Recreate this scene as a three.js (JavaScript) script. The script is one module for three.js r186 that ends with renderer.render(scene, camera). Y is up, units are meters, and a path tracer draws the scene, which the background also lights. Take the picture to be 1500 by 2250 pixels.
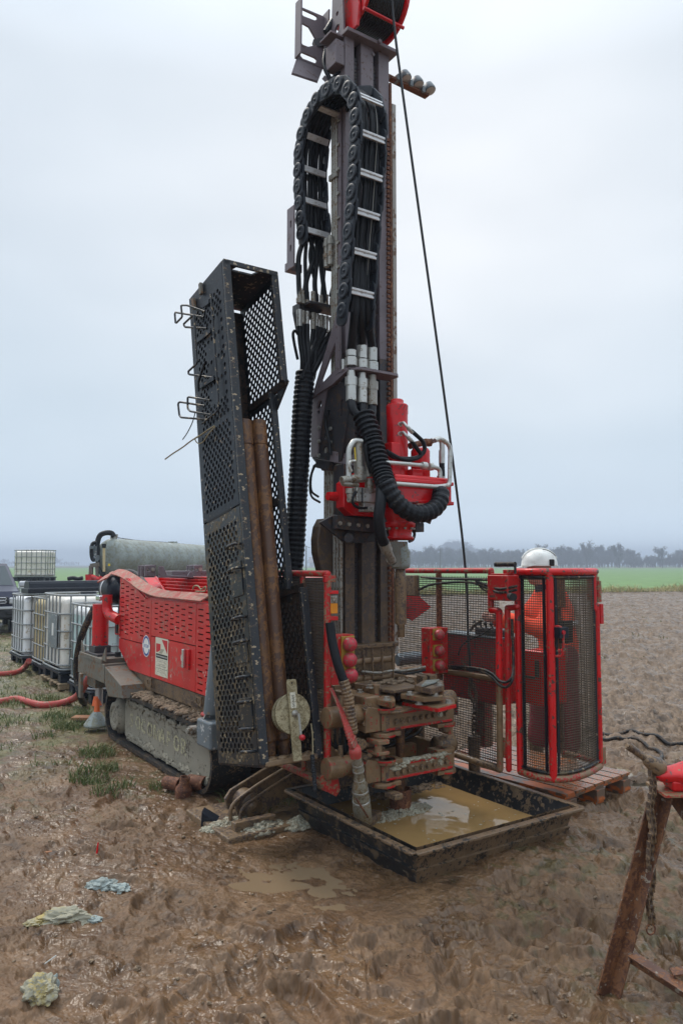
import * as THREE from 'three';
import { mergeGeometries } from 'three/addons/utils/BufferGeometryUtils.js';
import { RoundedBoxGeometry } from 'three/addons/geometries/RoundedBoxGeometry.js';
import { MarchingCubes } from 'three/addons/objects/MarchingCubes.js';
import { createNoise2D, createNoise3D } from 'simplex-noise';

// ---------------------------------------------------------------- camera, sky, sun, exposure
const scene = new THREE.Scene();
const EYE = 1.6, FPX = 1650, PITCH = Math.atan(115 / FPX);
const camera = new THREE.PerspectiveCamera(2 * Math.atan(1125 / FPX) * 180 / Math.PI, 682 / 1024, 0.1, 9000);
camera.position.set(0, EYE, 0);
camera.rotation.set(PITCH, 0, 0);
const renderer = new THREE.WebGLRenderer({ antialias: true });
renderer.setSize(682, 1024);
renderer.toneMapping = THREE.LinearToneMapping;
renderer.toneMappingExposure = 1.21;
renderer.shadowMap.enabled = true;
renderer.shadowMap.type = THREE.PCFSoftShadowMap;

function rng(s) { return () => { s |= 0; s = s + 0x6D2B79F5 | 0; let t = Math.imul(s ^ s >>> 15, 1 | s); t = t + Math.imul(t ^ t >>> 7, 61 | t) ^ t; return ((t ^ t >>> 14) >>> 0) / 4294967296; }; }
const rnd = rng(7), noise2 = createNoise2D(rng(11)), noise3 = createNoise3D(rng(13));
const clamp = (v, a = 0, b = 1) => Math.min(b, Math.max(a, v));
const sstep = (a, b, v) => { const t = clamp((v - a) / (b - a)); return t * t * (3 - 2 * t); };
const lerp = (a, b, t) => a + (b - a) * t;
const fbm = (x, y, o = 4) => { let s = 0, a = 0.5; for (let i = 0; i < o; i++) { s += a * noise2(x, y); x = x * 2.03 + 7.1; y = y * 2.03 - 3.7; a *= 0.5; } return s; };

{ // overcast sky: even, a little bluer and darker down at the horizon, brighter to the upper left
  const w = 512, h = 256, d = new Float32Array(w * h * 4);
  for (let j = 0; j < h; j++) for (let i = 0; i < w; i++) {
    const v = (j + 0.5) / h, u = (i + 0.5) / w, el = (v - 0.5) * Math.PI, az = (u - 0.5) * 2 * Math.PI;
    const dx = Math.cos(el) * Math.cos(az), dy = Math.sin(el), dz = Math.cos(el) * Math.sin(az);
    const K = [[-1, 1.25], [0.0, 1.25], [0.02, 1.15], [0.045, 0.86], [0.083, 0.70], [0.15, 0.655], [0.21, 0.645], [0.35, 0.66], [0.55, 0.655], [0.75, 1.12], [1.01, 1.55]];
    let q = 1; while (K[q][0] < dy) q++; const base = lerp(K[q - 1][1], K[q][1], (dy - K[q - 1][0]) / (K[q][0] - K[q - 1][0]));
    let ba = Math.atan2(dx, -dz) * 180 / Math.PI - 7, eld = el * 180 / Math.PI; const lobe = Math.exp(-((ba / 25) ** 2) - (((eld - 27) / (eld < 27 ? 17 : 19)) ** 2)); // the sun's place behind the cloud
    const c = noise3(dx * 2.2, dy * 5.2, dz * 2.2) * 0.55 + noise3(dx * 4.7 + 5, dy * 12, dz * 4.7) * 0.30 + noise3(dx * 10 + 5, dy * 24, dz * 10) * 0.15;
    const v0 = 0.885 * (base + 0.235 * lobe) * (1 + 0.10 * c * sstep(0.02, 0.2, dy)), tt = clamp(lobe * 0.95 + 0.18 * c), lowv = sstep(0.45, 0.1, dy);
    const r = v0, g = v0 * lerp(lerp(1.12, 1.18, lowv), 1.035, tt), b = v0 * lerp(lerp(1.25, 1.34, lowv), 1.08, tt), k = 1, glow = 1;
    const o = (j * w + i) * 4;
    d[o] = r * k * glow; d[o + 1] = g * (1 + (k - 1) * 0.9) * glow; d[o + 2] = b * (1 + (k - 1) * 0.7) * glow; d[o + 3] = 1;
  }
  const t = new THREE.DataTexture(d, w, h, THREE.RGBAFormat, THREE.FloatType);
  t.mapping = THREE.EquirectangularReflectionMapping; t.colorSpace = THREE.LinearSRGBColorSpace;
  t.minFilter = t.magFilter = THREE.LinearFilter; t.wrapS = THREE.RepeatWrapping; t.needsUpdate = true;
  scene.background = t; scene.environment = t;
  scene.backgroundIntensity = 1.0; scene.environmentIntensity = 1.0;
}
const sun = new THREE.DirectionalLight(0xfff6ea, 1.45);
sun.position.set(-7, 14, -12.5); sun.target.position.set(0, 0, -5); scene.add(sun, sun.target);
sun.castShadow = true; sun.shadow.radius = 28; sun.shadow.mapSize.set(2048, 2048);
Object.assign(sun.shadow.camera, { left: -14, right: 14, top: 14, bottom: -14, near: 1, far: 60 });
scene.fog = new THREE.FogExp2(0xd3dff0, 0.0019);

// ---------------------------------------------------------------- frames: photograph points on planes of the place
const V = (x, y, z) => new THREE.Vector3(x, y, z);
const CAM = V(0, EYE, 0);
const rayOf = (px, py) => V((px - 750) / FPX, 0, 0)
  .addScaledVector(V(0, Math.cos(PITCH), Math.sin(PITCH)), (1125 - py) / FPX).add(V(0, Math.sin(PITCH), -Math.cos(PITCH)));
const at = (px, py, D) => { const r = rayOf(px, py); return CAM.clone().addScaledVector(r, D / -r.z); };
const ground = (px, py, h = 0) => { const r = rayOf(px, py); return CAM.clone().addScaledVector(r, (h - EYE) / r.y); };
class Frame {
  constructor(o, yaw, tilt = 0) {
    this.o = o; this.e = new THREE.Euler(-tilt * Math.PI / 180, yaw * Math.PI / 180, 0, 'YXZ');
    this.q = new THREE.Quaternion().setFromEuler(this.e); this.qi = this.q.clone().invert();
  }
  L(p) { return p.clone().sub(this.o).applyQuaternion(this.qi); }
  W(l) { return l.clone().applyQuaternion(this.q).add(this.o); }
  on(axis, px, py, c) { // where the line of sight meets the plane axis = c of this frame
    const d = rayOf(px, py).applyQuaternion(this.qi), s = this.L(CAM);
    return s.addScaledVector(d, (c - s.getComponent(axis)) / d.getComponent(axis));
  }
  x(px, py, c) { return this.on(0, px, py, c); }
  y(px, py, c) { return this.on(1, px, py, c); }
  z(px, py, c) { return this.on(2, px, py, c); }
}
const RIG = new Frame(V(0.174, 0, -4.982), 34);
const WORLD = new Frame(V(0, 0, 0), 0);

// ---------------------------------------------------------------- procedural textures and materials
let P5 = null;
function pnoise(N, seed) { // tiling value noise, returns f(u, v, cells)
  const r = rng(seed), tab = new Float32Array(65536); for (let i = 0; i < 65536; i++) tab[i] = r() * 2 - 1;
  return (u, v, c) => {
    const x = u * c, y = v * c, x0 = Math.floor(x), y0 = Math.floor(y), fx = x - x0, fy = y - y0;
    const sx = fx * fx * (3 - 2 * fx), sy = fy * fy * (3 - 2 * fy), m = (a) => ((a % c) + c) % c;
    const h = (a, b) => { let k = Math.imul(m(a) + 1, 374761393) ^ Math.imul(m(b) + 1, 668265263) ^ Math.imul(c, 40503); k = Math.imul(k ^ k >>> 13, 1274126177); return tab[(k ^ k >>> 16) & 65535]; };
    return lerp(lerp(h(x0, y0), h(x0 + 1, y0), sx), lerp(h(x0, y0 + 1), h(x0 + 1, y0 + 1), sx), sy);
  };
}
function tfbm(pn, u, v, c, o = 4) { let s = 0, a = 0.5; for (let i = 0; i < o; i++) { s += a * pn(u, v, c); c *= 2; a *= 0.5; } return s; }
const enc = (v) => { v = clamp(v); return 255 * (v <= 0.0031308 ? 12.92 * v : 1.055 * v ** (1 / 2.4) - 0.055); };
function dtex(N, data, srgb, rep) {
  const t = new THREE.DataTexture(data, N, N, THREE.RGBAFormat, THREE.UnsignedByteType);
  t.wrapS = t.wrapT = THREE.RepeatWrapping; t.magFilter = THREE.LinearFilter; t.minFilter = THREE.LinearMipmapLinearFilter; t.generateMipmaps = true;
  if (srgb) t.colorSpace = THREE.SRGBColorSpace; t.repeat.set(rep, rep); t.needsUpdate = true; return t;
}
// fn(u, v, pn) -> [r, g, b, roughness, height]; metres = size of one tile; relief in metres
let fine = null; // one shared fine relief for the plainer surfaces
function surf(metres, fn, { N = 512, seed = 1, bump = 0, metal = 0, extra = {}, full = true } = {}) {
  const pn = pnoise(N, seed), c = new Uint8Array(N * N * 4), r = full ? new Uint8Array(N * N * 4) : null; let sum = 0;
  for (let j = 0; j < N; j++) for (let i = 0; i < N; i++) {
    const q = fn(i / N, j / N, pn), o = (j * N + i) * 4; sum += q[3];
    c[o] = enc(q[0]); c[o + 1] = enc(q[1]); c[o + 2] = enc(q[2]); c[o + 3] = 255;
    if (r) { r[o] = 255 * clamp(q[4] ?? 0.5); r[o + 1] = 255 * clamp(q[3]); r[o + 2] = 255; r[o + 3] = 255; }
  }
  const m = new THREE.MeshStandardMaterial({ color: 0xffffff, map: dtex(N, c, true, 1 / metres), roughness: full ? 1 : sum / (N * N), metalness: metal, ...extra });
  if (full) { const t = dtex(N, r, false, 1 / metres); m.roughnessMap = t; if (bump) { m.bumpMap = t; m.bumpScale = bump; } }
  else if (bump) { if (!fine) { const q = pnoise(256, 77), d = new Uint8Array(256 * 256 * 4); for (let i = 0; i < 65536; i++) { const v = 127 + 127 * tfbm(q, (i % 256) / 256, Math.floor(i / 256) / 256, 14, 4); d.set([v, v, v, 255], i * 4); } fine = dtex(256, d, false, 2.5); } m.bumpMap = fine; m.bumpScale = bump; }
  return m;
}
const mix3 = (a, b, t) => [lerp(a[0], b[0], t), lerp(a[1], b[1], t), lerp(a[2], b[2], t)];
const MUD = [0.245, 0.158, 0.085], MUD2 = [0.28, 0.20, 0.115], CLAY = [0.30, 0.27, 0.20];
// a painted or bare surface with patches of a coating (mud, rust, chips) that have hard outlines
function coated(base, coat, amount, { metres = 0.7, rough = 0.4, crough = 0.55, cells = 7, seed = 3, vary = 0.12, chips = null, chipAmt = 0.04, bump = 0.002, streak = 0, N = 512, metal = 0, fw = 1 } = {}) {
  return surf(metres, (u, v, pn) => {
    const big = tfbm(pn, u, v, cells, 5), fine = tfbm(pn, u + 0.37, v + 0.11, cells * 6, 3), st = streak ? pn(u, v * 0.999, 48) * 0.5 + tfbm(pn, u, v, 3, 3) : 0;
    const fin2 = tfbm(pn, u + 0.71, v + 0.43, cells * 17, 2), k = sstep(-0.10, 0.10, 0.62 * big + fw * (0.75 * fine + 0.55 * fin2) + 0.4 * streak * st + (amount - 0.5) * 1.35);
    const sh = 1 + vary * tfbm(pn, u + 0.6, v + 0.2, 5, 4) * 2;
    let col = base.map((x) => x * sh), h = 0.35 + 0.05 * fine;
    if (chips) { const ch = sstep(0.0, 0.05, tfbm(pn, u + 0.2, v + 0.7, 26, 3) - 0.44 + chipAmt * 2); col = mix3(col, chips, ch); h -= 0.15 * ch; }
    const cs = 1 + 0.35 * tfbm(pn, u + 0.1, v + 0.9, 14, 4);
    col = mix3(col, coat.map((x) => x * cs), k);
    return [col[0], col[1], col[2], lerp(rough, crough, k) + 0.12 * fine, h + k * (0.35 + 0.3 * fine)];
  }, { N, seed, bump, metal, full: N > 256 });
}
const RED = [0.60, 0.008, 0.010], DKRED = [0.22, 0.012, 0.012], RUST = [0.16, 0.062, 0.026];
const M = {
  red: coated(RED, MUD, 0.06, { seed: 21, rough: 0.34, chips: [0.10, 0.05, 0.04], chipAmt: 0.035, bump: 0.0006 }),
  redHood: coated(RED, [0.42, 0.13, 0.10], 0.20, { seed: 27, rough: 0.33, crough: 0.5, chips: [0.55, 0.30, 0.25], chipAmt: -0.02, bump: 0.0002, streak: 0.8, metres: 1.1, N: 256 }),
  redWorn: coated([0.47, 0.012, 0.012], MUD, 0.30, { seed: 22, rough: 0.38, chips: [0.10, 0.05, 0.04], chipAmt: 0.05, bump: 0.0012 }),
  redMuddy: coated([0.40, 0.014, 0.012], MUD, 0.60, { seed: 23, cells: 9, bump: 0.002 }),
  mudRed: coated([0.34, 0.018, 0.013], [0.205, 0.128, 0.066], 0.84, { seed: 24, cells: 6, chips: [0.30, 0.10, 0.06], bump: 0.003, crough: 0.42 }),
  mudSteel: coated([0.085, 0.058, 0.045], [0.20, 0.128, 0.068], 0.62, { seed: 25, cells: 9, bump: 0.003, crough: 0.45 }),
  redHead: coated([0.62, 0.006, 0.009], [0.12, 0.05, 0.04], 0.07, { seed: 26, rough: 0.25, bump: 0.0003, N: 256 }),
  black: coated([0.011, 0.014, 0.020], [0.11, 0.075, 0.045], 0.03, { seed: 31, rough: 0.42, cells: 13, chips: [0.20, 0.15, 0.10], chipAmt: -0.01, bump: 0.0006 }),
  blackMuddy: coated([0.012, 0.014, 0.017], [0.115, 0.082, 0.042], 0.38, { seed: 32, rough: 0.42, cells: 6, chips: [0.30, 0.24, 0.15], chipAmt: 0.02, bump: 0.0012 }),
  blackRust: coated([0.012, 0.010, 0.010], [0.055, 0.03, 0.018], 0.55, { seed: 33, rough: 0.6, cells: 9, bump: 0.001, N: 256 }),
  blackEdge: coated([0.016, 0.019, 0.024], [0.15, 0.10, 0.06], 0.16, { seed: 34, rough: 0.42, cells: 16, chips: [0.38, 0.30, 0.19], chipAmt: 0.05, bump: 0.001, metres: 0.5 }),
  rodRust: coated([0.105, 0.048, 0.025], [0.21, 0.098, 0.034], 0.42, { seed: 35, rough: 0.42, crough: 0.5, cells: 4, metres: 0.45, bump: 0.0006, streak: 1 }),
  rust: coated([0.17, 0.062, 0.028], [0.07, 0.03, 0.02], 0.36, { seed: 36, rough: 0.72, crough: 0.8, cells: 12, chips: [0.30, 0.14, 0.06], chipAmt: 0.06, bump: 0.001, metres: 0.4 }),
  rustLeg: coated([0.10, 0.042, 0.024], [0.20, 0.085, 0.035], 0.40, { seed: 37, rough: 0.42, crough: 0.6, cells: 10, chips: [0.28, 0.24, 0.19], chipAmt: 0.035, bump: 0.0008, metres: 0.5 }),
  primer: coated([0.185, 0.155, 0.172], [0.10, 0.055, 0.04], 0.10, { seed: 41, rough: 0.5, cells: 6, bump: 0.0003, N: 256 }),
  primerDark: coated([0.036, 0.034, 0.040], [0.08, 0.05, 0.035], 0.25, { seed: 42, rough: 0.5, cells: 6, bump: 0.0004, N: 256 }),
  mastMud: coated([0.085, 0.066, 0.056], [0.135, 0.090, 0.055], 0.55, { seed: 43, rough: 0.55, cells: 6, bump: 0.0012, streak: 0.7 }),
  rail: coated([0.36, 0.34, 0.31], [0.16, 0.09, 0.05], 0.22, { seed: 44, rough: 0.45, cells: 5, bump: 0.0003, streak: 1.2, N: 256 }),
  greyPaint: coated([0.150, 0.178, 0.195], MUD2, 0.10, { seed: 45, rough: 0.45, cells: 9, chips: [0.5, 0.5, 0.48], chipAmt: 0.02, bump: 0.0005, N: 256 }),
  greyRust: coated([0.145, 0.135, 0.11], [0.17, 0.085, 0.035], 0.26, { seed: 46, rough: 0.55, cells: 5, bump: 0.0008, streak: 1.2 }),
  galva: coated([0.29, 0.325, 0.31], [0.215, 0.215, 0.16], 0.42, { seed: 47, rough: 0.5, cells: 18, vary: 0.2, bump: 0.0003, metres: 1.2, metal: 0.1 }),
  zinc: coated([0.55, 0.55, 0.52], [0.30, 0.26, 0.20], 0.2, { seed: 48, rough: 0.32, cells: 10, bump: 0.0002, metal: 0.65, N: 256 }),
  zincDull: coated([0.36, 0.35, 0.31], [0.20, 0.14, 0.09], 0.34, { seed: 49, rough: 0.42, cells: 10, bump: 0.0006, metal: 0.4, N: 256 }),
  cageWire: coated([0.30, 0.32, 0.33], [0.22, 0.20, 0.17], 0.3, { seed: 50, rough: 0.5, bump: 0, metal: 0.3, N: 256 }),
  rubber: coated([0.008, 0.009, 0.012], [0.05, 0.037, 0.026], 0.04, { seed: 51, rough: 0.42, cells: 12, bump: 0.0004, N: 256 }),
  rubberMud: coated([0.022, 0.023, 0.025], [0.15, 0.10, 0.06], 0.32, { seed: 52, rough: 0.5, cells: 12, bump: 0.0012, N: 256 }),
  sleeve: coated([0.009, 0.011, 0.015], [0.06, 0.045, 0.03], 0.04, { seed: 53, rough: 0.36, cells: 12, bump: 0.0003, N: 256 }),
  chainPlastic: coated([0.022, 0.027, 0.036], [0.09, 0.075, 0.06], 0.07, { seed: 54, rough: 0.42, cells: 12, bump: 0.0003, N: 256 }),
  alu: coated([0.66, 0.67, 0.68], [0.45, 0.43, 0.40], 0.12, { seed: 55, rough: 0.4, bump: 0.0001, metal: 0.35, N: 256 }),
  clayTrack: coated([0.27, 0.245, 0.19], [0.14, 0.12, 0.09], 0.30, { seed: 56, rough: 0.85, crough: 0.85, cells: 6, bump: 0.006, metres: 0.8 }),
  trackMud: coated([0.22, 0.155, 0.098], [0.13, 0.09, 0.056], 0.36, { seed: 57, rough: 0.8, crough: 0.8, cells: 9, bump: 0.010 }),
  tray: coated([0.012, 0.013, 0.015], [0.12, 0.082, 0.048], 0.30, { seed: 58, rough: 0.42, crough: 0.5, cells: 4, chips: [0.16, 0.13, 0.10], chipAmt: -0.02, bump: 0.0015 }),
  trayMud: coated([0.02, 0.017, 0.014], [0.165, 0.105, 0.058], 0.68, { seed: 59, rough: 0.45, crough: 0.42, cells: 8, bump: 0.003 }),
  bottleWhite: coated([0.88, 0.89, 0.90], [0.58, 0.52, 0.42], 0.10, { seed: 61, rough: 0.4, cells: 5, bump: 0.0004, N: 256, metres: 1.3 }),
  bottleCream: coated([0.78, 0.74, 0.67], [0.55, 0.45, 0.33], 0.2, { seed: 62, rough: 0.4, cells: 5, bump: 0.0004, N: 256, metres: 1.3 }),
  bottleYellow: coated([0.62, 0.50, 0.27], [0.55, 0.40, 0.20], 0.25, { seed: 63, rough: 0.4, cells: 5, bump: 0.0004, N: 256, metres: 1.3 }),
  bottleBlue: coated([0.56, 0.72, 0.70], [0.40, 0.50, 0.46], 0.2, { seed: 64, rough: 0.35, cells: 4, bump: 0.0003, N: 256, metres: 1.3 }),
  blackPlastic: coated([0.013, 0.017, 0.026], [0.05, 0.05, 0.05], 0.1, { seed: 65, rough: 0.45, cells: 8, bump: 0.0003, N: 256 }),
  wood: coated([0.30, 0.22, 0.13], MUD, 0.3, { seed: 66, rough: 0.7, cells: 6, bump: 0.001, N: 256, N: 256 }),
  palletWood: surf(0.6, (u, v, pn) => {
    const g = pn(u, v, 6) * 0.4 + pn(u * 0.99 + 0.2, v, 40) * 0.5, k = sstep(-0.05, 0.1, tfbm(pn, u + 0.3, v + 0.2, 5, 5) - 0.05), s = 1 + 0.3 * g;
    const c = mix3([0.44 * s, 0.115 * s, 0.026 * s], [0.15, 0.10, 0.07], k); return [...c, lerp(0.45, 0.4, k), 0.4 + 0.3 * g];
  }, { seed: 67, bump: 0.001 }),
  palletTop: coated([0.36, 0.12, 0.04], [0.16, 0.115, 0.08], 0.56, { seed: 68, rough: 0.3, crough: 0.3, cells: 5, bump: 0.001, metres: 0.6 }),
  vest: coated([0.92, 0.085, 0.03], [0.75, 0.07, 0.03], 0.2, { seed: 71, rough: 0.8, bump: 0.002, N: 256 }),
  trousers: coated([0.20, 0.012, 0.030], [0.14, 0.03, 0.03], 0.25, { seed: 72, rough: 0.85, crough: 0.8, bump: 0.003, N: 256 }),
  boots: coated([0.10, 0.05, 0.03], MUD, 0.6, { seed: 73, rough: 0.6, bump: 0.002, N: 256 }),
  helmet: coated([0.78, 0.78, 0.74], [0.35, 0.24, 0.14], 0.07, { seed: 74, rough: 0.3, cells: 20, bump: 0.0002, N: 256, metres: 0.3 }),
  reel: coated([0.36, 0.31, 0.19], [0.20, 0.155, 0.075], 0.42, { seed: 75, rough: 0.5, cells: 8, bump: 0.0006, N: 256, metres: 0.3 }),
  pumpSteel: coated([0.30, 0.28, 0.22], [0.21, 0.15, 0.08], 0.5, { seed: 76, rough: 0.42, cells: 9, bump: 0.001, N: 256, metres: 0.4, metal: 0.25 }),
  clayYellow: coated([0.33, 0.31, 0.23], [0.36, 0.28, 0.10], 0.42, { seed: 77, rough: 0.75, crough: 0.75, cells: 2, fw: 0.2, bump: 0.003, N: 256, metres: 0.35 }),
  clayBlue: coated([0.28, 0.325, 0.31], [0.25, 0.23, 0.18], 0.3, { seed: 78, rough: 0.7, crough: 0.7, cells: 2, fw: 0.2, bump: 0.003, N: 256, metres: 0.3 }),
  spoil: coated([0.40, 0.385, 0.30], [0.26, 0.21, 0.14], 0.42, { seed: 79, rough: 0.75, crough: 0.7, cells: 7, bump: 0.004, N: 256, metres: 0.25 }),
  hoseRed: coated([0.42, 0.055, 0.045], [0.28, 0.16, 0.11], 0.30, { seed: 80, rough: 0.55, cells: 8, bump: 0.0006, N: 256 }),
  layflat: coated([0.40, 0.09, 0.07], [0.33, 0.19, 0.14], 0.42, { seed: 81, rough: 0.7, crough: 0.75, cells: 7, bump: 0.0006, N: 256 }),
  boardWood: coated([0.35, 0.15, 0.07], MUD, 0.3, { seed: 82, rough: 0.8, bump: 0.001, N: 256 }),
};
M.domeRed = coated([0.50, 0.030, 0.05], [0.24, 0.13, 0.09], 0.36, { seed: 83, rough: 0.35, cells: 3, N: 256, metres: 0.12 });
for (const k of ['rubber', 'sleeve', 'chainPlastic', 'blackPlastic', 'rubberMud', 'black', 'blackRust']) { const o = M[k], n = new THREE.MeshPhysicalMaterial(); n.map = o.map; n.roughness = Math.max(o.roughness, 0.45); n.roughnessMap = o.roughnessMap; n.bumpMap = o.bumpMap; n.bumpScale = o.bumpScale; n.specularIntensity = 0.55; M[k] = n; }
const flat = (r, g, b, rough = 0.5, metal = 0) => { const m = new THREE.MeshStandardMaterial({ roughness: rough, metalness: metal }); m.color.setRGB(r, g, b); return m; };
Object.assign(M, {
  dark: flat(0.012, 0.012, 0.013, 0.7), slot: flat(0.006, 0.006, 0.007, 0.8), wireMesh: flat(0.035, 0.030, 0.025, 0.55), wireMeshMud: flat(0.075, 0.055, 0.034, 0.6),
  amber: flat(0.75, 0.26, 0.01, 0.35), white: flat(0.75, 0.75, 0.72, 0.5), orange: flat(0.75, 0.13, 0.02, 0.45), steelLight: flat(0.5, 0.5, 0.5, 0.3, 0.5),
  carBlue: new THREE.MeshPhysicalMaterial({ color: 0x10183a, roughness: 0.35, clearcoat: 0.25, clearcoatRoughness: 0.1 }), silver: flat(0.55, 0.56, 0.58, 0.35, 0.2),
  glassDark: flat(0.03, 0.045, 0.05, 0.05), chrome: flat(0.75, 0.75, 0.78, 0.15, 0.9), reflect: flat(0.55, 0.56, 0.55, 0.4), yellow: flat(0.75, 0.55, 0.02, 0.5),
  rope: flat(0.30, 0.25, 0.15, 0.8), cable: flat(0.03, 0.033, 0.035, 0.4, 0.3), ropeBlack: flat(0.016, 0.017, 0.02, 0.6), plateBlue: flat(0.02, 0.10, 0.45, 0.5),
  skin: flat(0.45, 0.26, 0.19, 0.6), navy: flat(0.02, 0.025, 0.045, 0.85), red: M.red, redRubber: flat(0.45, 0.012, 0.02, 0.35), hubYellow: flat(0.36, 0.22, 0.03, 0.6), strap: flat(0.45, 0.45, 0.42, 0.8),
});

// ---------------------------------------------------------------- building helpers
const used = new Map();
function numbered(n) { const k = used.get(n) ?? 0; used.set(n, k + 1); return k ? `${n}_${String(k).padStart(3, '0')}` : n; }
function boxUV(g0) {
  const g = g0.index ? g0.toNonIndexed() : g0; if (!g.attributes.normal) g.computeVertexNormals();
  const p = g.attributes.position, uv = new Float32Array(p.count * 2), a = V(), b = V(), c = V();
  for (let i = 0; i < p.count; i += 3) {
    a.fromBufferAttribute(p, i); b.fromBufferAttribute(p, i + 1); c.fromBufferAttribute(p, i + 2);
    const n = b.clone().sub(a).cross(c.clone().sub(a)), ax = Math.abs(n.x), ay = Math.abs(n.y), az = Math.abs(n.z);
    [a, b, c].forEach((q, k) => { const o = (i + k) * 2; if (ay >= ax && ay >= az) { uv[o] = q.x; uv[o + 1] = q.z; } else if (ax > az) { uv[o] = q.z; uv[o + 1] = q.y; } else { uv[o] = q.x; uv[o + 1] = q.y; } });
  }
  g.setAttribute('uv', new THREE.BufferAttribute(uv, 2)); for (const k of Object.keys(g.attributes)) if (!['position', 'normal', 'uv', 'color'].includes(k)) g.deleteAttribute(k);
  return g;
}
const join = (gs) => { gs = gs.flat(Infinity).map((g) => { const q = g.index ? g.toNonIndexed() : g; if (!q.attributes.normal) q.computeVertexNormals(); for (const k of Object.keys(q.attributes)) if (k !== 'position' && k !== 'normal') q.deleteAttribute(k); return q; }); return gs.length === 1 ? gs[0] : mergeGeometries(gs); };
function thing(name, label, category, base, frame = WORLD, group) { // geometry is given in the coordinates of frame; the group stands at base
  const o = new THREE.Group(); o.name = numbered(name); o.position.copy(frame.W(base)); o.rotation.copy(frame.e);
  o.userData = { label, category }; if (group) o.userData.group = group; o.off = base.clone(); scene.add(o); return o;
}
function rootOff(p) { while (p && !p.off) p = p.parent; return p ? p.off : V(0, 0, 0); }
function part(name, geos, mat, parent, extra) {
  const g = boxUV(join([geos])); const off = rootOff(parent); g.translate(-off.x, -off.y, -off.z);
  const m = new THREE.Mesh(g, mat); m.name = name; m.castShadow = m.receiveShadow = true; if (extra) m.userData = extra; parent.add(m); return m;
}
function place(name, geo, mat, parent, pos, q) { // a piece that shares its geometry with others
  const m = new THREE.Mesh(geo, mat); m.name = name; m.position.copy(pos).sub(rootOff(parent)); if (q) m.quaternion.copy(q); m.castShadow = m.receiveShadow = true; parent.add(m); return m;
}
function single(name, label, category, geos, mat, base, frame = WORLD, group) { // a thing that is one mesh
  const g = boxUV(join([geos])); g.translate(-base.x, -base.y, -base.z); const m = new THREE.Mesh(g, mat);
  m.name = numbered(name); m.position.copy(frame.W(base)); m.rotation.copy(frame.e); m.userData = { label, category }; if (group) m.userData.group = group;
  m.castShadow = m.receiveShadow = true; scene.add(m); return m;
}
const bx = (x0, x1, y0, y1, z0, z1, r = 0) => { const w = Math.abs(x1 - x0), h = Math.abs(y1 - y0), d = Math.abs(z1 - z0); const g = r ? new RoundedBoxGeometry(w, h, d, 2, Math.min(r, w / 2.01, h / 2.01, d / 2.01)) : new THREE.BoxGeometry(w, h, d); g.translate((x0 + x1) / 2, (y0 + y1) / 2, (z0 + z1) / 2); return g; };
const UP = V(0, 1, 0);
function cyl(a, b, r0, r1 = r0, seg = 14, open = false) { const d = b.clone().sub(a), g = new THREE.CylinderGeometry(r1, r0, d.length(), seg, 1, open); g.applyQuaternion(new THREE.Quaternion().setFromUnitVectors(UP, d.normalize())); g.translate((a.x + b.x) / 2, (a.y + b.y) / 2, (a.z + b.z) / 2); return g; }
function beam(a, b, w, h, up = UP, r = 0.002) { // box bar from a to b; w across, h along up
  const d = b.clone().sub(a), L = d.length(), z = d.normalize(), x = up.clone().cross(z).normalize(), y = z.clone().cross(x);
  const g = r ? new RoundedBoxGeometry(w, h, L, 1, Math.min(r, w / 3, h / 3)) : new THREE.BoxGeometry(w, h, L); g.applyMatrix4(new THREE.Matrix4().makeBasis(x, y, z)); g.translate((a.x + b.x) / 2, (a.y + b.y) / 2, (a.z + b.z) / 2); return g;
}
const curve = (pts, closed = false, t = 0.5) => new THREE.CatmullRomCurve3(pts, closed, 'centripetal', t);
function tube(pts, r, seg = 40, rad = 8, closed = false) { const c = pts.isCurve ? pts : curve(pts, closed); const t = new THREE.TubeGeometry(c, seg, r, rad, closed); if (closed) return t; const a = c.getPointAt(0), b = c.getPointAt(1); return join([t, new THREE.CircleGeometry(r, rad).applyQuaternion(new THREE.Quaternion().setFromUnitVectors(V(0, 0, 1), c.getTangentAt(0).negate())).translate(a.x, a.y, a.z), new THREE.CircleGeometry(r, rad).applyQuaternion(new THREE.Quaternion().setFromUnitVectors(V(0, 0, 1), c.getTangentAt(1))).translate(b.x, b.y, b.z)]); }
function pipe(pts, r, rad = 10, bend = 0.05) { // straight runs joined by round bends
  const path = new THREE.CurvePath(); let p = pts[0];
  for (let i = 1; i < pts.length - 1; i++) { const a = pts[i].clone().sub(p), c = pts[i + 1].clone().sub(pts[i]), k = Math.min(bend, a.length() * 0.48, c.length() * 0.48); const q0 = pts[i].clone().addScaledVector(a.normalize(), -k), q1 = pts[i].clone().addScaledVector(c.normalize(), k); path.add(new THREE.LineCurve3(p, q0)); path.add(new THREE.QuadraticBezierCurve3(q0, pts[i], q1)); p = q1; }
  path.add(new THREE.LineCurve3(p, pts[pts.length - 1]));
  path.isCurve = true; return tube(path, r, Math.max(8, pts.length * 8), rad);
}
function lathe(prof, a, axis = UP, seg = 20) { const g = new THREE.LatheGeometry(prof.map(([r, y]) => new THREE.Vector2(Math.max(r, 1e-4), y)), seg); g.applyQuaternion(new THREE.Quaternion().setFromUnitVectors(UP, axis.clone().normalize())); g.translate(a.x, a.y, a.z); return g; }
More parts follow.
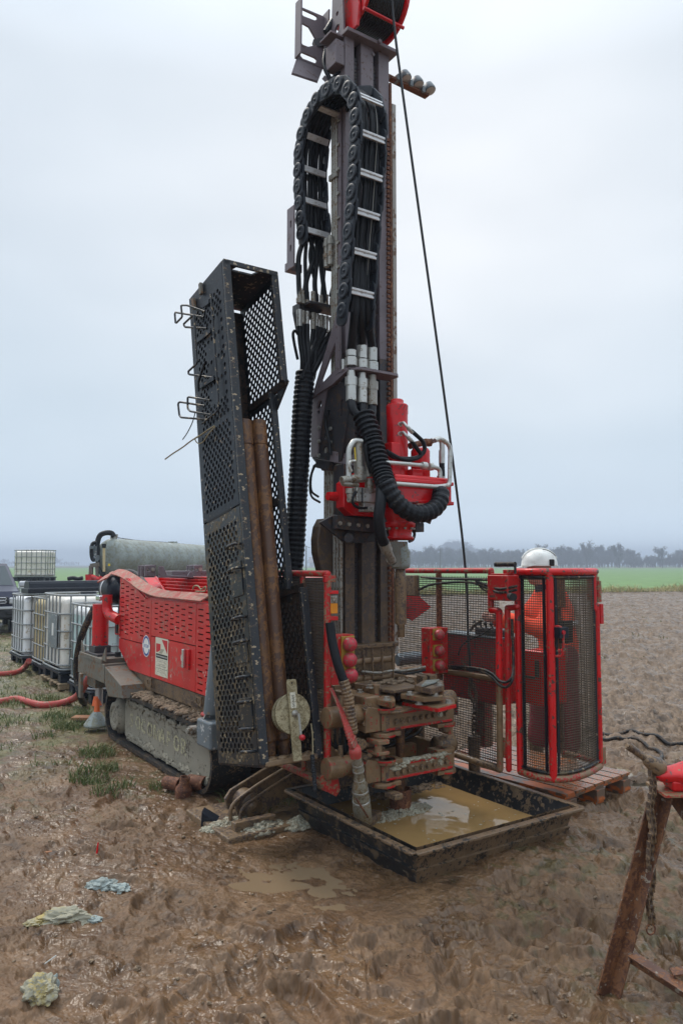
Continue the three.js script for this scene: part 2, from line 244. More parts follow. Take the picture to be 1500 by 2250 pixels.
// a plate whose outline is given by points in a plane: axis 'x' plane uses (z, y), axis 'z' uses (x, y), axis 'y' uses (x, z)
function plate(axis, c, pts, t = 0.01, holes = [], bevel = 0) {
  const s = new THREE.Shape(pts.map((p) => new THREE.Vector2(p[0], p[1]))); for (const h of holes) s.holes.push(h);
  const g = new THREE.ExtrudeGeometry(s, { depth: t - 2 * bevel, bevelEnabled: bevel > 0, bevelSize: bevel, bevelThickness: bevel, bevelSegments: 1, bevelOffset: -bevel, curveSegments: 5 }); g.translate(0, 0, -t / 2 + bevel);
  const m = new THREE.Matrix4();
  if (axis === 'x') m.set(0, 0, 1, c, 0, 1, 0, 0, 1, 0, 0, 0, 0, 0, 0, 1); else if (axis === 'z') m.makeTranslation(0, 0, c); else m.set(1, 0, 0, 0, 0, 0, 1, c, 0, 1, 0, 0, 0, 0, 0, 1);
  g.applyMatrix4(m); if (m.determinant() < 0) flip(g); g.computeVertexNormals(); return g;
}
function flip(g) { if (g.index) { const a = g.index.array; for (let i = 0; i < a.length; i += 3) { const t = a[i]; a[i] = a[i + 1]; a[i + 1] = t; } } else { for (const k of ['position', 'normal', 'uv']) { const at_ = g.attributes[k]; if (!at_) continue; const n = at_.itemSize, a = at_.array; for (let i = 0; i < a.length; i += 3 * n) for (let j = 0; j < n; j++) { const t = a[i + j]; a[i + j] = a[i + n + j]; a[i + n + j] = t; } } } return g; }
const hole = (x, y, r, n = 10, ry = r) => { const p = new THREE.Path(); const pts = []; for (let i = 0; i < n; i++) { const a = -i / n * 2 * Math.PI; pts.push(new THREE.Vector2(x + r * Math.cos(a), y + ry * Math.sin(a))); } p.setFromPoints(pts); return p; };
const holePoly = (pts) => { const p = new THREE.Path(); p.setFromPoints(pts.map((q) => new THREE.Vector2(q[0], q[1]))); return p; };
const slot = (x, y, w, h) => { const r = Math.min(w, h) / 2, pts = []; for (let i = 0; i < 12; i++) { const a = -(i + 0.5) / 12 * 2 * Math.PI; pts.push([x + Math.sign(Math.cos(a)) * (w / 2 - r) + r * Math.cos(a), y + Math.sign(Math.sin(a)) * (h / 2 - r) + r * Math.sin(a)]); } return holePoly(pts); };
const hex = (p, axis, r, h) => cyl(p, p.clone().addScaledVector(axis, h), r, r, 6);
// welded wire mesh over a path of plan points (x, z) between two heights
function wireMesh(path, y0, y1, pitch, r) {
  const out = [], L = [0]; for (let i = 1; i < path.length; i++) L.push(L[i - 1] + path[i].distanceTo(path[i - 1])); const T = L[L.length - 1];
  const P = (s, y) => { let i = 1; while (i < L.length - 1 && L[i] < s) i++; const t = (s - L[i - 1]) / (L[i] - L[i - 1]); const q = path[i - 1].clone().lerp(path[i], t); return V(q.x, y, q.y); };
  const bar = (a, b) => { const d = b.clone().sub(a), g = new THREE.CylinderGeometry(r, r, d.length(), 4, 1, true); g.applyQuaternion(new THREE.Quaternion().setFromUnitVectors(UP, d.normalize())); g.translate((a.x + b.x) / 2, (a.y + b.y) / 2, (a.z + b.z) / 2); return g; };
  for (let s = 0; s <= T + 1e-6; s += pitch) out.push(bar(P(s, y0), P(s, y1)));
  for (let y = y0; y <= y1 + 1e-6; y += pitch) for (let i = 1; i < path.length; i++) out.push(bar(V(path[i - 1].x, y, path[i - 1].y), V(path[i].x, y, path[i].y)));
  return out;
}
const v2 = (x, y) => new THREE.Vector2(x, y);
// ---------------------------------------------------------------- ground: one sheet, churned mud near, ploughed soil beyond
const prints = []; { const r = rng(91);
  const add = (x, z, a, s = 1, dp = 0.05) => prints.push([x, z, Math.cos(a), Math.sin(a), 0.145 * s, 0.058 * s, dp]);
  for (let i = 0; i < 120; i++) { const d = 2.05 + r() ** 1.5 * 3.4, x = (r() * 1.0 - 0.36) * d * 0.9; const l = RIG.L(V(x, 0, -d)); if (l.x > -0.75 && l.x < 0.9 && l.z > -1 && l.z < 1.22) continue; add(x, -d, r() * 6.28, 0.8 + r() * 0.5, 0.016 + r() * 0.020); }
}
const PUDDLES = [ // plan centre, half sizes, water level
  { p: ground(715, 1925, 0.0), a: 0.36, b: 0.22, y: -0.016, f: 1 }, { p: ground(770, 1990, 0), a: 0.16, b: 0.05, y: -0.014, f: 1 },
  { p: ground(1330, 1700, 0.0), a: 0.26, b: 0.20, y: -0.006 }, { p: ground(1405, 1728, 0), a: 0.13, b: 0.11, y: -0.006 },
];
const inRect = (l, x0, x1, z0, z1, m) => sstep(-m, 0, Math.min(l.x - x0, x1 - l.x, l.z - z0, z1 - l.z));
const grassiness = (x, z) => { // grass left standing on the left side and here and there
  const d = -z, l = sstep(-1.6, -2.6, x + 0.10 * (d - 6)) * sstep(5.2, 6.6, d) * sstep(60, 30, d);
  const n = fbm(x * 0.9 + 3, z * 0.9, 3) + 0.6 * fbm(x * 4, z * 4, 2);
  return clamp(l * sstep(-0.35, 0.35, n + 0.35 * sstep(7, 9, d) - 0.12));
};
function heightAt(x, z) {
  const d = -z, R = Math.hypot(x, z);
  const plough = sstep(6.2, 8.5, d + x * 0.55) * (1 - sstep(41, 47, d - (x > 0 ? 0 : 0)));
  const wx = x + 0.22 * noise2(x * 1.3 + 9, z * 1.3), wz = z + 0.22 * noise2(x * 1.3, z * 1.3 + 17);
  const calm = 1 - 0.7 * Math.exp(-((x + 0.15) ** 2 + (d - 3.75) ** 2) / 0.32);
  const rough = 1 - 0.4 * sstep(-0.1, -0.9, x) * sstep(6, 3, d);
  const ux = x + 0.055 * noise2(x * 4.6, z * 4.6 + 5) + 0.009 * noise2(x * 13, z * 13 + 9), uz = z + 0.055 * noise2(x * 4.6 + 30, z * 4.6) + 0.009 * noise2(x * 13 + 44, z * 13);
  const stair = (q, w) => { const f = Math.floor(q); return f + sstep(0.5 - w, 0.5 + w, q - f); };                    // smeared flat plates with broken edges
  const led = stair(1.9 * fbm(ux * 1.35 + 20, uz * 1.9, 3) + 9, 0.055) - 9, led2 = stair(1.6 * fbm(ux * 4.2, uz * 6.0 + 31, 2) + 9, 0.075) - 9, led3 = stair(1.3 * noise2(ux * 9 + 7, uz * 15) + 9, 0.16) - 9;
  const cr = sstep(0.11, 0.0, Math.abs(noise2(wx * 4.1 + 60, wz * 5.3))) * sstep(-0.1, 0.4, noise2(x * 1.3 + 70, z * 1.3)), b1 = Math.abs(noise2(wx * 2.4, wz * 4.2)), b2 = Math.abs(noise2(ux * 6.5 + 3, uz * 10.5)), b3 = Math.abs(noise2(ux * 17 + 1, uz * 25));
  const rag = 0.35 + 0.65 * sstep(-0.35, 0.3, noise2(x * 1.9 + 40, z * 1.9));
  let h = 0.030 * noise2(x * 0.6, z * 0.6) + (0.022 * led + 0.0085 * led2 * (0.35 + 0.65 * rag) + 0.010 * (b1 - 0.3) - 0.024 * cr) * calm * rough;
  if (R < 16) h += (0.0050 * led3 + 0.0025 * (b3 - 0.3) + 0.0006 * (Math.abs(noise2(x * 41, z * 45)) - 0.3)) * clamp(rag * 1.9 - 0.75) * (0.25 + 0.75 * calm);
  if (plough > 0) { const row = Math.sin((x * 0.95 + z * 0.35) * 2 * Math.PI / 0.9 + 1.2 * noise2(x * 0.4, z * 0.4)); const c1 = Math.abs(noise2(wx * 3.4 + 70, wz * 3.4)), c2 = Math.abs(noise2(wx * 8 + 70, wz * 8)); h = lerp(h, 0.012 * row + 0.05 * (c1 - 0.3) + 0.034 * led + 0.016 * led2 + (R < 26 ? 0.006 * led3 : 0), plough); }
  const g = sstep(-1.6, -2.6, x + 0.10 * (d - 6)) * sstep(5.2, 6.6, d); h *= 1 - 0.55 * g;
  if (R < 6) for (const [px, pz, c, s, a, b, dp] of prints) { const ux = x - px, uz = z - pz; if (ux * ux + uz * uz > 0.09) continue; const e = ((ux * c + uz * s) / a) ** 2 + ((-ux * s + uz * c) / b) ** 2; h += -dp * sstep(1.55, 0.35, e) + dp * 0.35 * sstep(0.9, 1.6, e) * sstep(3.2, 1.6, e); }
  const l = RIG.L(V(x, 0, z));
  const t = inRect(l, -0.36, 0.55, 0.05, 0.94, 0.07); h = lerp(h, -0.05, t);                       // the tray lies here
  const pile = inRect(l, -0.50, 0.68, -0.1, 1.06, 0.30) * (1 - t); h = lerp(h, 0.03 + 0.55 * h + 0.03 * Math.max(sstep(0.5, 1.0, l.z), sstep(-0.4, -0.55, l.x) * sstep(0.3, 0.8, l.z)), pile * 0.85);
  const rg = inRect(l, -0.95, 0.75, -4, 0.1, 0.25) * (1 - t); h = lerp(h, h * 0.35 - 0.01, rg);
  for (const p of PUDDLES) { const e = ((x - p.p.x) / p.a) ** 2 + ((z - p.p.z) / p.b) ** 2; if (e < 9) { const n = noise2(x * 6, z * 6) + 0.5 * noise2(x * 15, z * 15), w = sstep(1.9, 0.3, e + 0.7 * n), rim = sstep(9, 2.5, e); h = lerp(h, p.y + (p.f ? 0.010 : 0.014) + (p.f ? 0.45 : 0.7) * (h + 0.01), rim); h = lerp(h, p.y - (p.f ? 0.006 : 0.03) + (p.f ? 0.5 : 0.1) * (h - p.y), w); } }
  if (d > 47) h *= 1 - sstep(47, 60, d);
  h += 0.0 ;
  return h;
}
{
  const radii = [0.35, 0.7]; let r = 1.0; while (r < 9) { radii.push(r); r *= 1.0038; } while (r < 52) { radii.push(r); r *= 1.0065; } while (r < 1600) { radii.push(r); r *= 1.22; }
  const ang = []; const A0 = 28; for (let a = -A0; a <= A0 + 1e-6; a += 0.095) ang.push(a); for (let a = A0 + 4; a < 360 - A0 - 2; a += 6) ang.push(a);
  const nr = radii.length, na = ang.length, pos = new Float32Array((nr * na + 1) * 3), col = new Float32Array((nr * na + 1) * 3), uv = new Float32Array((nr * na + 1) * 2), idx = [];
  const paint = (x, z, o) => {
    const d = -z, n = fbm(x * 1.7, z * 1.7, 4), f = fbm(x * 7 + 4, z * 7, 3), pl = sstep(6.2, 8.5, d + x * 0.55), g = d > 0 ? grassiness(x, z) : 0;
    let c = mix3([0.120, 0.064, 0.030], [0.205, 0.120, 0.062], clamp(0.5 + n * 0.9));
    c = mix3(c, [0.235, 0.145, 0.080], sstep(0.2, 1.4, x) * 0.65 * clamp(0.6 + f)); c = mix3(c, [0.215, 0.12, 0.06], sstep(3.4, 2.6, d) * sstep(0.9, -0.3, x) * 0.6);
    c = mix3(c, [0.105, 0.085, 0.035], 0.75 * sstep(0.22, 0.38, f + 0.35 * noise2(x * 1.2 + 50, z * 1.2)) * sstep(4.5, 5.5, d + 2.2 * Math.max(0, x)) );
    c = mix3(c, mix3([0.13, 0.082, 0.048], [0.25, 0.172, 0.110], clamp(0.5 + f)), pl);
    c = mix3(c, mix3([0.10, 0.115, 0.03], [0.165, 0.145, 0.055], clamp(0.5 + f)), g * 0.8);
    if (d > 60) c = [0.10, 0.15, 0.05];
    col[o] = c[0]; col[o + 1] = c[1]; col[o + 2] = c[2];
  };
  for (let i = 0; i < nr; i++) for (let j = 0; j < na; j++) {
    const a = ang[j] * Math.PI / 180, x = radii[i] * Math.sin(a), z = -radii[i] * Math.cos(a), o = i * na + j;
    pos[o * 3] = x; pos[o * 3 + 1] = heightAt(x, z); pos[o * 3 + 2] = z; uv[o * 2] = x; uv[o * 2 + 1] = z; paint(x, z, o * 3);
  }
  const c0 = nr * na; pos[c0 * 3 + 1] = 0; paint(0, 0, c0 * 3);
  for (let j = 0; j < na; j++) { const k = (j + 1) % na; idx.push(c0, k, j); for (let i = 0; i < nr - 1; i++) { const a = i * na + j, b = i * na + k, c = (i + 1) * na + j, e = (i + 1) * na + k; idx.push(a, b, c, b, e, c); } }
  const g = new THREE.BufferGeometry(); g.setAttribute('position', new THREE.BufferAttribute(pos, 3)); g.setAttribute('uv', new THREE.BufferAttribute(uv, 2)); g.setAttribute('color', new THREE.BufferAttribute(col, 3)); g.setIndex(idx); g.computeVertexNormals();
  if (g.attributes.normal.getY(Math.floor(nr / 2) * na + 10) < 0) { flip(g); g.computeVertexNormals(); }
  const mat = surf(1.7, (u, v, pn) => {
    const a = tfbm(pn, u, v, 9, 5), b = tfbm(pn, u + 0.4, v + 0.3, 40, 4), w = tfbm(pn, u + 0.7, v + 0.1, 6, 4), k = 0.86 + 0.45 * a + 0.55 * b + 0.25 * tfbm(pn, u + 0.2, v + 0.6, 120, 2);
    const dark = sstep(0.10, 0.26, b + 0.3 * a), s = sstep(0.26, 0.34, tfbm(pn, u + 0.9, v + 0.5, 60, 2));
    const c = mix3(mix3([k, k, k], [0.45, 0.45, 0.40], dark * 0.55), [1.0, 1.0, 0.95], s * 0.25);
    const e = tfbm(pn, u + 0.2, v + 0.6, 120, 2); return [...c, 0.33 + 0.26 * sstep(-0.2, 0.25, w) + 0.12 * b, 0.5 + 0.30 * a + 0.55 * b - 0.25 * Math.abs(pn(u + 0.3, v + 0.3, 34)) + 0.22 * e];
  }, { N: 1024, seed: 5, bump: 0.014 });
  const mud = new THREE.MeshPhysicalMaterial({ map: mat.map, roughnessMap: mat.roughnessMap, roughness: 1, bumpMap: mat.bumpMap, bumpScale: mat.bumpScale, vertexColors: true, specularIntensity: 0.7 });
  const m = new THREE.Mesh(g, mud); m.name = 'ground'; m.userData = { kind: 'structure' }; m.receiveShadow = true; m.castShadow = true; scene.add(m);
}
const muddyWater = (r, g, b, rough) => new THREE.MeshPhysicalMaterial({ color: new THREE.Color().setRGB(r, g, b), roughness: rough, ior: 1.33 });
PUDDLES.forEach((p, i) => {
  const pts = [], n = 40; for (let k = 0; k < n; k++) { const a = k / n * 6.283, q = 1.55 + 0.2 * noise2(Math.cos(a) * 1.4 + i * 9, Math.sin(a) * 1.4); pts.push(v2(p.a * q * Math.cos(a), p.b * q * Math.sin(a))); }
  const g = new THREE.ShapeGeometry(new THREE.Shape(pts)); g.rotateX(-Math.PI / 2); g.translate(p.p.x, p.y, p.p.z);
  const m = new THREE.Mesh(g, p.f ? muddyWater(0.21, 0.145, 0.085, 0.14) : muddyWater(0.20, 0.155, 0.10, 0.08)); m.name = numbered('puddle_water'); m.userData = { kind: 'structure' }; m.receiveShadow = true; scene.add(m);
});
{ // green field of young crop beyond the plough, and the bare strips at its far edge
  const field = (name, pts, y, c, rep) => { const g = new THREE.ShapeGeometry(new THREE.Shape(pts.map(([x, d]) => v2(x, d)))); g.rotateX(-Math.PI / 2); g.translate(0, y, 0);
    const m0 = surf(9, (u, v, pn) => { const k = 1 + 0.35 * tfbm(pn, u, v, 12, 5) + 0.2 * pn(u, v, 90); return [c[0] * k, c[1] * k, c[2] * k, 0.9, 0.5]; }, { N: 256, seed: rep, full: false });
    const uvs = g.attributes.uv, p = g.attributes.position; for (let i = 0; i < p.count; i++) uvs.setXY(i, p.getX(i), p.getZ(i));
    const m = new THREE.Mesh(g, m0); m.name = name; m.userData = { kind: 'structure' }; m.receiveShadow = true; scene.add(m); };
  field('green_field', [[-900, 23], [-30, 23], [-9, 25], [-2, 36], [14, 42.5], [60, 60], [900, 330], [900, 520], [-900, 520]], 0.10, [0.135, 0.235, 0.07], 301);
  field('bare_field', [[60, 300], [420, 290], [420, 345], [60, 345]], 0.16, [0.26, 0.19, 0.13], 302);
  field('bare_field_far', [[-900, 330], [40, 330], [40, 505], [-900, 505]], 0.17, [0.17, 0.15, 0.12], 303);
}
// ---------------------------------------------------------------- grass
function bladesMesh(name, spots, colA, colB, h0, h1, w, seed) { // spots: [x, y, z, spread, count]
  const r = rng(seed), pos = [], col = [], ca = new THREE.Color(), put = (p, c) => { pos.push(p.x, p.y, p.z); col.push(c[0], c[1], c[2]); };
  for (const [x, y, z, sp, n, hs = 1] of spots) for (let i = 0; i < n; i++) {
    const a = r() * 6.283, q = Math.sqrt(r()) * sp, bxx = x + q * Math.cos(a), bz = z + q * Math.sin(a), by = (y ?? heightAt(bxx, bz)) - 0.01, h = lerp(h0, h1, r() * r()) * hs, t = r() * 6.283, le = h * (0.3 + 0.9 * r()), f = r() * 6.283, ww = w * (0.6 + r());
    const c = mix3(colA, colB, r() ** (seed === 9 ? 0.9 : 2)), sx = Math.cos(f) * ww, sz = Math.sin(f) * ww, b0 = V(bxx - sx, by, bz - sz), b1 = V(bxx + sx, by, bz + sz);
    const m0 = V(bxx + Math.cos(t) * le * 0.4 - sx * 0.7, by + h * 0.7, bz + Math.sin(t) * le * 0.4 - sz * 0.7), m1 = m0.clone().add(V(sx * 1.4, 0, sz * 1.4)), tip = V(bxx + Math.cos(t) * le, by + h * (0.75 + 0.3 * r()), bz + Math.sin(t) * le);
    for (const p of [b0, b1, m1, b0, m1, m0, m0, m1, tip]) put(p, c);
  }
  const g = new THREE.BufferGeometry(); g.setAttribute('position', new THREE.Float32BufferAttribute(pos, 3)); g.setAttribute('color', new THREE.Float32BufferAttribute(col, 3)); g.computeVertexNormals();
  const m = new THREE.Mesh(g, new THREE.MeshPhysicalMaterial({ vertexColors: true, roughness: 0.7, side: THREE.DoubleSide, transmission: 0.25, thickness: 0 })); m.name = name; m.castShadow = m.receiveShadow = true; m.userData = { kind: 'stuff' }; scene.add(m); return m;
}
{
  const r = rng(33), near = [], tufts = [[150, 1595, 0.16, 260], [120, 1580, 0.14, 160], [215, 1655, 0.16, 300], [240, 1690, 0.10, 160], [195, 1715, 0.15, 260], [230, 1740, 0.10, 90], [60, 1545, 0.3, 260], [20, 1590, 0.2, 90], [130, 1545, 0.2, 160], [175, 1575, 0.12, 120], [100, 1620, 0.12, 70], [275, 1730, 0.06, 40], [345, 1730, 0.05, 30], [560, 1790, 0.10, 110], [620, 1770, 0.10, 110], [650, 1740, 0.10, 90], [500, 1765, 0.05, 40]];
  for (const [px, py, s, n] of tufts) { const p = ground(px, py); near.push([p.x, null, p.z, s, n]); }
  for (let i = 0; i < 900; i++) { const d = 6 + r() * 16, x = -2.2 - r() * 0.62 * d * 0.8; if (grassiness(x, -d) > 0.45) near.push([x, null, -d, 0.12, 14, 0.8]); }
  bladesMesh('grass', near, [0.075, 0.135, 0.026], [0.24, 0.21, 0.085], 0.05, 0.15, 0.0035, 5);
  const bits = []; for (let i = 0; i < 420; i++) { const d = 2.2 + r() ** 1.3 * 7, x = (r() * 1.1 - 0.4) * d; const l = RIG.L(V(x, 0, -d)); if (l.x > -1 && l.x < 0.95 && l.z < 1.3) continue; if (fbm(x * 1.2 + 50, -d * 1.2, 2) > 0.02) bits.push([x, null, -d, 0.06, 7]); }
  bladesMesh('trampled_grass', bits, [0.085, 0.080, 0.028], [0.16, 0.12, 0.05], 0.005, 0.014, 0.0022, 6);
  const weeds = []; for (let i = 0; i < 160; i++) { const d = 8 + r() * 34, x = (r() * 0.62 - 0.08) * d; weeds.push([x, null, -d, 0.10, 10, 0.7 + d * 0.012]); }
  bladesMesh('field_weeds', weeds, [0.10, 0.12, 0.03], [0.24, 0.21, 0.07], 0.04, 0.12, 0.006, 8);
  const verge = []; for (let i = 0; i < 1500; i++) { const t = r(), d = lerp(41.0, 44.5, r()) , x = lerp(2, 34, t), dd = d + x * 0.36 - 5; verge.push([x, 0.08, -dd, 0.5, 9, 0.45 + 0.8 * sstep(-0.3, 0.5, noise2(x * 0.35, 3))]); } for (let i = 0; i < 500; i++) { const x = lerp(-9, 3, r()); verge.push([x, 0.08, -(25.5 + (x + 9) * 1.45 + r() * 1.2), 0.5, 7, 0.6]); }
  bladesMesh('verge_grass', verge, [0.13, 0.19, 0.045], [0.62, 0.47, 0.22], 0.14, 0.50, 0.014, 9);
}
// ---------------------------------------------------------------- far wood and trees
function tree(rd, h, spread, opt = {}) { // bare winter tree: trunk and limbs, twig sprays through the crown
  const wood = [], twig = [], { twigs = 420, low = 0.25 } = opt;
  const tri = (p, d, s) => { const a = V(rd() - 0.5, rd() - 0.5, rd() - 0.5).cross(d).normalize().multiplyScalar(s * 0.10); const e = p.clone().addScaledVector(d, s); twig.push(p.x - a.x, p.y - a.y, p.z - a.z, p.x + a.x, p.y + a.y, p.z + a.z, e.x, e.y, e.z); };
  const limb = (p, d, L, r, lv) => { const e = p.clone().addScaledVector(d, L); wood.push(cyl(p, e, r, r * 0.6, 5, true)); if (lv === 0) return; const n = lv === 3 ? 6 : 4; for (let i = 0; i < n; i++) { const s = p.clone().lerp(e, lv === 3 ? lerp(low, 1, (i + rd()) / n) : 0.4 + 0.6 * rd()); const dd = d.clone().multiplyScalar(0.7).add(V((rd() - 0.5) * spread, 0.25 + rd() * 0.5, (rd() - 0.5) * spread)).normalize(); limb(s, dd, L * (0.42 + 0.2 * rd()), r * 0.5, lv - 1); } };
  limb(V(0, -0.3, 0), V((rd() - 0.5) * 0.1, 1, (rd() - 0.5) * 0.1).normalize(), h * 0.55, h * 0.022, 3);
  const W = join(wood), p = W.attributes.position, tips = []; for (let i = 0; i < p.count; i += 7) tips.push(V().fromBufferAttribute(p, i));
  for (let i = 0; i < twigs; i++) { const t = tips[Math.floor(rd() * tips.length)]; if (t.y < h * low) continue; const c = t.clone().add(V((rd() - 0.5) * h * 0.10, (rd() - 0.3) * h * 0.08, (rd() - 0.5) * h * 0.10)); for (let k = 0; k < 3; k++) tri(c, V((rd() - 0.5) * 1.6, 0.3 + rd() * 0.7, (rd() - 0.5) * 1.6).normalize(), h * (0.035 + 0.05 * rd())); }
  const T = new THREE.BufferGeometry(); T.setAttribute('position', new THREE.Float32BufferAttribute(twig, 3)); T.computeVertexNormals(); return [W, T];
}
{
  const rd = rng(55), bark = flat(0.09, 0.08, 0.07, 0.9), twigM = flat(0.125, 0.112, 0.098, 0.9); twigM.side = THREE.DoubleSide;
  const kinds = []; for (let i = 0; i < 7; i++) kinds.push(tree(rd, 10, 1.3 + 0.5 * rd(), { twigs: 600, low: i < 4 ? 0.06 : 0.25 }));
  const grove = (name, n, place_) => { const geos = []; for (let i = 0; i < n; i++) { const k = kinds[Math.floor(rd() * 7)], [p, h] = place_(i); const m = new THREE.Matrix4().makeRotationY(rd() * 6.28).setPosition(p); m.scale(V(h / 10 * (0.9 + 0.5 * rd()), h / 10, h / 10 * (0.9 + 0.5 * rd()))); geos.push(k[0].clone().applyMatrix4(m), k[1].clone().applyMatrix4(m)); } const g = mergeGeometries(geos.map((q) => { const u = q.index ? q.toNonIndexed() : q; for (const a of Object.keys(u.attributes)) if (a !== 'position' && a !== 'normal') u.deleteAttribute(a); return u; })); const m = new THREE.Mesh(g, twigM); m.name = name; m.userData = { kind: 'stuff' }; scene.add(m); };
  const X = (px, D) => (px - 750) / FPX * D;
  const top = (px) => 1206 + 6 * noise2(px * 0.02, 3) + 5 * noise2(px * 0.055, 9) + (px > 1215 && px < 1320 ? -8 : 0) + (px > 930 && px < 1010 ? -5 : 0) + (px > 1400 && px < 1465 ? 14 : 0) - (px > 1340 && px < 1392 ? 6 : 0);
  grove('far_wood', 150, (i) => { const px = 870 + 650 * ((i + rd()) / 150), D = 330 + 70 * rd(); return [V(X(px, D), 0, -D), EYE + (1240 - top(px) - 8 * rd()) / FPX * D]; });
  grove('far_hedge', 110, (i) => { const px = 866 + 660 * ((i + rd()) / 110), D = 318 + 20 * rd(); return [V(X(px, D), 0, -D), EYE + (12 + 10 * rd()) / FPX * D]; });
  grove('hazy_wood', 70, (i) => { const px = (i < 46 ? -60 + 240 * i / 46 : 676 + 190 * (i - 46) / 24), D = 700 + 250 * rd(); const s = px < 20 ? 14 : px < 100 ? 8 : px < 135 ? 16 : px < 200 ? 7 : 16; return [V(X(px, D), 0, -D), EYE + (s * (0.55 + 0.45 * rd()) + 1) / FPX * D]; });
  grove('hazy_ridge_wood', 46, (i) => { const px = 960 + 90 * (i + rd()) / 46, D = 720 + 80 * rd(); return [V(X(px, D), 0, -D), EYE + (34 + 20 * Math.exp(-(((px - 1000) / 24) ** 2))) / FPX * D]; });
  [[1187, 1194, 300, 'slender bare tree standing up just behind the white helmet'], [1288, 1189, 312, 'tall broad bare tree topping the wood at the mid right'], [1358, 1190, 305, 'rounded bare tree with clotted crown above the wood'], [1452, 1199, 300, 'bare tree beside the gap in the wood, near the right edge']].forEach(([px, py, D, label], i) => {
    const h = EYE + (1240 - py) / FPX * D, k = kinds[4 + i % 3], o = new THREE.Group(); o.name = numbered('bare_tree'); o.position.set(X(px, D), 0, -D); o.rotation.y = i * 1.7; o.userData = { label, category: 'tree', group: 'bare trees standing out of the far wood' }; scene.add(o);
    const s = V(h / 9, h / 9.6, h / 9); const a = new THREE.Mesh(k[0].clone().scale(s.x, s.y, s.z), bark), b = new THREE.Mesh(k[1].clone().scale(s.x, s.y, s.z), twigM); a.name = 'trunk'; b.name = 'crown'; o.add(a, b);
  });
  // house in the gap, wooden pylons far off
  const hs = at(1408, 1238, 380); hs.y = 0; const H = thing('farm_house', 'pale low farm house in the gap of the far wood', 'house', hs);
  part('wall', [bx(hs.x - 6, hs.x + 5, 0, 3.2, hs.z - 4, hs.z + 4)], flat(0.5, 0.5, 0.5, 0.8), H); part('roof', [plate('x', hs.x - 0.5, [[hs.z - 4.6, 3.1], [hs.z + 4.6, 3.1], [hs.z, 5.6]], 12)], flat(0.32, 0.36, 0.42, 0.6), H);
  for (const wx of [-4, 1]) part('window', [bx(hs.x + wx, hs.x + wx + 1.4, 1, 2.2, hs.z + 3.9, hs.z + 4.06)], M.glassDark, H);
  const hs2 = at(692, 1238, 560); hs2.y = 0; const H2 = thing('farm_house', 'small pale gabled house in the haze left of the mast', 'house', hs2);
  part('wall', [bx(hs2.x - 4, hs2.x + 4, 0, 3, hs2.z - 4, hs2.z + 4)], flat(0.45, 0.44, 0.42, 0.8), H2); part('roof', [plate('x', hs2.x, [[hs2.z - 4.6, 2.9], [hs2.z + 4.6, 2.9], [hs2.z, 7]], 9)], flat(0.30, 0.25, 0.23, 0.7), H2);
  [[672.5, 1199, 170, 'utility pole with crossarm seen left of the mast', true], [967, 1207, 200, 'thin plain pole standing over the field behind the cage', false]].forEach(([px, py, D, label, arm]) => {
    const b = at(px, 1240, D); b.y = 0; const h = EYE + (1240 - py) / FPX * D, T = thing('utility_pole', label, 'pole', b); part('pole', [cyl(b, b.clone().setY(h), 0.16, 0.11, 8)], flat(0.16, 0.15, 0.14, 0.9), T);
    if (arm) { part('crossarm', [cyl(V(b.x - 0.75, h - 0.5, b.z), V(b.x, h - 0.15, b.z), 0.05), cyl(V(b.x + 0.75, h - 0.5, b.z), V(b.x, h - 0.15, b.z), 0.05), cyl(V(b.x - 0.75, h - 0.5, b.z), V(b.x - 0.75, h - 0.3, b.z), 0.07), cyl(V(b.x + 0.75, h - 0.5, b.z), V(b.x + 0.75, h - 0.3, b.z), 0.07)], flat(0.2, 0.2, 0.2, 0.8), T); }
  });
}
// ================================================================ the drilling rig (frame RIG: x across the mast, z towards the drill end)
const rig = thing('drilling_rig', 'red tracked drilling rig with tall steel mast over the mud tray', 'drilling rig', V(0, 0, 0), RIG);
const rx = (px, py, c) => RIG.x(px, py, c), ry = (px, py, c) => RIG.y(px, py, c), rz = (px, py, c) => RIG.z(px, py, c);
const canvasTex = (w, h, draw) => { const c = document.createElement('canvas'); c.width = w; c.height = h; const g = c.getContext('2d'); draw(g, w, h); const t = new THREE.CanvasTexture(c); t.colorSpace = THREE.SRGBColorSpace; return t; };
// a flat print set on a face: p0 = lower left, ex / ey = full width and height vectors
function decal(name, parent, p0, ex, ey, tex, rough = 0.45, extra = {}) {
  const n = ex.clone().cross(ey).normalize(), P = [p0, p0.clone().add(ex), p0.clone().add(ex).add(ey), p0.clone().add(ey)], off = rootOff(parent), g = new THREE.BufferGeometry();
  g.setAttribute('position', new THREE.Float32BufferAttribute(P.flatMap((p) => [p.x - off.x, p.y - off.y, p.z - off.z]), 3)); g.setAttribute('uv', new THREE.Float32BufferAttribute([0, 0, 1, 0, 1, 1, 0, 1], 2)); g.setAttribute('normal', new THREE.Float32BufferAttribute([n, n, n, n].flatMap((q) => [q.x, q.y, q.z]), 3)); g.setIndex([0, 1, 2, 0, 2, 3]);
  const m = new THREE.Mesh(g, new THREE.MeshStandardMaterial({ map: tex, roughness: rough, ...extra })); m.name = name; m.receiveShadow = true; parent.add(m); return m;
}
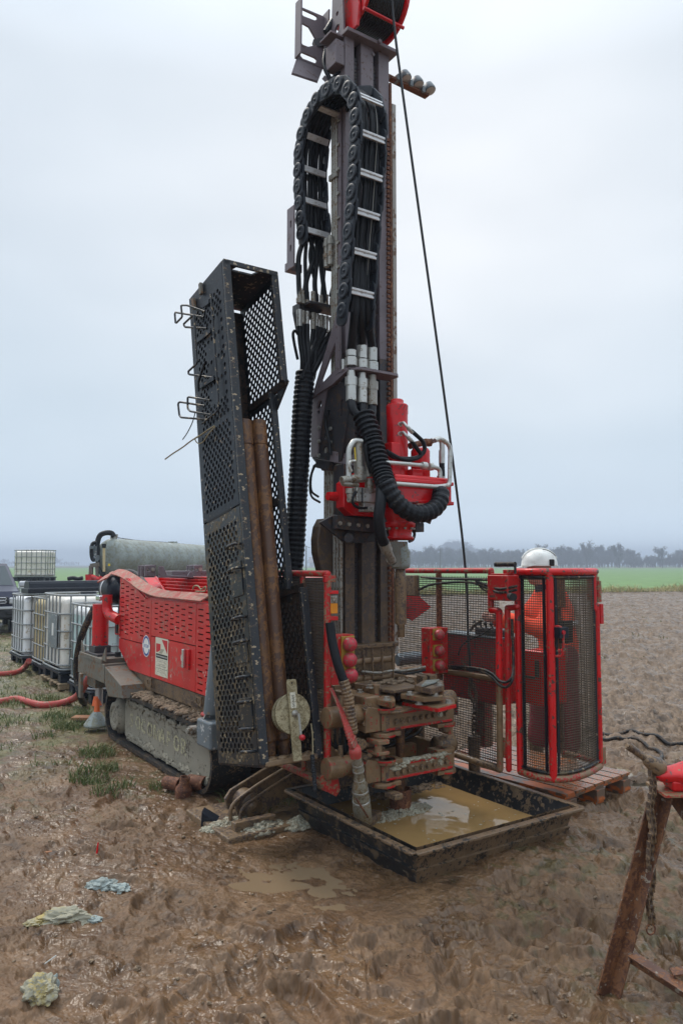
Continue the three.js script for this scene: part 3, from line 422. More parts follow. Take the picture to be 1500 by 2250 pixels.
// ---- crawler tracks
for (const side of [-1, 1]) {
  const xo = side * 0.74, xi = side * 0.44, Y = 0.455, cF = V(0, 0.225, -2.98), cN = V(0, 0.225, -1.02), R0 = 0.235;
  const loop = (r, n = 18) => { const pts = []; for (let i = 0; i <= n; i++) { const a = Math.PI / 2 + Math.PI * i / n; pts.push([cF.z + r * Math.cos(a) * 1.05, cF.y + r * Math.sin(a)]); } for (let i = 0; i <= n; i++) { const a = -Math.PI / 2 + Math.PI * i / n; pts.push([cN.z + r * Math.cos(a), cN.y + r * Math.sin(a)]); } return pts; };
  const belt = part('track_belt', [plate('x', (xo + xi) / 2, loop(R0), Math.abs(xo - xi), [holePoly(loop(R0 - 0.032).reverse())])], M.rubberMud, rig);
  const gg = boxUV(new RoundedBoxGeometry(0.295, 0.026, 0.052, 1, 0.008)), r = rng(side + 5);
  for (let i = 0; i < 22; i++) { const z = lerp(cF.z + 0.02, cN.z - 0.02, i / 21); const m = place('track_pad', gg, i > 13 ? M.rubberMud : M.trackMud, belt, V((xo + xi) / 2, Y + 0.012, z)); m.rotation.set((r() - 0.5) * 0.1, (r() - 0.5) * 0.05, 0); }
  for (let i = 1; i < 6; i++) { const a = Math.PI / 2 + Math.PI * i / 6, m = place('track_pad', gg, M.rubberMud, belt, V((xo + xi) / 2, cF.y + (R0 + 0.01) * Math.sin(a), cF.z + (R0 + 0.01) * 1.05 * Math.cos(a))); m.rotation.x = -(a - Math.PI / 2); }
  const clods = []; for (let i = 0; i < 260; i++) { const z = lerp(cF.z, cN.z - 0.1, r()), s = 0.010 + 0.026 * r(), g = new THREE.IcosahedronGeometry(s, 1); const p = g.attributes.position; for (let k = 0; k < p.count; k++) { const q = V().fromBufferAttribute(p, k), n = 1 + 0.35 * noise3(q.x * 60 + i, q.y * 60, q.z * 60); p.setXYZ(k, q.x * n * 1.5, q.y * n * 0.6, q.z * n); } g.computeVertexNormals(); g.rotateY(r() * 6); g.translate(lerp(xo, xi, r() * 0.95), Y + 0.012 + 0.016 * r(), z); clods.push(g); }
  part('mud_clods', clods, M.trackMud, rig, { kind: 'stuff' });
  // clay-caked side frame, idler and drive end
  const xs = xo - side * 0.05, fr = [[-2.79, 0.36], [-2.79, 0.055], [-1.0, 0.055], [-0.84, 0.11], [-0.80, 0.22], [-0.86, 0.33], [-1.0, 0.385], [-1.13, 0.375]];
  const fg = plate('x', xs - side * 0.09, fr, 0.18, [], 0.012); part('track_frame', [fg, bx(xs - side * 0.001, xs + side * 0.012, 0.045, 0.075, -2.7, -0.95, 0.004)], M.clayTrack, rig);
  const lump = []; for (let i = 0; i < 130; i++) { const g = new THREE.IcosahedronGeometry(0.012 + 0.022 * r(), 1), p = g.attributes.position; for (let k = 0; k < p.count; k++) { const q = V().fromBufferAttribute(p, k), n = 1 + 0.4 * noise3(q.x * 50 + i, q.y * 50, q.z * 50); p.setXYZ(k, q.x * n * 0.5, q.y * n, q.z * n * 1.3); } g.computeVertexNormals(); g.translate(xs + side * 0.004, i % 2 ? 0.36 + 0.02 * (r() - 0.5) + (0.01) : 0.06 + 0.03 * r(), lerp(-2.7, -0.9, r())); lump.push(g); }
  part('clay_crust', lump, M.clayTrack, rig, { kind: 'stuff' });
  const idler = part('idler_wheel', [lathe([[0.001, 0.03], [0.05, 0.03], [0.055, 0.022], [0.085, 0.02], [0.09, 0.035], [0.125, 0.03], [0.13, 0.0], [0.165, -0.02], [0.165, -0.16], [0.001, -0.16]], V(xs + side * 0.015, 0.205, -2.965), V(side, 0, 0), 28)], M.clayTrack, rig);
  part('drive_drum', [cyl(V(xi + side * 0.01, 0.225, -1.02), V(xo - side * 0.06, 0.225, -1.02), 0.19, 0.19, 24)], M.trackMud, rig);
  for (let i = 0; i < 5; i++) part('track_roller', [cyl(V(xi + side * 0.03, 0.075, -2.55 + i * 0.34), V(xo - side * 0.07, 0.075, -2.55 + i * 0.34), 0.045, 0.045, 12)], M.trackMud, rig);
}
{ // worn lettering on the clay of the visible track frame
  const t = canvasTex(1024, 160, (g, w, h) => {
    g.clearRect(0, 0, w, h); g.font = 'bold 150px sans-serif'; g.textBaseline = 'middle'; g.fillStyle = '#b9b190'; const r = rng(17);
    [['S', 0.55], ['O', 0.9], ['C', 0.9], ['O', 0.9], ['M', 0.6], ['A', 0.95], ['F', 0.95], ['O', 0.9], ['R', 0.75]].forEach(([c, a], i) => { g.globalAlpha = a; g.fillText(c, 12 + i * 112, h / 2 + 6); });
    g.globalCompositeOperation = 'destination-out'; for (let i = 0; i < 1000; i++) { g.globalAlpha = 0.6 + 0.4 * r(); g.beginPath(); g.ellipse(r() * w, r() * h, 2 + 12 * r() * r(), 2 + 16 * r() * r(), r() * 3, 0, 7); g.fill(); }
  });
  decal('worn_lettering', rig, V(-0.694, 0.15, -2.66), V(0, 0, 1.34), V(0, 0.17, 0), t, 0.85, { transparent: true, alphaTest: 0.35 });
}
// ---- chassis
part('chassis', [bx(-0.44, 0.44, 0.30, 0.50, -3.1, -0.35, 0.01), bx(-0.60, 0.60, 0.50, 0.62, -2.9, -0.9, 0.01), bx(-0.6, -0.5, 0.42, 0.56, -1.5, -1.3, 0.01)], M.mudSteel, rig);
for (const z of [-2.36, -1.30]) part('lifting_lug', [plate('x', -0.625, [[z - 0.05, 0.545], [z + 0.06, 0.545], [z + 0.06, 0.615], [z - 0.05, 0.615]], 0.012, [slot(z + 0.005, 0.58, 0.08, 0.04)])], M.mudSteel, rig);
// ---- engine hood: side panels with punched vents, sloped lid with louvres
{
  const X = -0.62, zF = -3.20, zC = -2.33, zN = -1.02, panels = [];
  const vents = (zs, yTop, yBot, dy, w, h) => { const out = []; zs.forEach((z, i) => { for (let y = yTop(z) - (i % 2) * dy / 2; y > yBot; y -= dy) out.push(slot(z, y, w, h)); }); return out; };
  const sl = (z) => lerp(1.465, 1.292, clamp((z + 2.99) / 0.52));
  const p1 = plate('x', X, [[zF, 0.90], [zC - 0.004, 0.90], [zC - 0.004, 1.292], [-2.47, 1.292], [-2.99, 1.465], [zF, 1.465]], 0.012, vents([-3.12, -2.98, -2.84, -2.70, -2.56, -2.42], (z) => sl(z) - 0.05, 0.945, 0.044, 0.095, 0.0105));
  const p2 = plate('x', X, [[zC + 0.004, 0.985], [-1.36, 0.985], [-1.36, 1.302], [zC + 0.004, 1.292]], 0.012, vents([-2.21, -2.09, -1.97, -1.85, -1.73, -1.61, -1.47], () => 1.268, 1.01, 0.044, 0.08, 0.0105));
  const p3 = plate('x', X, [[-1.352, 0.635], [zN, 0.635], [zN, 1.305], [-1.352, 1.302]], 0.012, vents([-1.27, -1.13], () => 1.26, 0.66, 0.046, 0.095, 0.011));
  part('vent_panel', p1, M.redHood, rig); part('vent_panel', p2, M.redHood, rig); part('vent_panel', p3, M.redHood, rig);
  part('corner_panel', [plate('x', X, [[zF, 0.892], [zC - 0.004, 0.892], [zC - 0.004, 0.632], [-2.88, 0.632], [zF, 0.80]], 0.012)], M.redHood, rig);
  const door = part('hood_door', [plate('x', X, [[zC + 0.004, 0.635], [-1.36, 0.635], [-1.36, 0.977], [zC + 0.004, 0.977]], 0.012)], M.redHood, rig);
  part('door_latch', [bx(X - 0.022, X - 0.006, 0.79, 0.945, -1.53, -1.46, 0.004)], M.red, door); part('latch_handle', [bx(X - 0.045, X - 0.022, 0.80, 0.945, -1.545, -1.51, 0.006)], M.chrome, door);
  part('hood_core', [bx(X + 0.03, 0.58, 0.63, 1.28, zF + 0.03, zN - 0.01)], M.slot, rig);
  part('hood_end', [bx(X + 0.008, 0.60, 0.80, 1.455, zF - 0.006, zF + 0.02), ], M.redHood, rig); part('dark_hood_end', [bx(X + 0.008, 0.60, 0.63, 1.30, zN - 0.014, zN + 0.004), ...Array.from({ length: 22 }, (_, i) => bx(X + 0.03, 0.58, 0.66 + i * 0.028, 0.672 + i * 0.028, zN, zN + 0.012))], M.primerDark, rig);  // near end of the hood replaced by a dark slatted face
  part('hood_side', [plate('x', 0.61, [[zF, 0.8], [-2.88, 0.632], [zN, 0.635], [zN, 1.305], [-2.47, 1.292], [-2.99, 1.465], [zF, 1.465]], 0.012)], M.redHood, rig);
  part('hood_top', [bx(X + 0.006, 0.6, 1.292, 1.304, -2.45, zN, 0), plate('z', 0, [[0, 0], [1, 0], [1, 0.01], [0, 0.01]], 0.01).scale(0.001, 0.001, 0.001).translate(0, 1.2, -1.5)], M.redHood, rig);
  { const a = V(0, 1.466, -2.99), b = V(0, 1.298, -2.45), mid = a.clone().add(b).multiplyScalar(0.5), g = new THREE.BoxGeometry(1.22, 0.012, a.distanceTo(b)); g.rotateX(Math.atan2(a.y - b.y, b.z - a.z)); g.translate(-0.005, mid.y, mid.z); part('hood_slope', [g, bx(X + 0.006, 0.6, 1.458, 1.470, zF, -2.99)], M.redHood, rig); }
  // raised louvred lid behind
  const LX = -0.5, e0 = rx(372, 1303, LX), e1 = rx(324, 1276, LX), zE = -1.0, tilt = (y) => LX + (y - 1.35) * 0.9, lid = part('louvre_lid', [bx(-0.38, 0.42, 1.484, 1.494, -2.65, zE), beam(V(tilt(1.345), 1.338, e0.z), V(tilt(1.462), 1.468, e1.z), 0.012, 0.10, V(-0.75, 0.66, 0), 0.002), bx(0.41, 0.42, 1.30, 1.49, -2.6, zE)], M.redHood, rig); part('lid_end', [plate('z', zE + 0.006, [[-0.50, 1.30], [0.425, 1.30], [0.425, 1.496], [-0.39, 1.496]], 0.012)], M.primerDark, rig);
  part('lid_inside', [beam(V(-0.40, 1.345, -2.25), V(-0.40, 1.345, zE), 0.01, 0.10), beam(V(-0.36, 1.42, -2.6), V(-0.36, 1.42, zE), 0.01, 0.13)], M.slot, lid);
  for (let i = 0; i < 5; i++) { const y = 1.352 + i * 0.0275, z = lerp(e0.z, e1.z, (i + 0.3) / 4.6); part('louvre', [beam(V(tilt(y), y, z), V(tilt(y), y, zE), 0.008, 0.032, V(-0.35, 0.94, 0), 0.002)], M.redHood, lid); }
  // blue ring sticker, long company sticker, small warning disc
  const C = canvasTex(128, 256, (g, w, h) => { g.clearRect(0, 0, w, h); g.save(); g.scale(1, 2); g.fillStyle = '#e9e9e4'; g.beginPath(); g.arc(64, 64, 63, 0, 7); g.fill(); g.strokeStyle = '#2b4796'; g.lineWidth = 12; g.beginPath(); g.arc(64, 64, 52, 0, 7); g.stroke(); g.fillStyle = '#e9e9e4'; g.fillRect(0, 52, 22, 26); g.fillRect(106, 52, 22, 26); g.fillStyle = '#2b4796'; g.font = 'bold 27px sans-serif'; g.textAlign = 'center'; g.fillText('UFCWF', 64, 74); g.restore(); });
  decal('round_sticker', rig, rx(313, 1441, X - 0.0085), V(0, 0, 0.19), V(0, 0.19, 0), C, 0.4, { transparent: true, alphaTest: 0.5 });
  const S = canvasTex(256, 1024, (g, w, h) => {
    g.fillStyle = '#dcd8c4'; g.fillRect(0, 0, w, h); const W2 = (p) => { g.beginPath(); p.forEach(([x, y], i) => i ? g.lineTo(x, y) : g.moveTo(x, y)); g.closePath(); g.fill(); };
    g.fillStyle = '#c8202a'; W2([[126, 40], [242, 40], [242, 400]]); W2([[14, 165], [104, 165], [104, 330], [44, 400], [14, 400]]); g.fillStyle = '#a7a48f'; W2([[118, 290], [182, 290], [130, 420], [68, 420]]);
    g.fillStyle = '#16171a'; g.fillRect(12, 436, 232, 118); g.fillStyle = '#f0efe8'; g.textAlign = 'center'; g.font = 'bold 46px sans-serif'; g.fillText('SOCOMAFOR', 128, 512, 216);
    g.fillStyle = '#4b4b49'; g.font = '30px sans-serif'; g.fillText('Société de Construction de', 128, 602, 232); g.fillText('Matériel de Forage', 128, 644, 170); g.font = '30px sans-serif'; g.fillText('15 rue de l\'Orange', 128, 722, 150); g.font = 'bold 34px sans-serif'; g.fillText('67730 HOERDT', 128, 772, 190); g.fillText('Tel. 03 88 68 28 80', 128, 838, 220); g.font = '24px sans-serif'; g.fillText('Fax 03 88 51 75', 128, 886, 150); g.fillText('www.socomafor.com', 128, 930, 180);
    const r = rng(4); for (let i = 0; i < 260; i++) { g.globalAlpha = 0.10; g.fillStyle = '#7a6a48'; g.beginPath(); g.ellipse(r() * w, h * (0.6 + 0.4 * r()), 3 + 10 * r(), 5 + 22 * r(), 0, 0, 7); g.fill(); }
  });
  const s0 = rx(341, 1479, X - 0.0085), s1 = rx(369, 1479, X - 0.0085); decal('company_sticker', door, V(s0.x, 0.668, s0.z), V(0, 0, s1.z - s0.z), V(0, 0.315, 0), S, 0.45);
  const Wn = canvasTex(64, 64, (g) => { g.clearRect(0, 0, 64, 64); g.fillStyle = '#c8303a'; g.beginPath(); g.arc(32, 32, 31, 0, 7); g.fill(); g.fillStyle = '#e4e0d4'; g.beginPath(); g.arc(32, 32, 23, 0, 7); g.fill(); g.fillStyle = '#222'; g.fillRect(28, 14, 8, 36); g.fillRect(22, 26, 20, 8); g.strokeStyle = '#c8303a'; g.lineWidth = 6; g.beginPath(); g.moveTo(16, 48); g.lineTo(48, 16); g.stroke(); });
  decal('warning_sticker', door, V(X - 0.0085, 0.805, -1.66), V(0, 0, 0.115), V(0, 0.115, 0), Wn, 0.45, { transparent: true, alphaTest: 0.5 });
  // purple lift brackets on the lid
  for (const [a, b] of [[300, 345], [408, 447]]) { const z0 = -1.95, p0 = rz(a + 18, 1262, z0), p1 = rz(b - 3, 1262, z0), top = rz(b - 10, 1241, z0).y; for (const dz of [0, 0.10, 0.16]) part('lift_lug', [plate('z', z0 - dz, [[p0.x, 1.50], [p1.x, 1.50], [p1.x, top], [p0.x, top - 0.005]], 0.022, [hole(lerp(p0.x, p1.x, 0.3), lerp(1.5, top, 0.55), 0.012)], 0.003)], M.primer, rig); part('pivot_pin', [cyl(V(lerp(p0.x, p1.x, 0.7), lerp(1.5, top, 0.6), z0 + 0.02), V(lerp(p0.x, p1.x, 0.7), lerp(1.5, top, 0.6), z0 - 0.19), 0.016)], M.zincDull, rig); }
  { const z0 = -1.90, a = rz(348, 1270, z0), b = rz(424, 1270, z0), y1 = rz(351, 1244, z0).y, y2 = rz(360, 1258, z0).y; part('lid_saddle', [plate('z', z0, [[a.x, 1.49], [b.x, 1.49], [b.x, y2 + 0.005], [b.x - 0.03, y2 + 0.005], [b.x - 0.05, y2 - 0.03], [a.x + 0.07, y2 - 0.02], [a.x + 0.04, y1], [a.x, y1]], 0.02, [], 0.003), bx(-1.0 + 0.42, 0.3, 1.50, 1.545, -2.15, -1.98, 0.006)], M.primer, rig); }
}
// flat hose and black hose lying on the hood
{
  const P = [rz(224, 1280, -3.5), rx(246, 1263, -0.55), rx(268, 1264, -0.57), rx(290, 1276, -0.585), rx(320, 1297, -0.60), rx(350, 1309, -0.60), rx(380, 1313, -0.60), rx(415, 1316, -0.60), rx(452, 1320, -0.60)].map((p) => p.clone().add(V(0, 0.02, 0)));
  const c = curve(P), sh = []; for (let i = 0; i < 44; i++) { const a = c.getPointAt(i / 44), b = c.getPointAt((i + 1) / 44); sh.push(beam(a, b.clone().lerp(a, -0.12), 0.105, 0.016, V(-0.5, 0.86, 0), 0.006)); } part('flat_hose', sh, M.layflat, rig);
  part('hood_hose', [tube([rx(262, 1262, -0.42), rx(280, 1255, -0.42), rx(298, 1259, -0.46), rx(312, 1272, -0.5), rx(330, 1292, -0.54), rx(358, 1303, -0.50), rx(400, 1306, -0.3)], 0.022, 40, 8)], M.rubberMud, rig);
  part('rope_loop', [tube([rx(424, 1304, -0.6), rx(426, 1297, -0.6), rx(436, 1297, -0.6), rx(442, 1304, -0.6), rx(452, 1298, -0.6), rx(452, 1306, -0.6), rx(440, 1308, -0.6), rx(430, 1308, -0.6)].map((p) => p.add(V(0, 0.03, 0))), 0.006, 50, 5)], M.rope, rig);
}
// ---- corner support jack with air filter above
{
  const c = V(-0.70, 0, -3.56); const J = (y) => V(c.x, y, c.z);
  part('jack_cylinder', [cyl(J(0.79), J(1.205), 0.079, 0.079, 24)], M.red, rig);
  part('jack_elbow', [pipe([V(-0.68, 1.30, -3.42), V(-0.68, 1.12, -3.42), V(-0.64, 1.07, -3.16)], 0.05, 14, 0.08)], M.red, rig); part('jack_lamp', [bx(-0.76, -0.67, 1.245, 1.295, -3.55, -3.42, 0.012)], M.chrome, rig);
  part('elbow_box', [bx(-0.64, -0.56, 0.92, 1.10, -3.30, -3.16, 0.01)], M.redWorn, rig);
  part('jack_clamp', [bx(-0.78, -0.62, 0.735, 0.80, -3.66, -3.46, 0.008), bx(-0.80, -0.60, 0.715, 0.735, -3.74, -3.30, 0.003)], M.primerDark, rig);
  part('rusty_flange', [bx(-0.82, -0.58, 0.672, 0.715, -3.86, -3.10, 0.004)], M.greyRust, rig);
  for (const z of [-3.86, -3.16]) part('gusset', [plate('x', -0.80, [[z, 0.70], [z + 0.14, 0.70], [z + (z < -3.5 ? 0.01 : 0.13), 0.83]], 0.012)], M.greyRust, rig);
  part('jack_arm', [bx(-0.815, -0.585, 0.50, 0.675, -3.92, -3.02, 0.006), plate('x', -0.70, [[-3.02, 0.66], [-2.55, 0.545], [-2.5, 0.44], [-2.9, 0.40], [-3.02, 0.50]], 0.22, [], 0.006)], M.greyRust, rig);
  part('jack_socket', [bx(-0.78, -0.62, 0.40, 0.50, -3.70, -3.42, 0.004), bx(-0.86, -0.83, 0.28, 0.52, -3.72, -3.64, 0.006)], M.greyRust, rig);
  part('jack_rod', [cyl(J(0.20), J(0.45), 0.038, 0.038, 16)], M.steelLight, rig);
  const cone = [[0.001, 0.115], [0.03, 0.115], [0.045, 0.10], [0.115, 0.0], [0.118, -0.02], [0.10, -0.03], [0.001, -0.03]]; part('jack_foot', [lathe(cone, V(-0.75, 0.055, -3.46).add(V(0, 0, 0.0)), UP, 26)], M.galva, rig);
  part('jack_neck', [cyl(V(-0.745, 0.165, -3.46), V(-0.74, 0.27, -3.48), 0.030, 0.02, 14), cyl(V(-0.72, 0.21, -3.55), V(-0.72, 0.30, -3.56), 0.05, 0.03)], M.orange, rig);
  const f0 = V(-0.52, 1.345, -3.82), ax = V(0, 0, 1); // air filter lying along the hood end
  part('air_filter', [lathe([[0.001, 0], [0.125, 0], [0.140, 0.02], [0.140, 0.12], [0.144, 0.125], [0.144, 0.32], [0.13, 0.34], [0.13, 0.38], [0.07, 0.40], [0.07, 0.62], [0.001, 0.62]], f0, ax, 26)], M.blackPlastic, rig);
  part('filter_band', [lathe([[0.141, 0.095], [0.147, 0.095], [0.147, 0.122], [0.141, 0.122]], f0, ax, 26)], M.alu, rig);
  part('filter_bracket', [bx(-0.62, -0.52, 1.12, 1.26, -3.26, -3.2, 0.005)], M.dark, rig);
  for (const y of [0.98, 0.72]) part('hood_hinge', [bx(-0.655, -0.605, y - 0.04, y + 0.04, -3.235, -3.19, 0.006)], M.dark, rig);
}
// ---- grey ram leg beside the rack
{
  const a = V(-0.70, 0.56, -0.90), b = V(-0.66, 1.12, -0.86);
  part('ram_cylinder', [cyl(a, b, 0.055, 0.055, 20), cyl(b, b.clone().add(V(0, 0.05, 0.0)), 0.03, 0.03)], M.greyPaint, rig);
  part('ram_bracket', [bx(-0.76, -0.60, 0.33, 0.52, -1.02, -0.78, 0.02), plate('z', -0.93, [[-0.76, 0.50], [-0.62, 0.50], [-0.62, 0.66], [-0.66, 0.68]], 0.02, [], 0.003)], M.greyPaint, rig); part('ram_pin', [cyl(V(-0.79, 0.42, -1.07), V(-0.62, 0.42, -1.07), 0.035), hex(V(-0.79, 0.42, -1.07), V(-1, 0, 0), 0.022, 0.02)], M.zincDull, rig);
  part('rag', [new THREE.IcosahedronGeometry(0.045, 2).scale(0.8, 0.5, 1.6).translate(-0.62, 0.50, -1.16)], M.hoseRed, rig);
}
// ---- steel foot under the rack and mast (stabiliser plate with its clevis)
{
  const F0 = V(-0.74, 0.07, -0.32), F1 = V(-0.12, 0.35, -0.36);
  for (const z of [-0.28, -0.42]) part('stabiliser_arm', [plate('z', z, [[-0.80, 0.05], [-0.62, 0.03], [-0.05, 0.26], [-0.05, 0.42], [-0.20, 0.40], [-0.78, 0.17], [-0.82, 0.12]], 0.025, [], 0.004)], M.mudSteel, rig);
  part('stabiliser_rib', [tube([V(-0.86, 0.04, -0.25), V(-0.85, 0.12, -0.25), V(-0.74, 0.19, -0.25), V(-0.3, 0.36, -0.25)], 0.012, 24, 6), tube([V(-0.80, 0.03, -0.245), V(-0.78, 0.10, -0.245), V(-0.66, 0.16, -0.245), V(-0.2, 0.34, -0.245)], 0.010, 24, 6)], M.mudSteel, rig);
  part('stabiliser_eye', [lathe([[0.001, 0.02], [0.025, 0.02], [0.03, 0.0], [0.07, 0.0], [0.075, -0.02], [0.075, -0.14]], V(-0.70, 0.10, -0.26), V(0, 0, 1), 20)], M.mudSteel, rig);
  part('stabiliser_plate', [bx(-0.98, -0.30, -0.03, 0.02, -0.66, -0.02, 0.01), bx(-0.90, -0.62, 0.0, 0.07, -0.16, -0.10, 0.008)], M.mudSteel, rig);
}
// ---- mast
function ribbed(pts, r, pitch, dr, seg = 10) { // hose sleeve: a tube whose radius swells at every rib
  const c = pts.isCurve ? pts : curve(pts), L = c.getLength(), n = Math.round(L / pitch), N = n * 4, fr = c.computeFrenetFrames(N), pos = [], idx = [];
  for (let i = 0; i <= N; i++) { const p = c.getPointAt(i / N), k = i % 4, rr = r + (k === 1 || k === 2 ? dr : 0), B = fr.binormals[i], Nn = fr.normals[i]; for (let j = 0; j < seg; j++) { const a = j / seg * 6.28319, q = p.clone().addScaledVector(Nn, rr * Math.cos(a)).addScaledVector(B, rr * Math.sin(a)); pos.push(q.x, q.y, q.z); } }
  for (let i = 0; i < N; i++) for (let j = 0; j < seg; j++) { const a = i * seg + j, b = i * seg + (j + 1) % seg; idx.push(a, b, a + seg, b, b + seg, a + seg); }
  const g = new THREE.BufferGeometry(); g.setAttribute('position', new THREE.Float32BufferAttribute(pos, 3)); g.setIndex(idx); const q = g.toNonIndexed(); q.computeVertexNormals(); return q;
}
{
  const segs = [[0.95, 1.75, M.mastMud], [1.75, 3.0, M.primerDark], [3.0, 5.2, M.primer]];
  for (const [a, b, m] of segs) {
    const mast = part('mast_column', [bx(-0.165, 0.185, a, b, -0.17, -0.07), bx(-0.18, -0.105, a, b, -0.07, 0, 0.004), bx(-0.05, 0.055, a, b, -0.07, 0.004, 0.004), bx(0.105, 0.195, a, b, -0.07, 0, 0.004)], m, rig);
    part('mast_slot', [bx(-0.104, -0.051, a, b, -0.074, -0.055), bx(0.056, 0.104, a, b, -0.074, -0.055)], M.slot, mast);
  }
  for (const x of [-0.078, 0.080]) { const l = []; for (let y = 1.0; y < 5.1; y += 0.026) { const k = Math.round(y / 0.026) % 2; l.push(bx(x - (k ? 0.018 : 0.013), x + (k ? 0.018 : 0.013), y - 0.011, y + 0.011, -0.045, -0.028)); } part('feed_chain', l, M.primerDark, rig, { kind: 'stuff' }); }
  part('guide_rail', [bx(0.214, 0.247, 1.0, 4.85, -0.12, 0.012, 0.003)], M.rail, rig); part('rail_backing', [bx(0.196, 0.2135, 1.0, 5.0, -0.12, 0.008, 0.002)], M.rust, rig);
  part('guide_rail', [bx(-0.196, -0.182, 1.0, 4.9, -0.13, -0.03, 0.003)], M.primer, rig);
  { const rack_ = []; for (let y = 1.1; y < 4.6; y += 0.034) rack_.push(bx(0.166, 0.186, y - 0.010, y + 0.010, 0.0, 0.016)); part('feed_rack', rack_, M.rust, rig, { kind: 'stuff' }); }
  { const b = []; for (let y = 2.4; y < 4.8; y += 0.17) b.push(hex(V(-0.196, y, -0.05), V(-1, 0, 0), 0.013, 0.012)); for (const g of b) part('bolt', g, M.zincDull, rig); }
  // hydraulic pipes up the left side
  for (let i = 0; i < 3; i++) part('hydraulic_pipe', [cyl(V(-0.198, 2.6, -0.075 - i * 0.026), V(-0.198, 4.75, -0.075 - i * 0.026), 0.010, 0.010, 8)], M.zincDull, rig);
  part('pipe_clamp', [bx(-0.218, -0.182, 4.22, 4.26, -0.15, -0.055, 0.004)], M.zincDull, rig);
  for (let i = 0; i < 6; i++) part('hydraulic_pipe', [cyl(V(-0.215, 0.98, 0.0 - i * 0.036), V(-0.215, 2.5, 0.0 - i * 0.036), 0.0135, 0.0135, 8)], M.zincDull, rig);
  for (let i = 0; i < 2; i++) part('pipe_fitting', [cyl(V(-0.225 + 0.0, 3.62, -0.11 - i * 0.05), V(-0.225, 3.82, -0.11 - i * 0.05), 0.02, 0.02, 8), hex(V(-0.225, 3.68, -0.11 - i * 0.05), UP, 0.026, 0.03), hex(V(-0.225, 3.76, -0.11 - i * 0.05), UP, 0.026, 0.03)], M.zincDull, rig);
  part('slotted_bracket', [plate('z', -0.2, [[713, 524], [738, 528], [738, 598], [716, 594]].map(([x, y]) => { const p = rz(x, y, -0.2); return [p.x, p.y]; }), 0.012, [holePoly([[716, 546], [716, 578], [720, 583], [726, 580], [727, 548], [722, 541]].map(([x, y]) => { const p = rz(x, y, -0.2); return [p.x, p.y]; }))])], M.primerDark, rig);
  // mast head: cap plate, winch, lamps, rod cradle
  part('cap_plate', [bx(-0.20, 0.235, 5.195, 5.222, -0.22, 0.06, 0.004), hex(V(0.06, 5.208, 0.06), V(0, 0, 1), 0.016, 0.02), hex(V(0.05, 5.15, 0.0), V(0, 0, 1), 0.014, 0.012)], M.primer, rig);
  const W = V(0.05, 5.53, 0.0);
  const wp = part('winch_drum', [cyl(W.clone().setX(-0.10), W.clone().setX(0.18), 0.205, 0.205, 30)], M.rubber, rig);
  { const coils = []; for (let i = 0; i < 17; i++) coils.push(new THREE.TorusGeometry(0.205, 0.0085, 5, 40).rotateY(Math.PI / 2).translate(-0.09 + i * 0.0172, W.y, W.z)); part('wound_cable', coils, M.cable, wp, { kind: 'stuff' }); }
  for (const [x, s] of [[-0.115, -1], [0.19, 1]]) { const sh = []; const n = 30; for (let i = 0; i < n; i++) { const a = i / n * 6.283; sh.push([W.z + 0.245 * Math.cos(a), W.y + 0.245 * Math.sin(a)]); } const hs = []; for (let i = 0; i < 3; i++) { const a = i * 2.094 + 0.9; hs.push(hole(W.z + 0.14 * Math.cos(a), W.y + 0.14 * Math.sin(a), 0.06, 14)); } part('winch_flange', [plate('x', x, sh, 0.022, hs, 0.004)], M.redHead, rig); }
  part('winch_bracket', [plate('x', -0.14, [[0.10, 5.225], [-0.02, 5.225], [-0.10, 5.62], [0.06, 5.62], [0.12, 5.36]], 0.02, [], 0.004), cyl(V(-0.14, 5.31, 0.16), V(0.2, 5.31, 0.16), 0.012), cyl(V(-0.14, 5.26, -0.02), V(0.22, 5.24, -0.02), 0.014)], M.redHead, rig);
  part('winch_post', [plate('x', -0.185, [[-0.16, 5.215], [0.0, 5.215], [-0.03, 5.75], [-0.13, 5.75]], 0.014, [hole(-0.08, 5.29, 0.03, 14), hole(-0.08, 5.40, 0.016, 12)])], M.primer, rig);
  part('winch_cable', [tube([rz(861, 2, 0.24), rz(862, 30, 0.235).lerp(rx(1022, 1250, 0.75), 0.02), rx(1022, 1250, 0.75), rx(1028, 1400, 0.75), rx(1035, 1510, 0.75)], 0.009, 60, 6)], M.cable, rig);
  { const h0 = rx(1035, 1505, 0.75); const hk = part('cable_hook', [tube([h0, h0.clone().add(V(0.02, -0.05, 0.02)), h0.clone().add(V(0.0, -0.12, 0.03)), h0.clone().add(V(-0.01, -0.05, -0.01)), h0], 0.012, 24, 6, true)], M.mudSteel, rig);
    const lg = boxUV(join([new THREE.TorusGeometry(0.017, 0.006, 5, 12).scale(1, 1.5, 1)])); for (let i = 0; i < 6; i++) { const m = place('chain_link', lg, M.mudSteel, hk, h0.clone().add(V(-0.002 * i, -0.13 - i * 0.036, 0.03))); m.rotation.y = i % 2 ? 1.57 : 0; }
    part('cable_weight', [cyl(h0.clone().add(V(-0.01, -0.34, 0.03)), h0.clone().add(V(-0.01, -0.60, 0.03)), 0.045, 0.04, 12)], M.mudSteel, rig); }
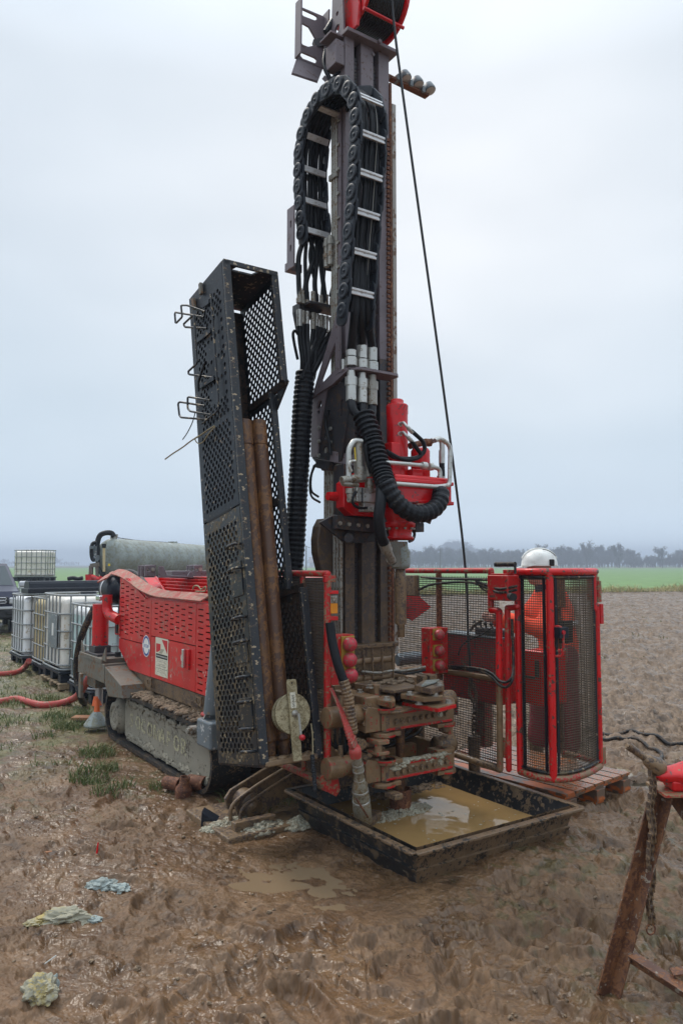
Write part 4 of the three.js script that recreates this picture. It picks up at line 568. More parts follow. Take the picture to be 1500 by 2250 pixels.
  { const a = rz(856, 172, -0.05), b = rz(938, 212, -0.05), L = part('lamp_bar', [beam(a, b, 0.05, 0.02, UP, 0.003), beam(a.clone().add(V(0, 0.02, -0.02)), b.clone().add(V(0, 0.02, -0.02)), 0.012, 0.05, UP, 0.002)], M.rust, rig);
    for (const [px, py] of [[890, 169], [917, 182], [943, 195]]) { const p = rz(px, py, -0.02), f = V(0.1, -0.92, 0.38).normalize(); part('lamp', [lathe([[0.001, -0.05], [0.02, -0.05], [0.035, -0.035], [0.042, 0.0], [0.042, 0.02], [0.036, 0.024], [0.001, 0.022]], p, f, 18), bx(p.x - 0.075, p.x - 0.045, p.y - 0.05, p.y - 0.005, p.z - 0.05, p.z + 0.01, 0.004), cyl(p.clone().add(V(-0.06, -0.02, 0)), p, 0.008)], M.greyPaint, rig); part('lamp_lens', [lathe([[0.001, 0.03], [0.036, 0.0265], [0.036, 0.022], [0.001, 0.022]], p, f, 18)], M.steelLight, rig); } }
  { const z = -0.30, P = (x, y) => { const p = rz(x, y, z); return [p.x, p.y]; }, poly = (a) => a.map(([x, y]) => P(x, y));
    const cr = part('rod_cradle', [plate('z', z, poly([[654, 14], [711, 38], [709, 152], [652, 130]]), 0.016, [holePoly(poly([[660, 23], [660, 31], [666, 37], [690, 46], [696, 44], [696, 37], [690, 33], [666, 22]])), holePoly(poly([[660, 55], [660, 95], [665, 100], [676, 104], [696, 100], [696, 92], [678, 60], [664, 52]])), holePoly(poly([[659, 117], [659, 124], [664, 130], [690, 140], [695, 137], [695, 131], [690, 127], [664, 116]]))])], M.primer, rig);
    const fl = (x0, y0, x1, y1) => { const a = rz(x0, y0, z), b = rz(x1, y1, z); return beam(a.clone().add(V(0, 0, 0.03)), b.clone().add(V(0, 0, 0.03)), 0.012, 0.08, V(0, 0, 1), 0.002); };
    part('cradle_flange', [fl(652, 6, 650, 128)], M.primer, cr); part('cradle_flange', [fl(712, 33, 709, 150)], M.primer, cr);
    const q = [[652, 126], [709, 150], [698, 178], [641, 159]].map(([x, y], i) => rz(x, y, i > 1 ? z + 0.10 : z)); const lip = new THREE.BufferGeometry(); const t = V(0, -0.012, -0.008), B = q.map((p) => p.clone().add(t)); const F = (a, b, c, d) => [a, b, c, a, c, d]; lip.setAttribute('position', new THREE.Float32BufferAttribute([...F(...q), ...F(B[3], B[2], B[1], B[0]), ...F(q[3], q[2], B[2], B[3]), ...F(q[2], q[1], B[1], B[2]), ...F(q[1], q[0], B[0], B[1]), ...F(q[0], q[3], B[3], B[0])].flatMap((p) => [p.x, p.y, p.z]), 3)); lip.computeVertexNormals(); part('cradle_lip', [lip], M.primer, cr);
    part('cradle_arm', [beam(rz(690, 100, z - 0.02), rz(752, 86, -0.25), 0.05, 0.06)], M.primerDark, rig); }
  part('head_box', [bx(-0.255, -0.185, 4.98, 5.15, -0.13, 0.0, 0.006), bx(-0.29, -0.19, 5.185, 5.20, -0.15, -0.01, 0.003)], M.primer, rig); part('box_arm', [beam(V(-0.22, 4.99, -0.2), V(-0.17, 4.86, -0.10), 0.03, 0.03)], M.primer, rig);
  part('head_hose', [tube([rz(778, -20, -0.1), rz(756, 12, -0.12), rz(735, 42, -0.15), rz(716, 72, -0.18)], 0.024, 20, 8)], M.rubber, rig);
  part('head_hose', [tube([rz(716, 108, -0.2), rz(712, 140, -0.16), rz(718, 160, -0.12), rz(730, 182, -0.1)], 0.016, 20, 8), tube([rz(728, 172, -0.1), rz(737, 164, -0.08), rz(748, 158, -0.06)], 0.009, 14, 6)], M.rubber, rig);
}
// ---- energy chain: hoses in a chain of linked side plates with light crossbars
{
  const XL = -0.36, WD = 0.195;
  const D = [[754, 683], [758, 640], [760.5, 596], [764, 553], [767, 509], [771, 466], [774, 423], [777, 381], [779, 339], [782, 297], [782, 257], [778, 222], [765.5, 197], [746, 186], [720.5, 198], [696, 221], [677, 255], [664, 295], [658, 334], [657, 375], [657, 411], [659, 447], [662, 480], [664, 512]].map(([x, y]) => rx(x, y, XL));
  const n = D.length, mid = (i) => V(XL + WD / 2, D[i].y, D[i].z), half = 0.058;
  const stad = []; for (let i = 0; i < 9; i++) { const a = -Math.PI / 2 + Math.PI * i / 8; stad.push([0.075 + 0.05 * Math.cos(a), 0.056 * Math.sin(a)]); } for (let i = 0; i < 9; i++) { const a = Math.PI / 2 + Math.PI * i / 8; stad.push([-0.075 + 0.05 * Math.cos(a), 0.056 * Math.sin(a)]); }
  const sideG = boxUV(plate('x', 0, stad, 0.016, [], 0.003)), discG = boxUV(join([lathe([[0.001, 0.012], [0.008, 0.012], [0.009, 0.006], [0.03, 0.006], [0.032, 0.010], [0.049, 0.009], [0.051, 0.0]], V(0, 0, 0), V(-1, 0, 0), 22)]));
  const barG = boxUV(join([bx(-WD / 2 + 0.012, WD / 2 - 0.012, 0.006, 0.021, -0.006, 0.006, 0.003), bx(-WD / 2 + 0.012, WD / 2 - 0.012, -0.021, -0.006, -0.006, 0.006, 0.003), bx(-WD / 2 + 0.012, WD / 2 - 0.012, -0.02, 0.02, -0.008, -0.003)]));
  for (let i = 0; i < n; i++) {
    const a = D[Math.max(0, i - 1)], b = D[Math.min(n - 1, i + 1)], ang = Math.atan2(b.y - a.y, b.z - a.z), L = D[Math.max(0, i - 1)].distanceTo(D[Math.min(n - 1, i + 1)]) / (i && i < n - 1 ? 2 : 1);
    const q = new THREE.Quaternion().setFromAxisAngle(V(1, 0, 0), -ang), lk = place('chain_link', sideG, M.chainPlastic, rig, V(XL + (i % 2 ? 0.006 : -0.004), D[i].y, D[i].z), q); lk.scale.set(1, 1, L / 0.155);
    place('link_disc', discG, M.chainPlastic, rig, V(XL - 0.012, D[i].y, D[i].z));
    const l2 = place('chain_link', sideG, M.chainPlastic, rig, V(XL + WD - (i % 2 ? 0.006 : -0.004), D[i].y, D[i].z), q); l2.scale.set(1, 1, L / 0.155);
    const d = V(0, Math.sin(ang), Math.cos(ang)), nn = V(0, Math.cos(ang), -Math.sin(ang)); // nn points to the inside of the bend
    if (i % 2 === 1 && i !== 13) for (const s of [-1, 1]) { const m = place('crossbar', barG, M.alu, rig, mid(i).addScaledVector(nn, s * 0.050).addScaledVector(d, -L * 0.0), q.clone().multiply(new THREE.Quaternion().setFromAxisAngle(V(1, 0, 0), Math.PI / 2))); }
  }
  const path = D.map((p) => p.clone()); const bend = curve(path);
  const teeth = []; for (let k = 0; k < 70; k++) { const p = bend.getPointAt(k / 70), t = bend.getTangentAt(k / 70), a = Math.atan2(t.y, t.z); for (const s of [-1, 1]) teeth.push(new THREE.BoxGeometry(0.02, 0.016, 0.012).rotateX(-a).translate(XL - 0.006, p.y + s * 0.03 * Math.cos(a), p.z - s * 0.03 * Math.sin(a))); } part('link_teeth', teeth, M.chainPlastic, rig, { kind: 'stuff' });
  for (let k = 0; k < 6; k++) { const x = 0.026 + k * 0.0285, w = (k % 2 ? 0.012 : -0.010); part('chain_hose', [tube(D.map((p, i) => V(XL + x, p.y, p.z + w * Math.sin(i * 0.5 + k))), 0.0165, 110, 7)], M.rubber, rig); }
  part('hose_stripe', [tube(D.slice(2, 13).map((p, i) => V(XL + 0.145, p.y + 0.0, p.z + 0.022)), 0.0022, 50, 4)], M.strap, rig);
  // hoses out of the lower left end down to the manifold shelf
  const Z = -0.28, tops = [[668, 520], [674, 520], [682, 515], [690, 512], [697, 510], [703, 508], [710, 505]], fit = [658, 664, 675, 688, 695, 706, 716];
  fit.forEach((fx, i) => { const t = rz(tops[i][0], tops[i][1], Z), b = rz(fx, 655 + i * 2.4, Z); part('feeder_hose', [tube([V(t.x, t.y + 0.22, t.z + 0.02), t, t.clone().lerp(b, 0.35).add(V((i % 3 - 1) * 0.03, 0, 0)), t.clone().lerp(b, 0.75).add(V((i % 2 - 0.5) * 0.03, 0, 0)), b], i % 2 ? 0.014 : 0.018, 30, 7)], M.rubber, rig); });
  const FX = [658, 665, 675, 688, 696, 706, 716, 728, 739];
  FX.forEach((fx, i) => { const a = rz(fx, 652 + (fx - 658) * 0.24, Z), s = i % 3 ? 0.85 : 1.05; part('hose_fitting', [cyl(a.clone().add(V(0, -0.01, 0)), a.clone().add(V(0, 0.055 * s, 0)), 0.018 * s, 0.017 * s, 10), hex(a.clone().add(V(0, -0.045, 0)), UP, 0.022 * s, 0.035)], M.zincDull, rig); const b = rz(fx, 684 + (fx - 658) * 0.24, Z); part('hose_fitting', [hex(b.clone().add(V(0, -0.02, 0)), UP, 0.021 * s, 0.03), cyl(b.clone().add(V(0, -0.02, 0)), b.clone().add(V(0, -0.10 * s, 0)), 0.0185 * s, 0.0185 * s, 10)], i % 2 ? M.zincDull : M.zinc, rig);
    const e = rz(663 + (i % 5) * 6, 832, Z + 0.02 * (i % 3)); part('feeder_hose', [tube([b.clone().add(V(0, -0.08, 0)), b.clone().lerp(e, 0.35).add(V(0, -0.04, 0)), b.clone().lerp(e, 0.75).add(V(0, 0, 0.02)), e], i % 2 ? 0.016 : 0.019, 26, 7)], M.rubber, rig); });
  for (let i = 0; i < 2; i++) part('feeder_hose', [tube([rz(738 + i * 6, 585, -0.18), rz(735 + i * 5, 620, -0.22), rz(727 + i * 10, 652, Z)], 0.018, 16, 7)], M.rubber, rig);
  { const a = rz(665, 668, Z - 0.02), b = rz(746, 686, Z - 0.02), c = rz(634, 684, Z - 0.16); part('manifold_shelf', [beam(V(a.x, a.y - 0.01, Z), V(b.x, b.y - 0.012, Z), 0.15, 0.018, UP, 0.003), plate('z', Z - 0.06, [[c.x, c.y + 0.02], [a.x, a.y], [a.x + 0.16, a.y - 0.02], [a.x + 0.02, a.y - 0.13], [a.x, a.y - 0.18], [c.x, c.y - 0.03]], 0.10, [], 0.003)], M.primerDark, rig); }
  part('chain_bracket', [plate('x', XL - 0.055, [[-0.36, 3.62], [-0.27, 3.62], [-0.27, 4.05], [-0.36, 4.05]], 0.012, [slot(-0.31, 3.93, 0.02, 0.05), slot(-0.31, 3.76, 0.02, 0.05)]), bx(XL - 0.055, XL + 0.05, 3.62, 3.68, -0.40, -0.34, 0.003)], M.primer, rig);
  part('stray_hose', [tube([rz(655, 735, Z), rz(648, 726, Z), rz(644, 732, Z), rz(646, 752, Z), rz(654, 790, Z)], 0.010, 24, 6)], M.rubber, rig);
  // big ribbed sleeve hanging down behind the rack
  part('hose_sleeve', [ribbed([rz(671, 818, Z), rz(664, 900, Z), rz(659, 1000, Z), rz(653, 1100, Z), rz(647, 1210, Z), rz(640, 1280, Z)], 0.064, 0.033, 0.005, 14)], M.sleeve, rig);
  // three supply hoses at the lower right end, with their fittings on the carriage plate
  const z1 = 0.15, H = [[[783, 625], [779, 690], [771, 770]], [[793, 625], [793, 690], [795, 760]], [[803, 625], [808, 690], [817, 765]]];
  H.forEach((h, i) => { const p = h.map(([x, y]) => rz(x, y, z1)); p[0].copy(rz(h[0][0], h[0][1] - 45, 0.27)); p[1].copy(rz(h[1][0], h[1][1], 0.25)); part('supply_hose', [tube(p, 0.0285, 24, 10)], M.rubber, rig); const e = p[2], y1 = rz(h[2][0], 808 + i * 5, z1).y;
    part('hose_ferrule', [cyl(e, V(e.x, y1 + 0.075, e.z), 0.034, 0.033, 14), hex(V(e.x, y1 + 0.012, e.z), UP, 0.040, 0.055)], M.zinc, rig);
    const yb = rz(h[2][0], 830 + i * 5, z1).y; part('hose_ferrule', [hex(V(e.x, yb - 0.05, e.z), UP, 0.040, 0.055), cyl(V(e.x, yb - 0.04, e.z), V(e.x, yb - 0.15, e.z), 0.033, 0.034, 14), cyl(V(e.x, yb, e.z), V(e.x, y1 - 0.02, e.z), 0.026, 0.026, 12)], i === 2 ? M.zincDull : M.zinc, rig);
    const q = [[[770, 878], [775, 900], [792, 925], [805, 960]], [[795, 890], [797, 915], [805, 940], [812, 970]], [[817, 893], [815, 920], [815, 950], [822, 980]]][i].map(([x, y], k) => rz(x, y, z1 + 0.03 * k)); part('supply_hose', [tube(q, 0.029, 20, 10)], M.rubber, rig); });
  { const y = rz(790, 814, z1).y; part('hose_plate', [plate('y', y, [[-0.27, z1 - 0.03], [-0.20, z1 + 0.055], [0.10, z1 + 0.05], [0.13, z1 + 0.02], [0.13, z1 - 0.10], [-0.27, z1 - 0.10]], 0.016)], M.primer, rig); for (const x of [[735, 778], [745, 822]]) part('hose_fitting', [cyl(rz(x[0] + 19, 790, 0.1), rz(x[0] + 19, 812, 0.1), 0.014, 0.014, 8)], M.zinc, rig); }
}
// ---- feed carriage
{
  const X = -0.25, P = (a) => a.map(([x, y]) => { const p = rx(x, y, X); return [p.z, p.y]; }), hp = (a) => holePoly(P(a)), hc = (x, y, r) => { const p = rx(x, y, X); return hole(p.z, p.y, r, 12); };
  part('carriage_brace', [plate('x', X, P([[741, 690], [748, 692], [748, 815], [702, 866], [690, 862]]), 0.014, [hp([[738, 752], [738, 812], [709, 843], [708, 834]])])], M.primer, rig);
  part('carriage_lip', [plate('x', X, P([[688, 868], [700, 856], [728, 838], [763, 806], [770, 812], [733, 846], [703, 865], [690, 876]]), 0.03)], M.primer, rig);
  const cs = part('carriage_side', [plate('x', X + 0.02, P([[684, 878], [703, 864], [745, 840], [762, 836], [758, 930], [745, 1012], [704, 1034], [682, 1006]]), 0.014, [hp([[700, 880], [706, 876], [706, 890], [698, 900], [696, 895]]), hp([[698, 902], [703, 898], [703, 908], [698, 912]]), hc(712, 957, 0.022), hc(711, 988, 0.026), hp([[745, 880], [750, 876], [748, 912], [743, 915]])])], M.primerDark, rig);
  part('carriage_flange', [plate('x', X + 0.004, P([[683, 876], [718, 853], [703, 940], [697, 1004], [683, 1004]]), 0.012, [hp([[700, 882], [707, 878], [706, 892], [698, 902], [696, 897]]), hp([[697, 904], [703, 899], [703, 908], [697, 914]])])], M.primer, cs);
  for (const q of [[702, 940], [727, 942], [702, 970], [727, 972], [702, 1001]]) part('bolt', [hex(rx(q[0], q[1], X - 0.0), V(-1, 0, 0), 0.014, 0.012)], M.zinc, cs);
  part('carriage_strap', [beam(rx(716, 862, X + 0.05), rx(752, 870, X + 0.05), 0.05, 0.01, V(1, 0, 0))], M.primer, rig); part('carriage_strap', [beam(rx(728, 1003, X), rz(785, 1013, 0.12), 0.03, 0.07)], M.primer, rig); part('carriage_foot', [beam(rx(700, 1018, X), rx(728, 1024, X), 0.05, 0.06)], M.primerDark, rig);
  part('thin_hose', [tube([rx(722, 900, X - 0.03), rx(716, 930, X - 0.03), rx(724, 975, X - 0.03), rx(726, 1000, X - 0.03)], 0.012, 24, 6)], M.rubber, rig);
  { const a = rz(735, 1147, 0.16), b = rz(832, 1158, 0.16); part('carriage_beam', [beam(a, b, 0.05, 0.085, UP, 0.004), bx(-0.26, 0.20, a.y - 0.02, 2.24, -0.02, 0.10, 0.004)], M.primerDark, rig); for (const x of [[746, 1150], [766, 1152], [786, 1154], [806, 1156]]) part('bolt', [hex(rz(x[0], x[1], 0.186), V(0, 0, 1), 0.014, 0.01)], M.zincDull, rig); }
  part('carriage_gusset', [plate('z', 0.11, [[735, 1130], [700, 1148], [740, 1180], [756, 1193], [800, 1193], [826, 1160]].map(([x, y]) => { const p = rz(x, y, 0.11); return [p.x, p.y]; }), 0.02, [], 0.003), cyl(rz(766, 1182, 0.12), rz(766, 1182, 0.16), 0.035, 0.03, 16)], M.primerDark, rig);
  { const pr = [[706, 1140], [697, 1158], [693, 1185], [694, 1215], [700, 1240], [706, 1262], [730, 1262], [730, 1140]].map(([x, y]) => { const p = rz(x, y, -0.12); return [p.x, p.y]; }); part('hose_drum_guard', [plate('z', -0.14, pr, 0.09, [], 0.008)], M.mastMud, rig); }
  part('loop_hose', [tube([rx(693, 1020, -0.25), rx(684, 1045, -0.25), rx(685, 1080, -0.25), rx(700, 1092, -0.22)], 0.008, 24, 6), tube([rx(690, 1022, -0.24), rx(681, 1055, -0.24), rx(684, 1090, -0.24), rx(703, 1104, -0.22)], 0.008, 24, 6)], M.rubber, rig);
}
// ---- rotary drilling head
{
  const z = 0.15, P = (a, c = z) => a.map(([x, y]) => { const p = rz(x, y, c); return [p.x, p.y]; });
  const bz = part('head_plate', [plate('z', 0.16, P([[750, 1061], [750, 1114], [769, 1133], [850, 1138], [850, 1040], [776, 1040]], 0.18), 0.09, [], 0.006), cyl(V(-0.36, 2.02, 0.16), V(-0.42, 2.02, 0.16), 0.03, 0.026, 14)], M.redHead, rig);
  const gx0 = -0.16, gx1 = 0.30; part('gearbox', [bx(gx0, gx1, 1.975, 2.145, 0.10, 0.50, 0.02), bx(gx0 - 0.01, gx1 + 0.006, 2.095, 2.118, 0.09, 0.508, 0.006), bx(gx0 - 0.01, gx1 + 0.006, 1.972, 1.995, 0.09, 0.508, 0.006)], M.redHead, rig);
  for (const x of [0.24, 0.27]) part('bolt', [hex(V(x, 2.145, 0.44), UP, 0.014, 0.016)], M.zincDull, rig);
  const A = V(0.016, 0, 0.30), mo = part('drive_motor', [lathe([[0.001, 2.14], [0.075, 2.14], [0.075, 2.155], [0.0675, 2.16], [0.0675, 2.555], [0.070, 2.557], [0.070, 2.61], [0.064, 2.618], [0.042, 2.618], [0.042, 2.643], [0.034, 2.652], [0.001, 2.652]], A, UP, 30)], M.redHead, rig);
  { const t = []; for (let i = 0; i < 9; i++) t.push(bx(-0.004, 0.004, 0, 0.006, 0.0695, 0.0712).translate(0, 2.575 + (i % 3) * 0.012, 0).rotateY(-0.5 + i * 0.13).translate(A.x, 0, A.z)); part('stamped_marks', t, M.dark, mo, { kind: 'stuff' }); }
  part('second_motor', [lathe([[0.001, 2.14], [0.062, 2.14], [0.062, 2.285], [0.060, 2.29], [0.062, 2.295], [0.062, 2.335], [0.05, 2.352], [0.001, 2.352]], V(0.206, 0, 0.30), UP, 24), bx(0.09, 0.26, 2.14, 2.16, 0.24, 0.36, 0.004)], M.redHead, rig);
  part('motor_block', [bx(-0.09, -0.02, 2.15, 2.36, 0.30, 0.38, 0.01), bx(0.06, 0.14, 2.15, 2.2, 0.34, 0.4, 0.006)], M.redHead, rig);
  // ports, elbows and looping hoses
  for (const [px, py, q] of [[879, 932, [[892, 935], [901, 942], [915, 957], [929, 972], [932, 990], [918, 1004], [890, 1008], [862, 1003], [848, 990]]], [879, 953, [[890, 957], [901, 966], [915, 985], [924, 1000], [905, 1010], [880, 1008], [855, 995]]]]) {
    const p = rz(px, py, 0.365), e = rz(px + 14, py + 5, 0.42), f = rz(px + 22, py + 13, 0.42); part('port_elbow', [cyl(rz(px, py, 0.345), p, 0.016, 0.016, 10), tube([p, p.clone().add(V(0.0, 0.005, 0.03)), e, f], 0.0095, 14, 8), cyl(e.clone().lerp(f, 0.4), f.clone().lerp(rz(px + 32, py + 24, 0.42), 0.5), 0.0135, 0.0135, 10)], M.zinc, rig);
    part('motor_hose', [tube([f, ...q.slice(2).map(([x, y], k) => rz(x, y, 0.42 - 0.004 * k))], 0.0135, 50, 8)], M.rubber, rig); }
  const z2 = 0.50, R3 = (a, c = z2) => a.map(([x, y]) => rz(x, y, c));
  part('steel_pipe', [pipe(R3([[868, 1063], [962, 1070], [987, 1066], [989, 978], [966, 963], [955, 968]], 0.53), 0.0145, 10, 0.06)], M.zinc, rig);
  part('steel_pipe', [pipe(R3([[846, 1016], [930, 1023]], 0.46), 0.0135, 10)], M.zinc, rig);
  part('pipe_coupling', [hex(rz(926, 1023, 0.46), V(1, -0.02, 0), 0.026, 0.036), hex(rz(941, 1025, 0.46), V(1, -0.02, 0), 0.026, 0.03)], M.zinc, rig);
  part('steel_pipe', [pipe(R3([[950, 1026], [966, 1030], [966, 1056]], 0.47), 0.0145, 10, 0.05)], M.zinc, rig);
  part('hose_ferrule', [cyl(rz(966, 1052, 0.47), rz(965, 1082, 0.47), 0.019, 0.020, 12)], M.zinc, rig);
  part('rusty_coupling', [cyl(rz(900, 980, 0.28), rz(933, 972, 0.28), 0.022, 0.022, 10), hex(rz(932, 972, 0.28), V(1, 0.03, 0), 0.028, 0.05)], M.rust, rig);
  part('steel_pipe', [pipe(R3([[948, 969], [970, 962], [971, 992]], 0.30), 0.0185, 10, 0.05)], M.zinc, rig);
  part('hose_ferrule', [cyl(rz(970, 990, 0.30), rz(970, 1020, 0.30), 0.0215, 0.021, 12)], M.zinc, rig); part('motor_hose', [tube(R3([[970, 1018], [971, 1050], [969, 1085]], 0.32), 0.0185, 14, 8)], M.rubber, rig);
  // wrapped hose bundle
  const bun = R3([[800, 912], [812, 945], [822, 980], [832, 1015], [842, 1050], [850, 1068]]).map((p, i) => rz(...[[797, 910], [810, 945], [822, 980], [832, 1015], [841, 1046], [848, 1066]][i], 0.26 + i * 0.05));
  part('coil_wrap', [ribbed([bun[0], bun[1], bun[1].clone().lerp(bun[2], 0.55)], 0.056, 0.034, 0.015, 16)], M.sleeve, rig);
  part('coil_wrap', [ribbed([bun[1].clone().lerp(bun[2], 0.6), bun[2], bun[3], bun[3].clone().lerp(bun[4], 0.35)], 0.048, 0.034, 0.015, 16)], M.sleeve, rig);
  part('coil_wrap', [ribbed([bun[3].clone().lerp(bun[4], 0.3), bun[4], bun[5]], 0.05, 0.032, 0.014, 16)], M.sleeve, rig);
  for (let k = 0; k < 3; k++) part('bundle_hose', [tube(bun.map((p) => p.clone().add(V(0.03 * (k - 1), 0, -0.01 * k))), 0.026, 40, 8)], M.rubber, rig);
  const low = [[846, 1058], [860, 1086], [880, 1112], [908, 1128], [938, 1126], [960, 1111], [968, 1090], [966, 1080]].map(([x, y], i) => rz(x, y, 0.52 + 0.05 * Math.sin(i * 0.45)));
  part('spiral_sleeve', [ribbed(low, 0.050, 0.040, 0.006, 14)], M.sleeve, rig);
  part('mud_hose', [tube([rz(838, 1060, 0.47), rz(836, 1100, 0.52), rz(832, 1140, 0.52), rz(838, 1180, 0.50), rz(843, 1192, 0.48)], 0.0335, 30, 10)], M.rubber, rig);
  part('mud_hose_end', [cyl(rz(841, 1188, 0.48), rz(850, 1210, 0.45), 0.034, 0.035, 12), cyl(rz(850, 1208, 0.45), rz(862, 1233, 0.40), 0.026, 0.024, 10), cyl(rz(858, 1230, 0.40), rz(866, 1226, 0.34), 0.03, 0.03, 10)], M.zincDull, rig);
  // valve group on the left of the head
  const zv = 0.34, C = (x0, y0, x1, y1, r, c = zv, r1) => cyl(rz(x0, y0, c), rz(x1, y1, c), r, r1 ?? r, 12), Hx = (x, y, r, h, c = zv) => hex(rz(x, y, c), UP, r, h);
  part('valve_pipe', [pipe(R3([[766, 1052], [766, 985], [778, 968], [794, 970]], zv), 0.0175, 10, 0.06)], M.zinc, rig);
  part('valve_body', [C(787, 975, 787, 990, 0.024), Hx(787, 1000, 0.03, 0.045), C(787, 998, 787, 1030, 0.026), Hx(789, 1040, 0.033, 0.04), C(789, 1030, 789, 1056, 0.031), C(750, 1055, 775, 1052, 0.023), C(770, 1053, 800, 1050, 0.026), C(752, 1062, 786, 1066, 0.015)], M.zincDull, rig);
  part('valve_body', [C(808, 1010, 808, 1040, 0.016), Hx(809, 1048, 0.029, 0.035), Hx(811, 1062, 0.024, 0.03), Hx(812, 1072, 0.030, 0.035), C(812, 1070, 812, 1084, 0.026), C(806, 1083, 824, 1080, 0.022)], M.zincDull, rig);
  part('valve_block', [(() => { const a = rz(779, 1071, zv), b = rz(824, 1105, zv); return bx(a.x, b.x, b.y, a.y, zv - 0.07, zv + 0.02, 0.004); })(), (() => { const a = rz(797, 1104, zv), b = rz(821, 1125, zv); return bx(a.x, b.x, b.y, a.y, zv - 0.05, zv + 0.01, 0.004); })()], M.zinc, rig); part('valve_seam', [(() => { const a = rz(794, 1072, zv + 0.021), b = rz(797, 1104, zv + 0.021); return bx(a.x, b.x, b.y, a.y, zv + 0.0185, zv + 0.022); })()], M.primerDark, rig);
  part('valve_fitting', [Hx(768, 1084, 0.025, 0.03), C(768, 1084, 770, 1096, 0.02), C(766, 1096, 776, 1099, 0.022)], M.zincDull, rig);
  part('thin_hose', [tube(R3([[782, 1080], [774, 1095], [778, 1110], [790, 1116], [806, 1116]], 0.36), 0.009, 24, 6)], M.rubber, rig); part('thin_hose', [tube(R3([[801, 975], [806, 1010], [815, 1040]], 0.38), 0.012, 20, 6)], M.rubber, rig);
  part('yellow_tag', [cyl(rz(779, 983, 0.36), rz(781, 1013, 0.36), 0.004, 0.004, 6)], M.yellow, rig); part('port_elbow', [tube(R3([[780, 1013], [770, 1015], [767, 1024], [772, 1036]], 0.37), 0.010, 16, 8)], M.zinc, rig);
  // spindle under the gearbox
  const S = V(0.036, 0, 0.30), Y = (py) => rz(878, py, 0.30).y;
  part('spindle_collar', [lathe([[0.001, Y(1108)], [0.11, Y(1108)], [0.105, Y(1125)], [0.085, Y(1146)], [0.096, Y(1147)], [0.096, Y(1158)], [0.076, Y(1160)], [0.072, Y(1178)], [0.085, Y(1180)], [0.085, Y(1187)], [0.001, Y(1187)]].reverse(), S, UP, 30)], M.redHead, rig);
  for (let i = 0; i < 10; i++) { const a = i * 0.628; part('bolt', [hex(V(S.x + 0.085 * Math.cos(a), Y(1164), S.z + 0.085 * Math.sin(a)), UP, 0.009, 0.012)], M.zincDull, rig); }
  part('swivel_yoke', [plate('z', 0.41, [[847, 1190], [888, 1190], [888, 1200], [879, 1204], [879, 1246], [860, 1246], [868, 1236], [848, 1210]].map(([x, y]) => { const p = rz(x, y, 0.41); return [p.x, p.y]; }), 0.02, [], 0.003), cyl(rz(862, 1205, 0.40), rz(862, 1205, 0.44), 0.03, 0.03, 12)], M.greyRust, rig);
  part('swivel', [lathe([[0.001, Y(1190)], [0.045, Y(1190)], [0.05, Y(1206)], [0.062, Y(1212)], [0.062, Y(1240)], [0.055, Y(1248)], [0.04, Y(1250)], [0.001, Y(1250)]].reverse(), S, UP, 24)], M.galva, rig);
  part('swivel_mesh', [bx(0.13, 0.20, Y(1168), Y(1148), 0.24, 0.34, 0.004), tube([V(0.13, Y(1145), 0.36), V(0.19, Y(1142), 0.36), V(0.22, Y(1147), 0.38)], 0.014, 12, 6), tube(R3([[903, 1160], [910, 1172], [906, 1186], [898, 1190]], 0.3), 0.010, 14, 6)], M.primerDark, rig);
  part('drill_sub', [lathe([[0.001, Y(1400)], [0.023, Y(1400)], [0.023, Y(1374)], [0.036, Y(1370)], [0.038, Y(1272)], [0.034, Y(1268)], [0.03, Y(1250)], [0.001, Y(1250)]], S, UP, 20)], M.mudSteel, rig);
  part('drill_string', [cyl(V(0.026, 0.05, 0.30), V(0.026, rz(875, 1522, 0.30).y, 0.30), 0.0285, 0.0285, 18)], M.rodRust, rig);
  part('well_casing', [new THREE.CylinderGeometry(0.066, 0.066, 0.40, 26, 1, true).translate(0.026, 0.02, 0.30), new THREE.CylinderGeometry(0.060, 0.060, 0.40, 26, 1, true).translate(0.026, 0.02, 0.30), new THREE.RingGeometry(0.060, 0.066, 26).rotateX(-Math.PI / 2).translate(0.026, 0.22, 0.30)], M.rust, rig);
}
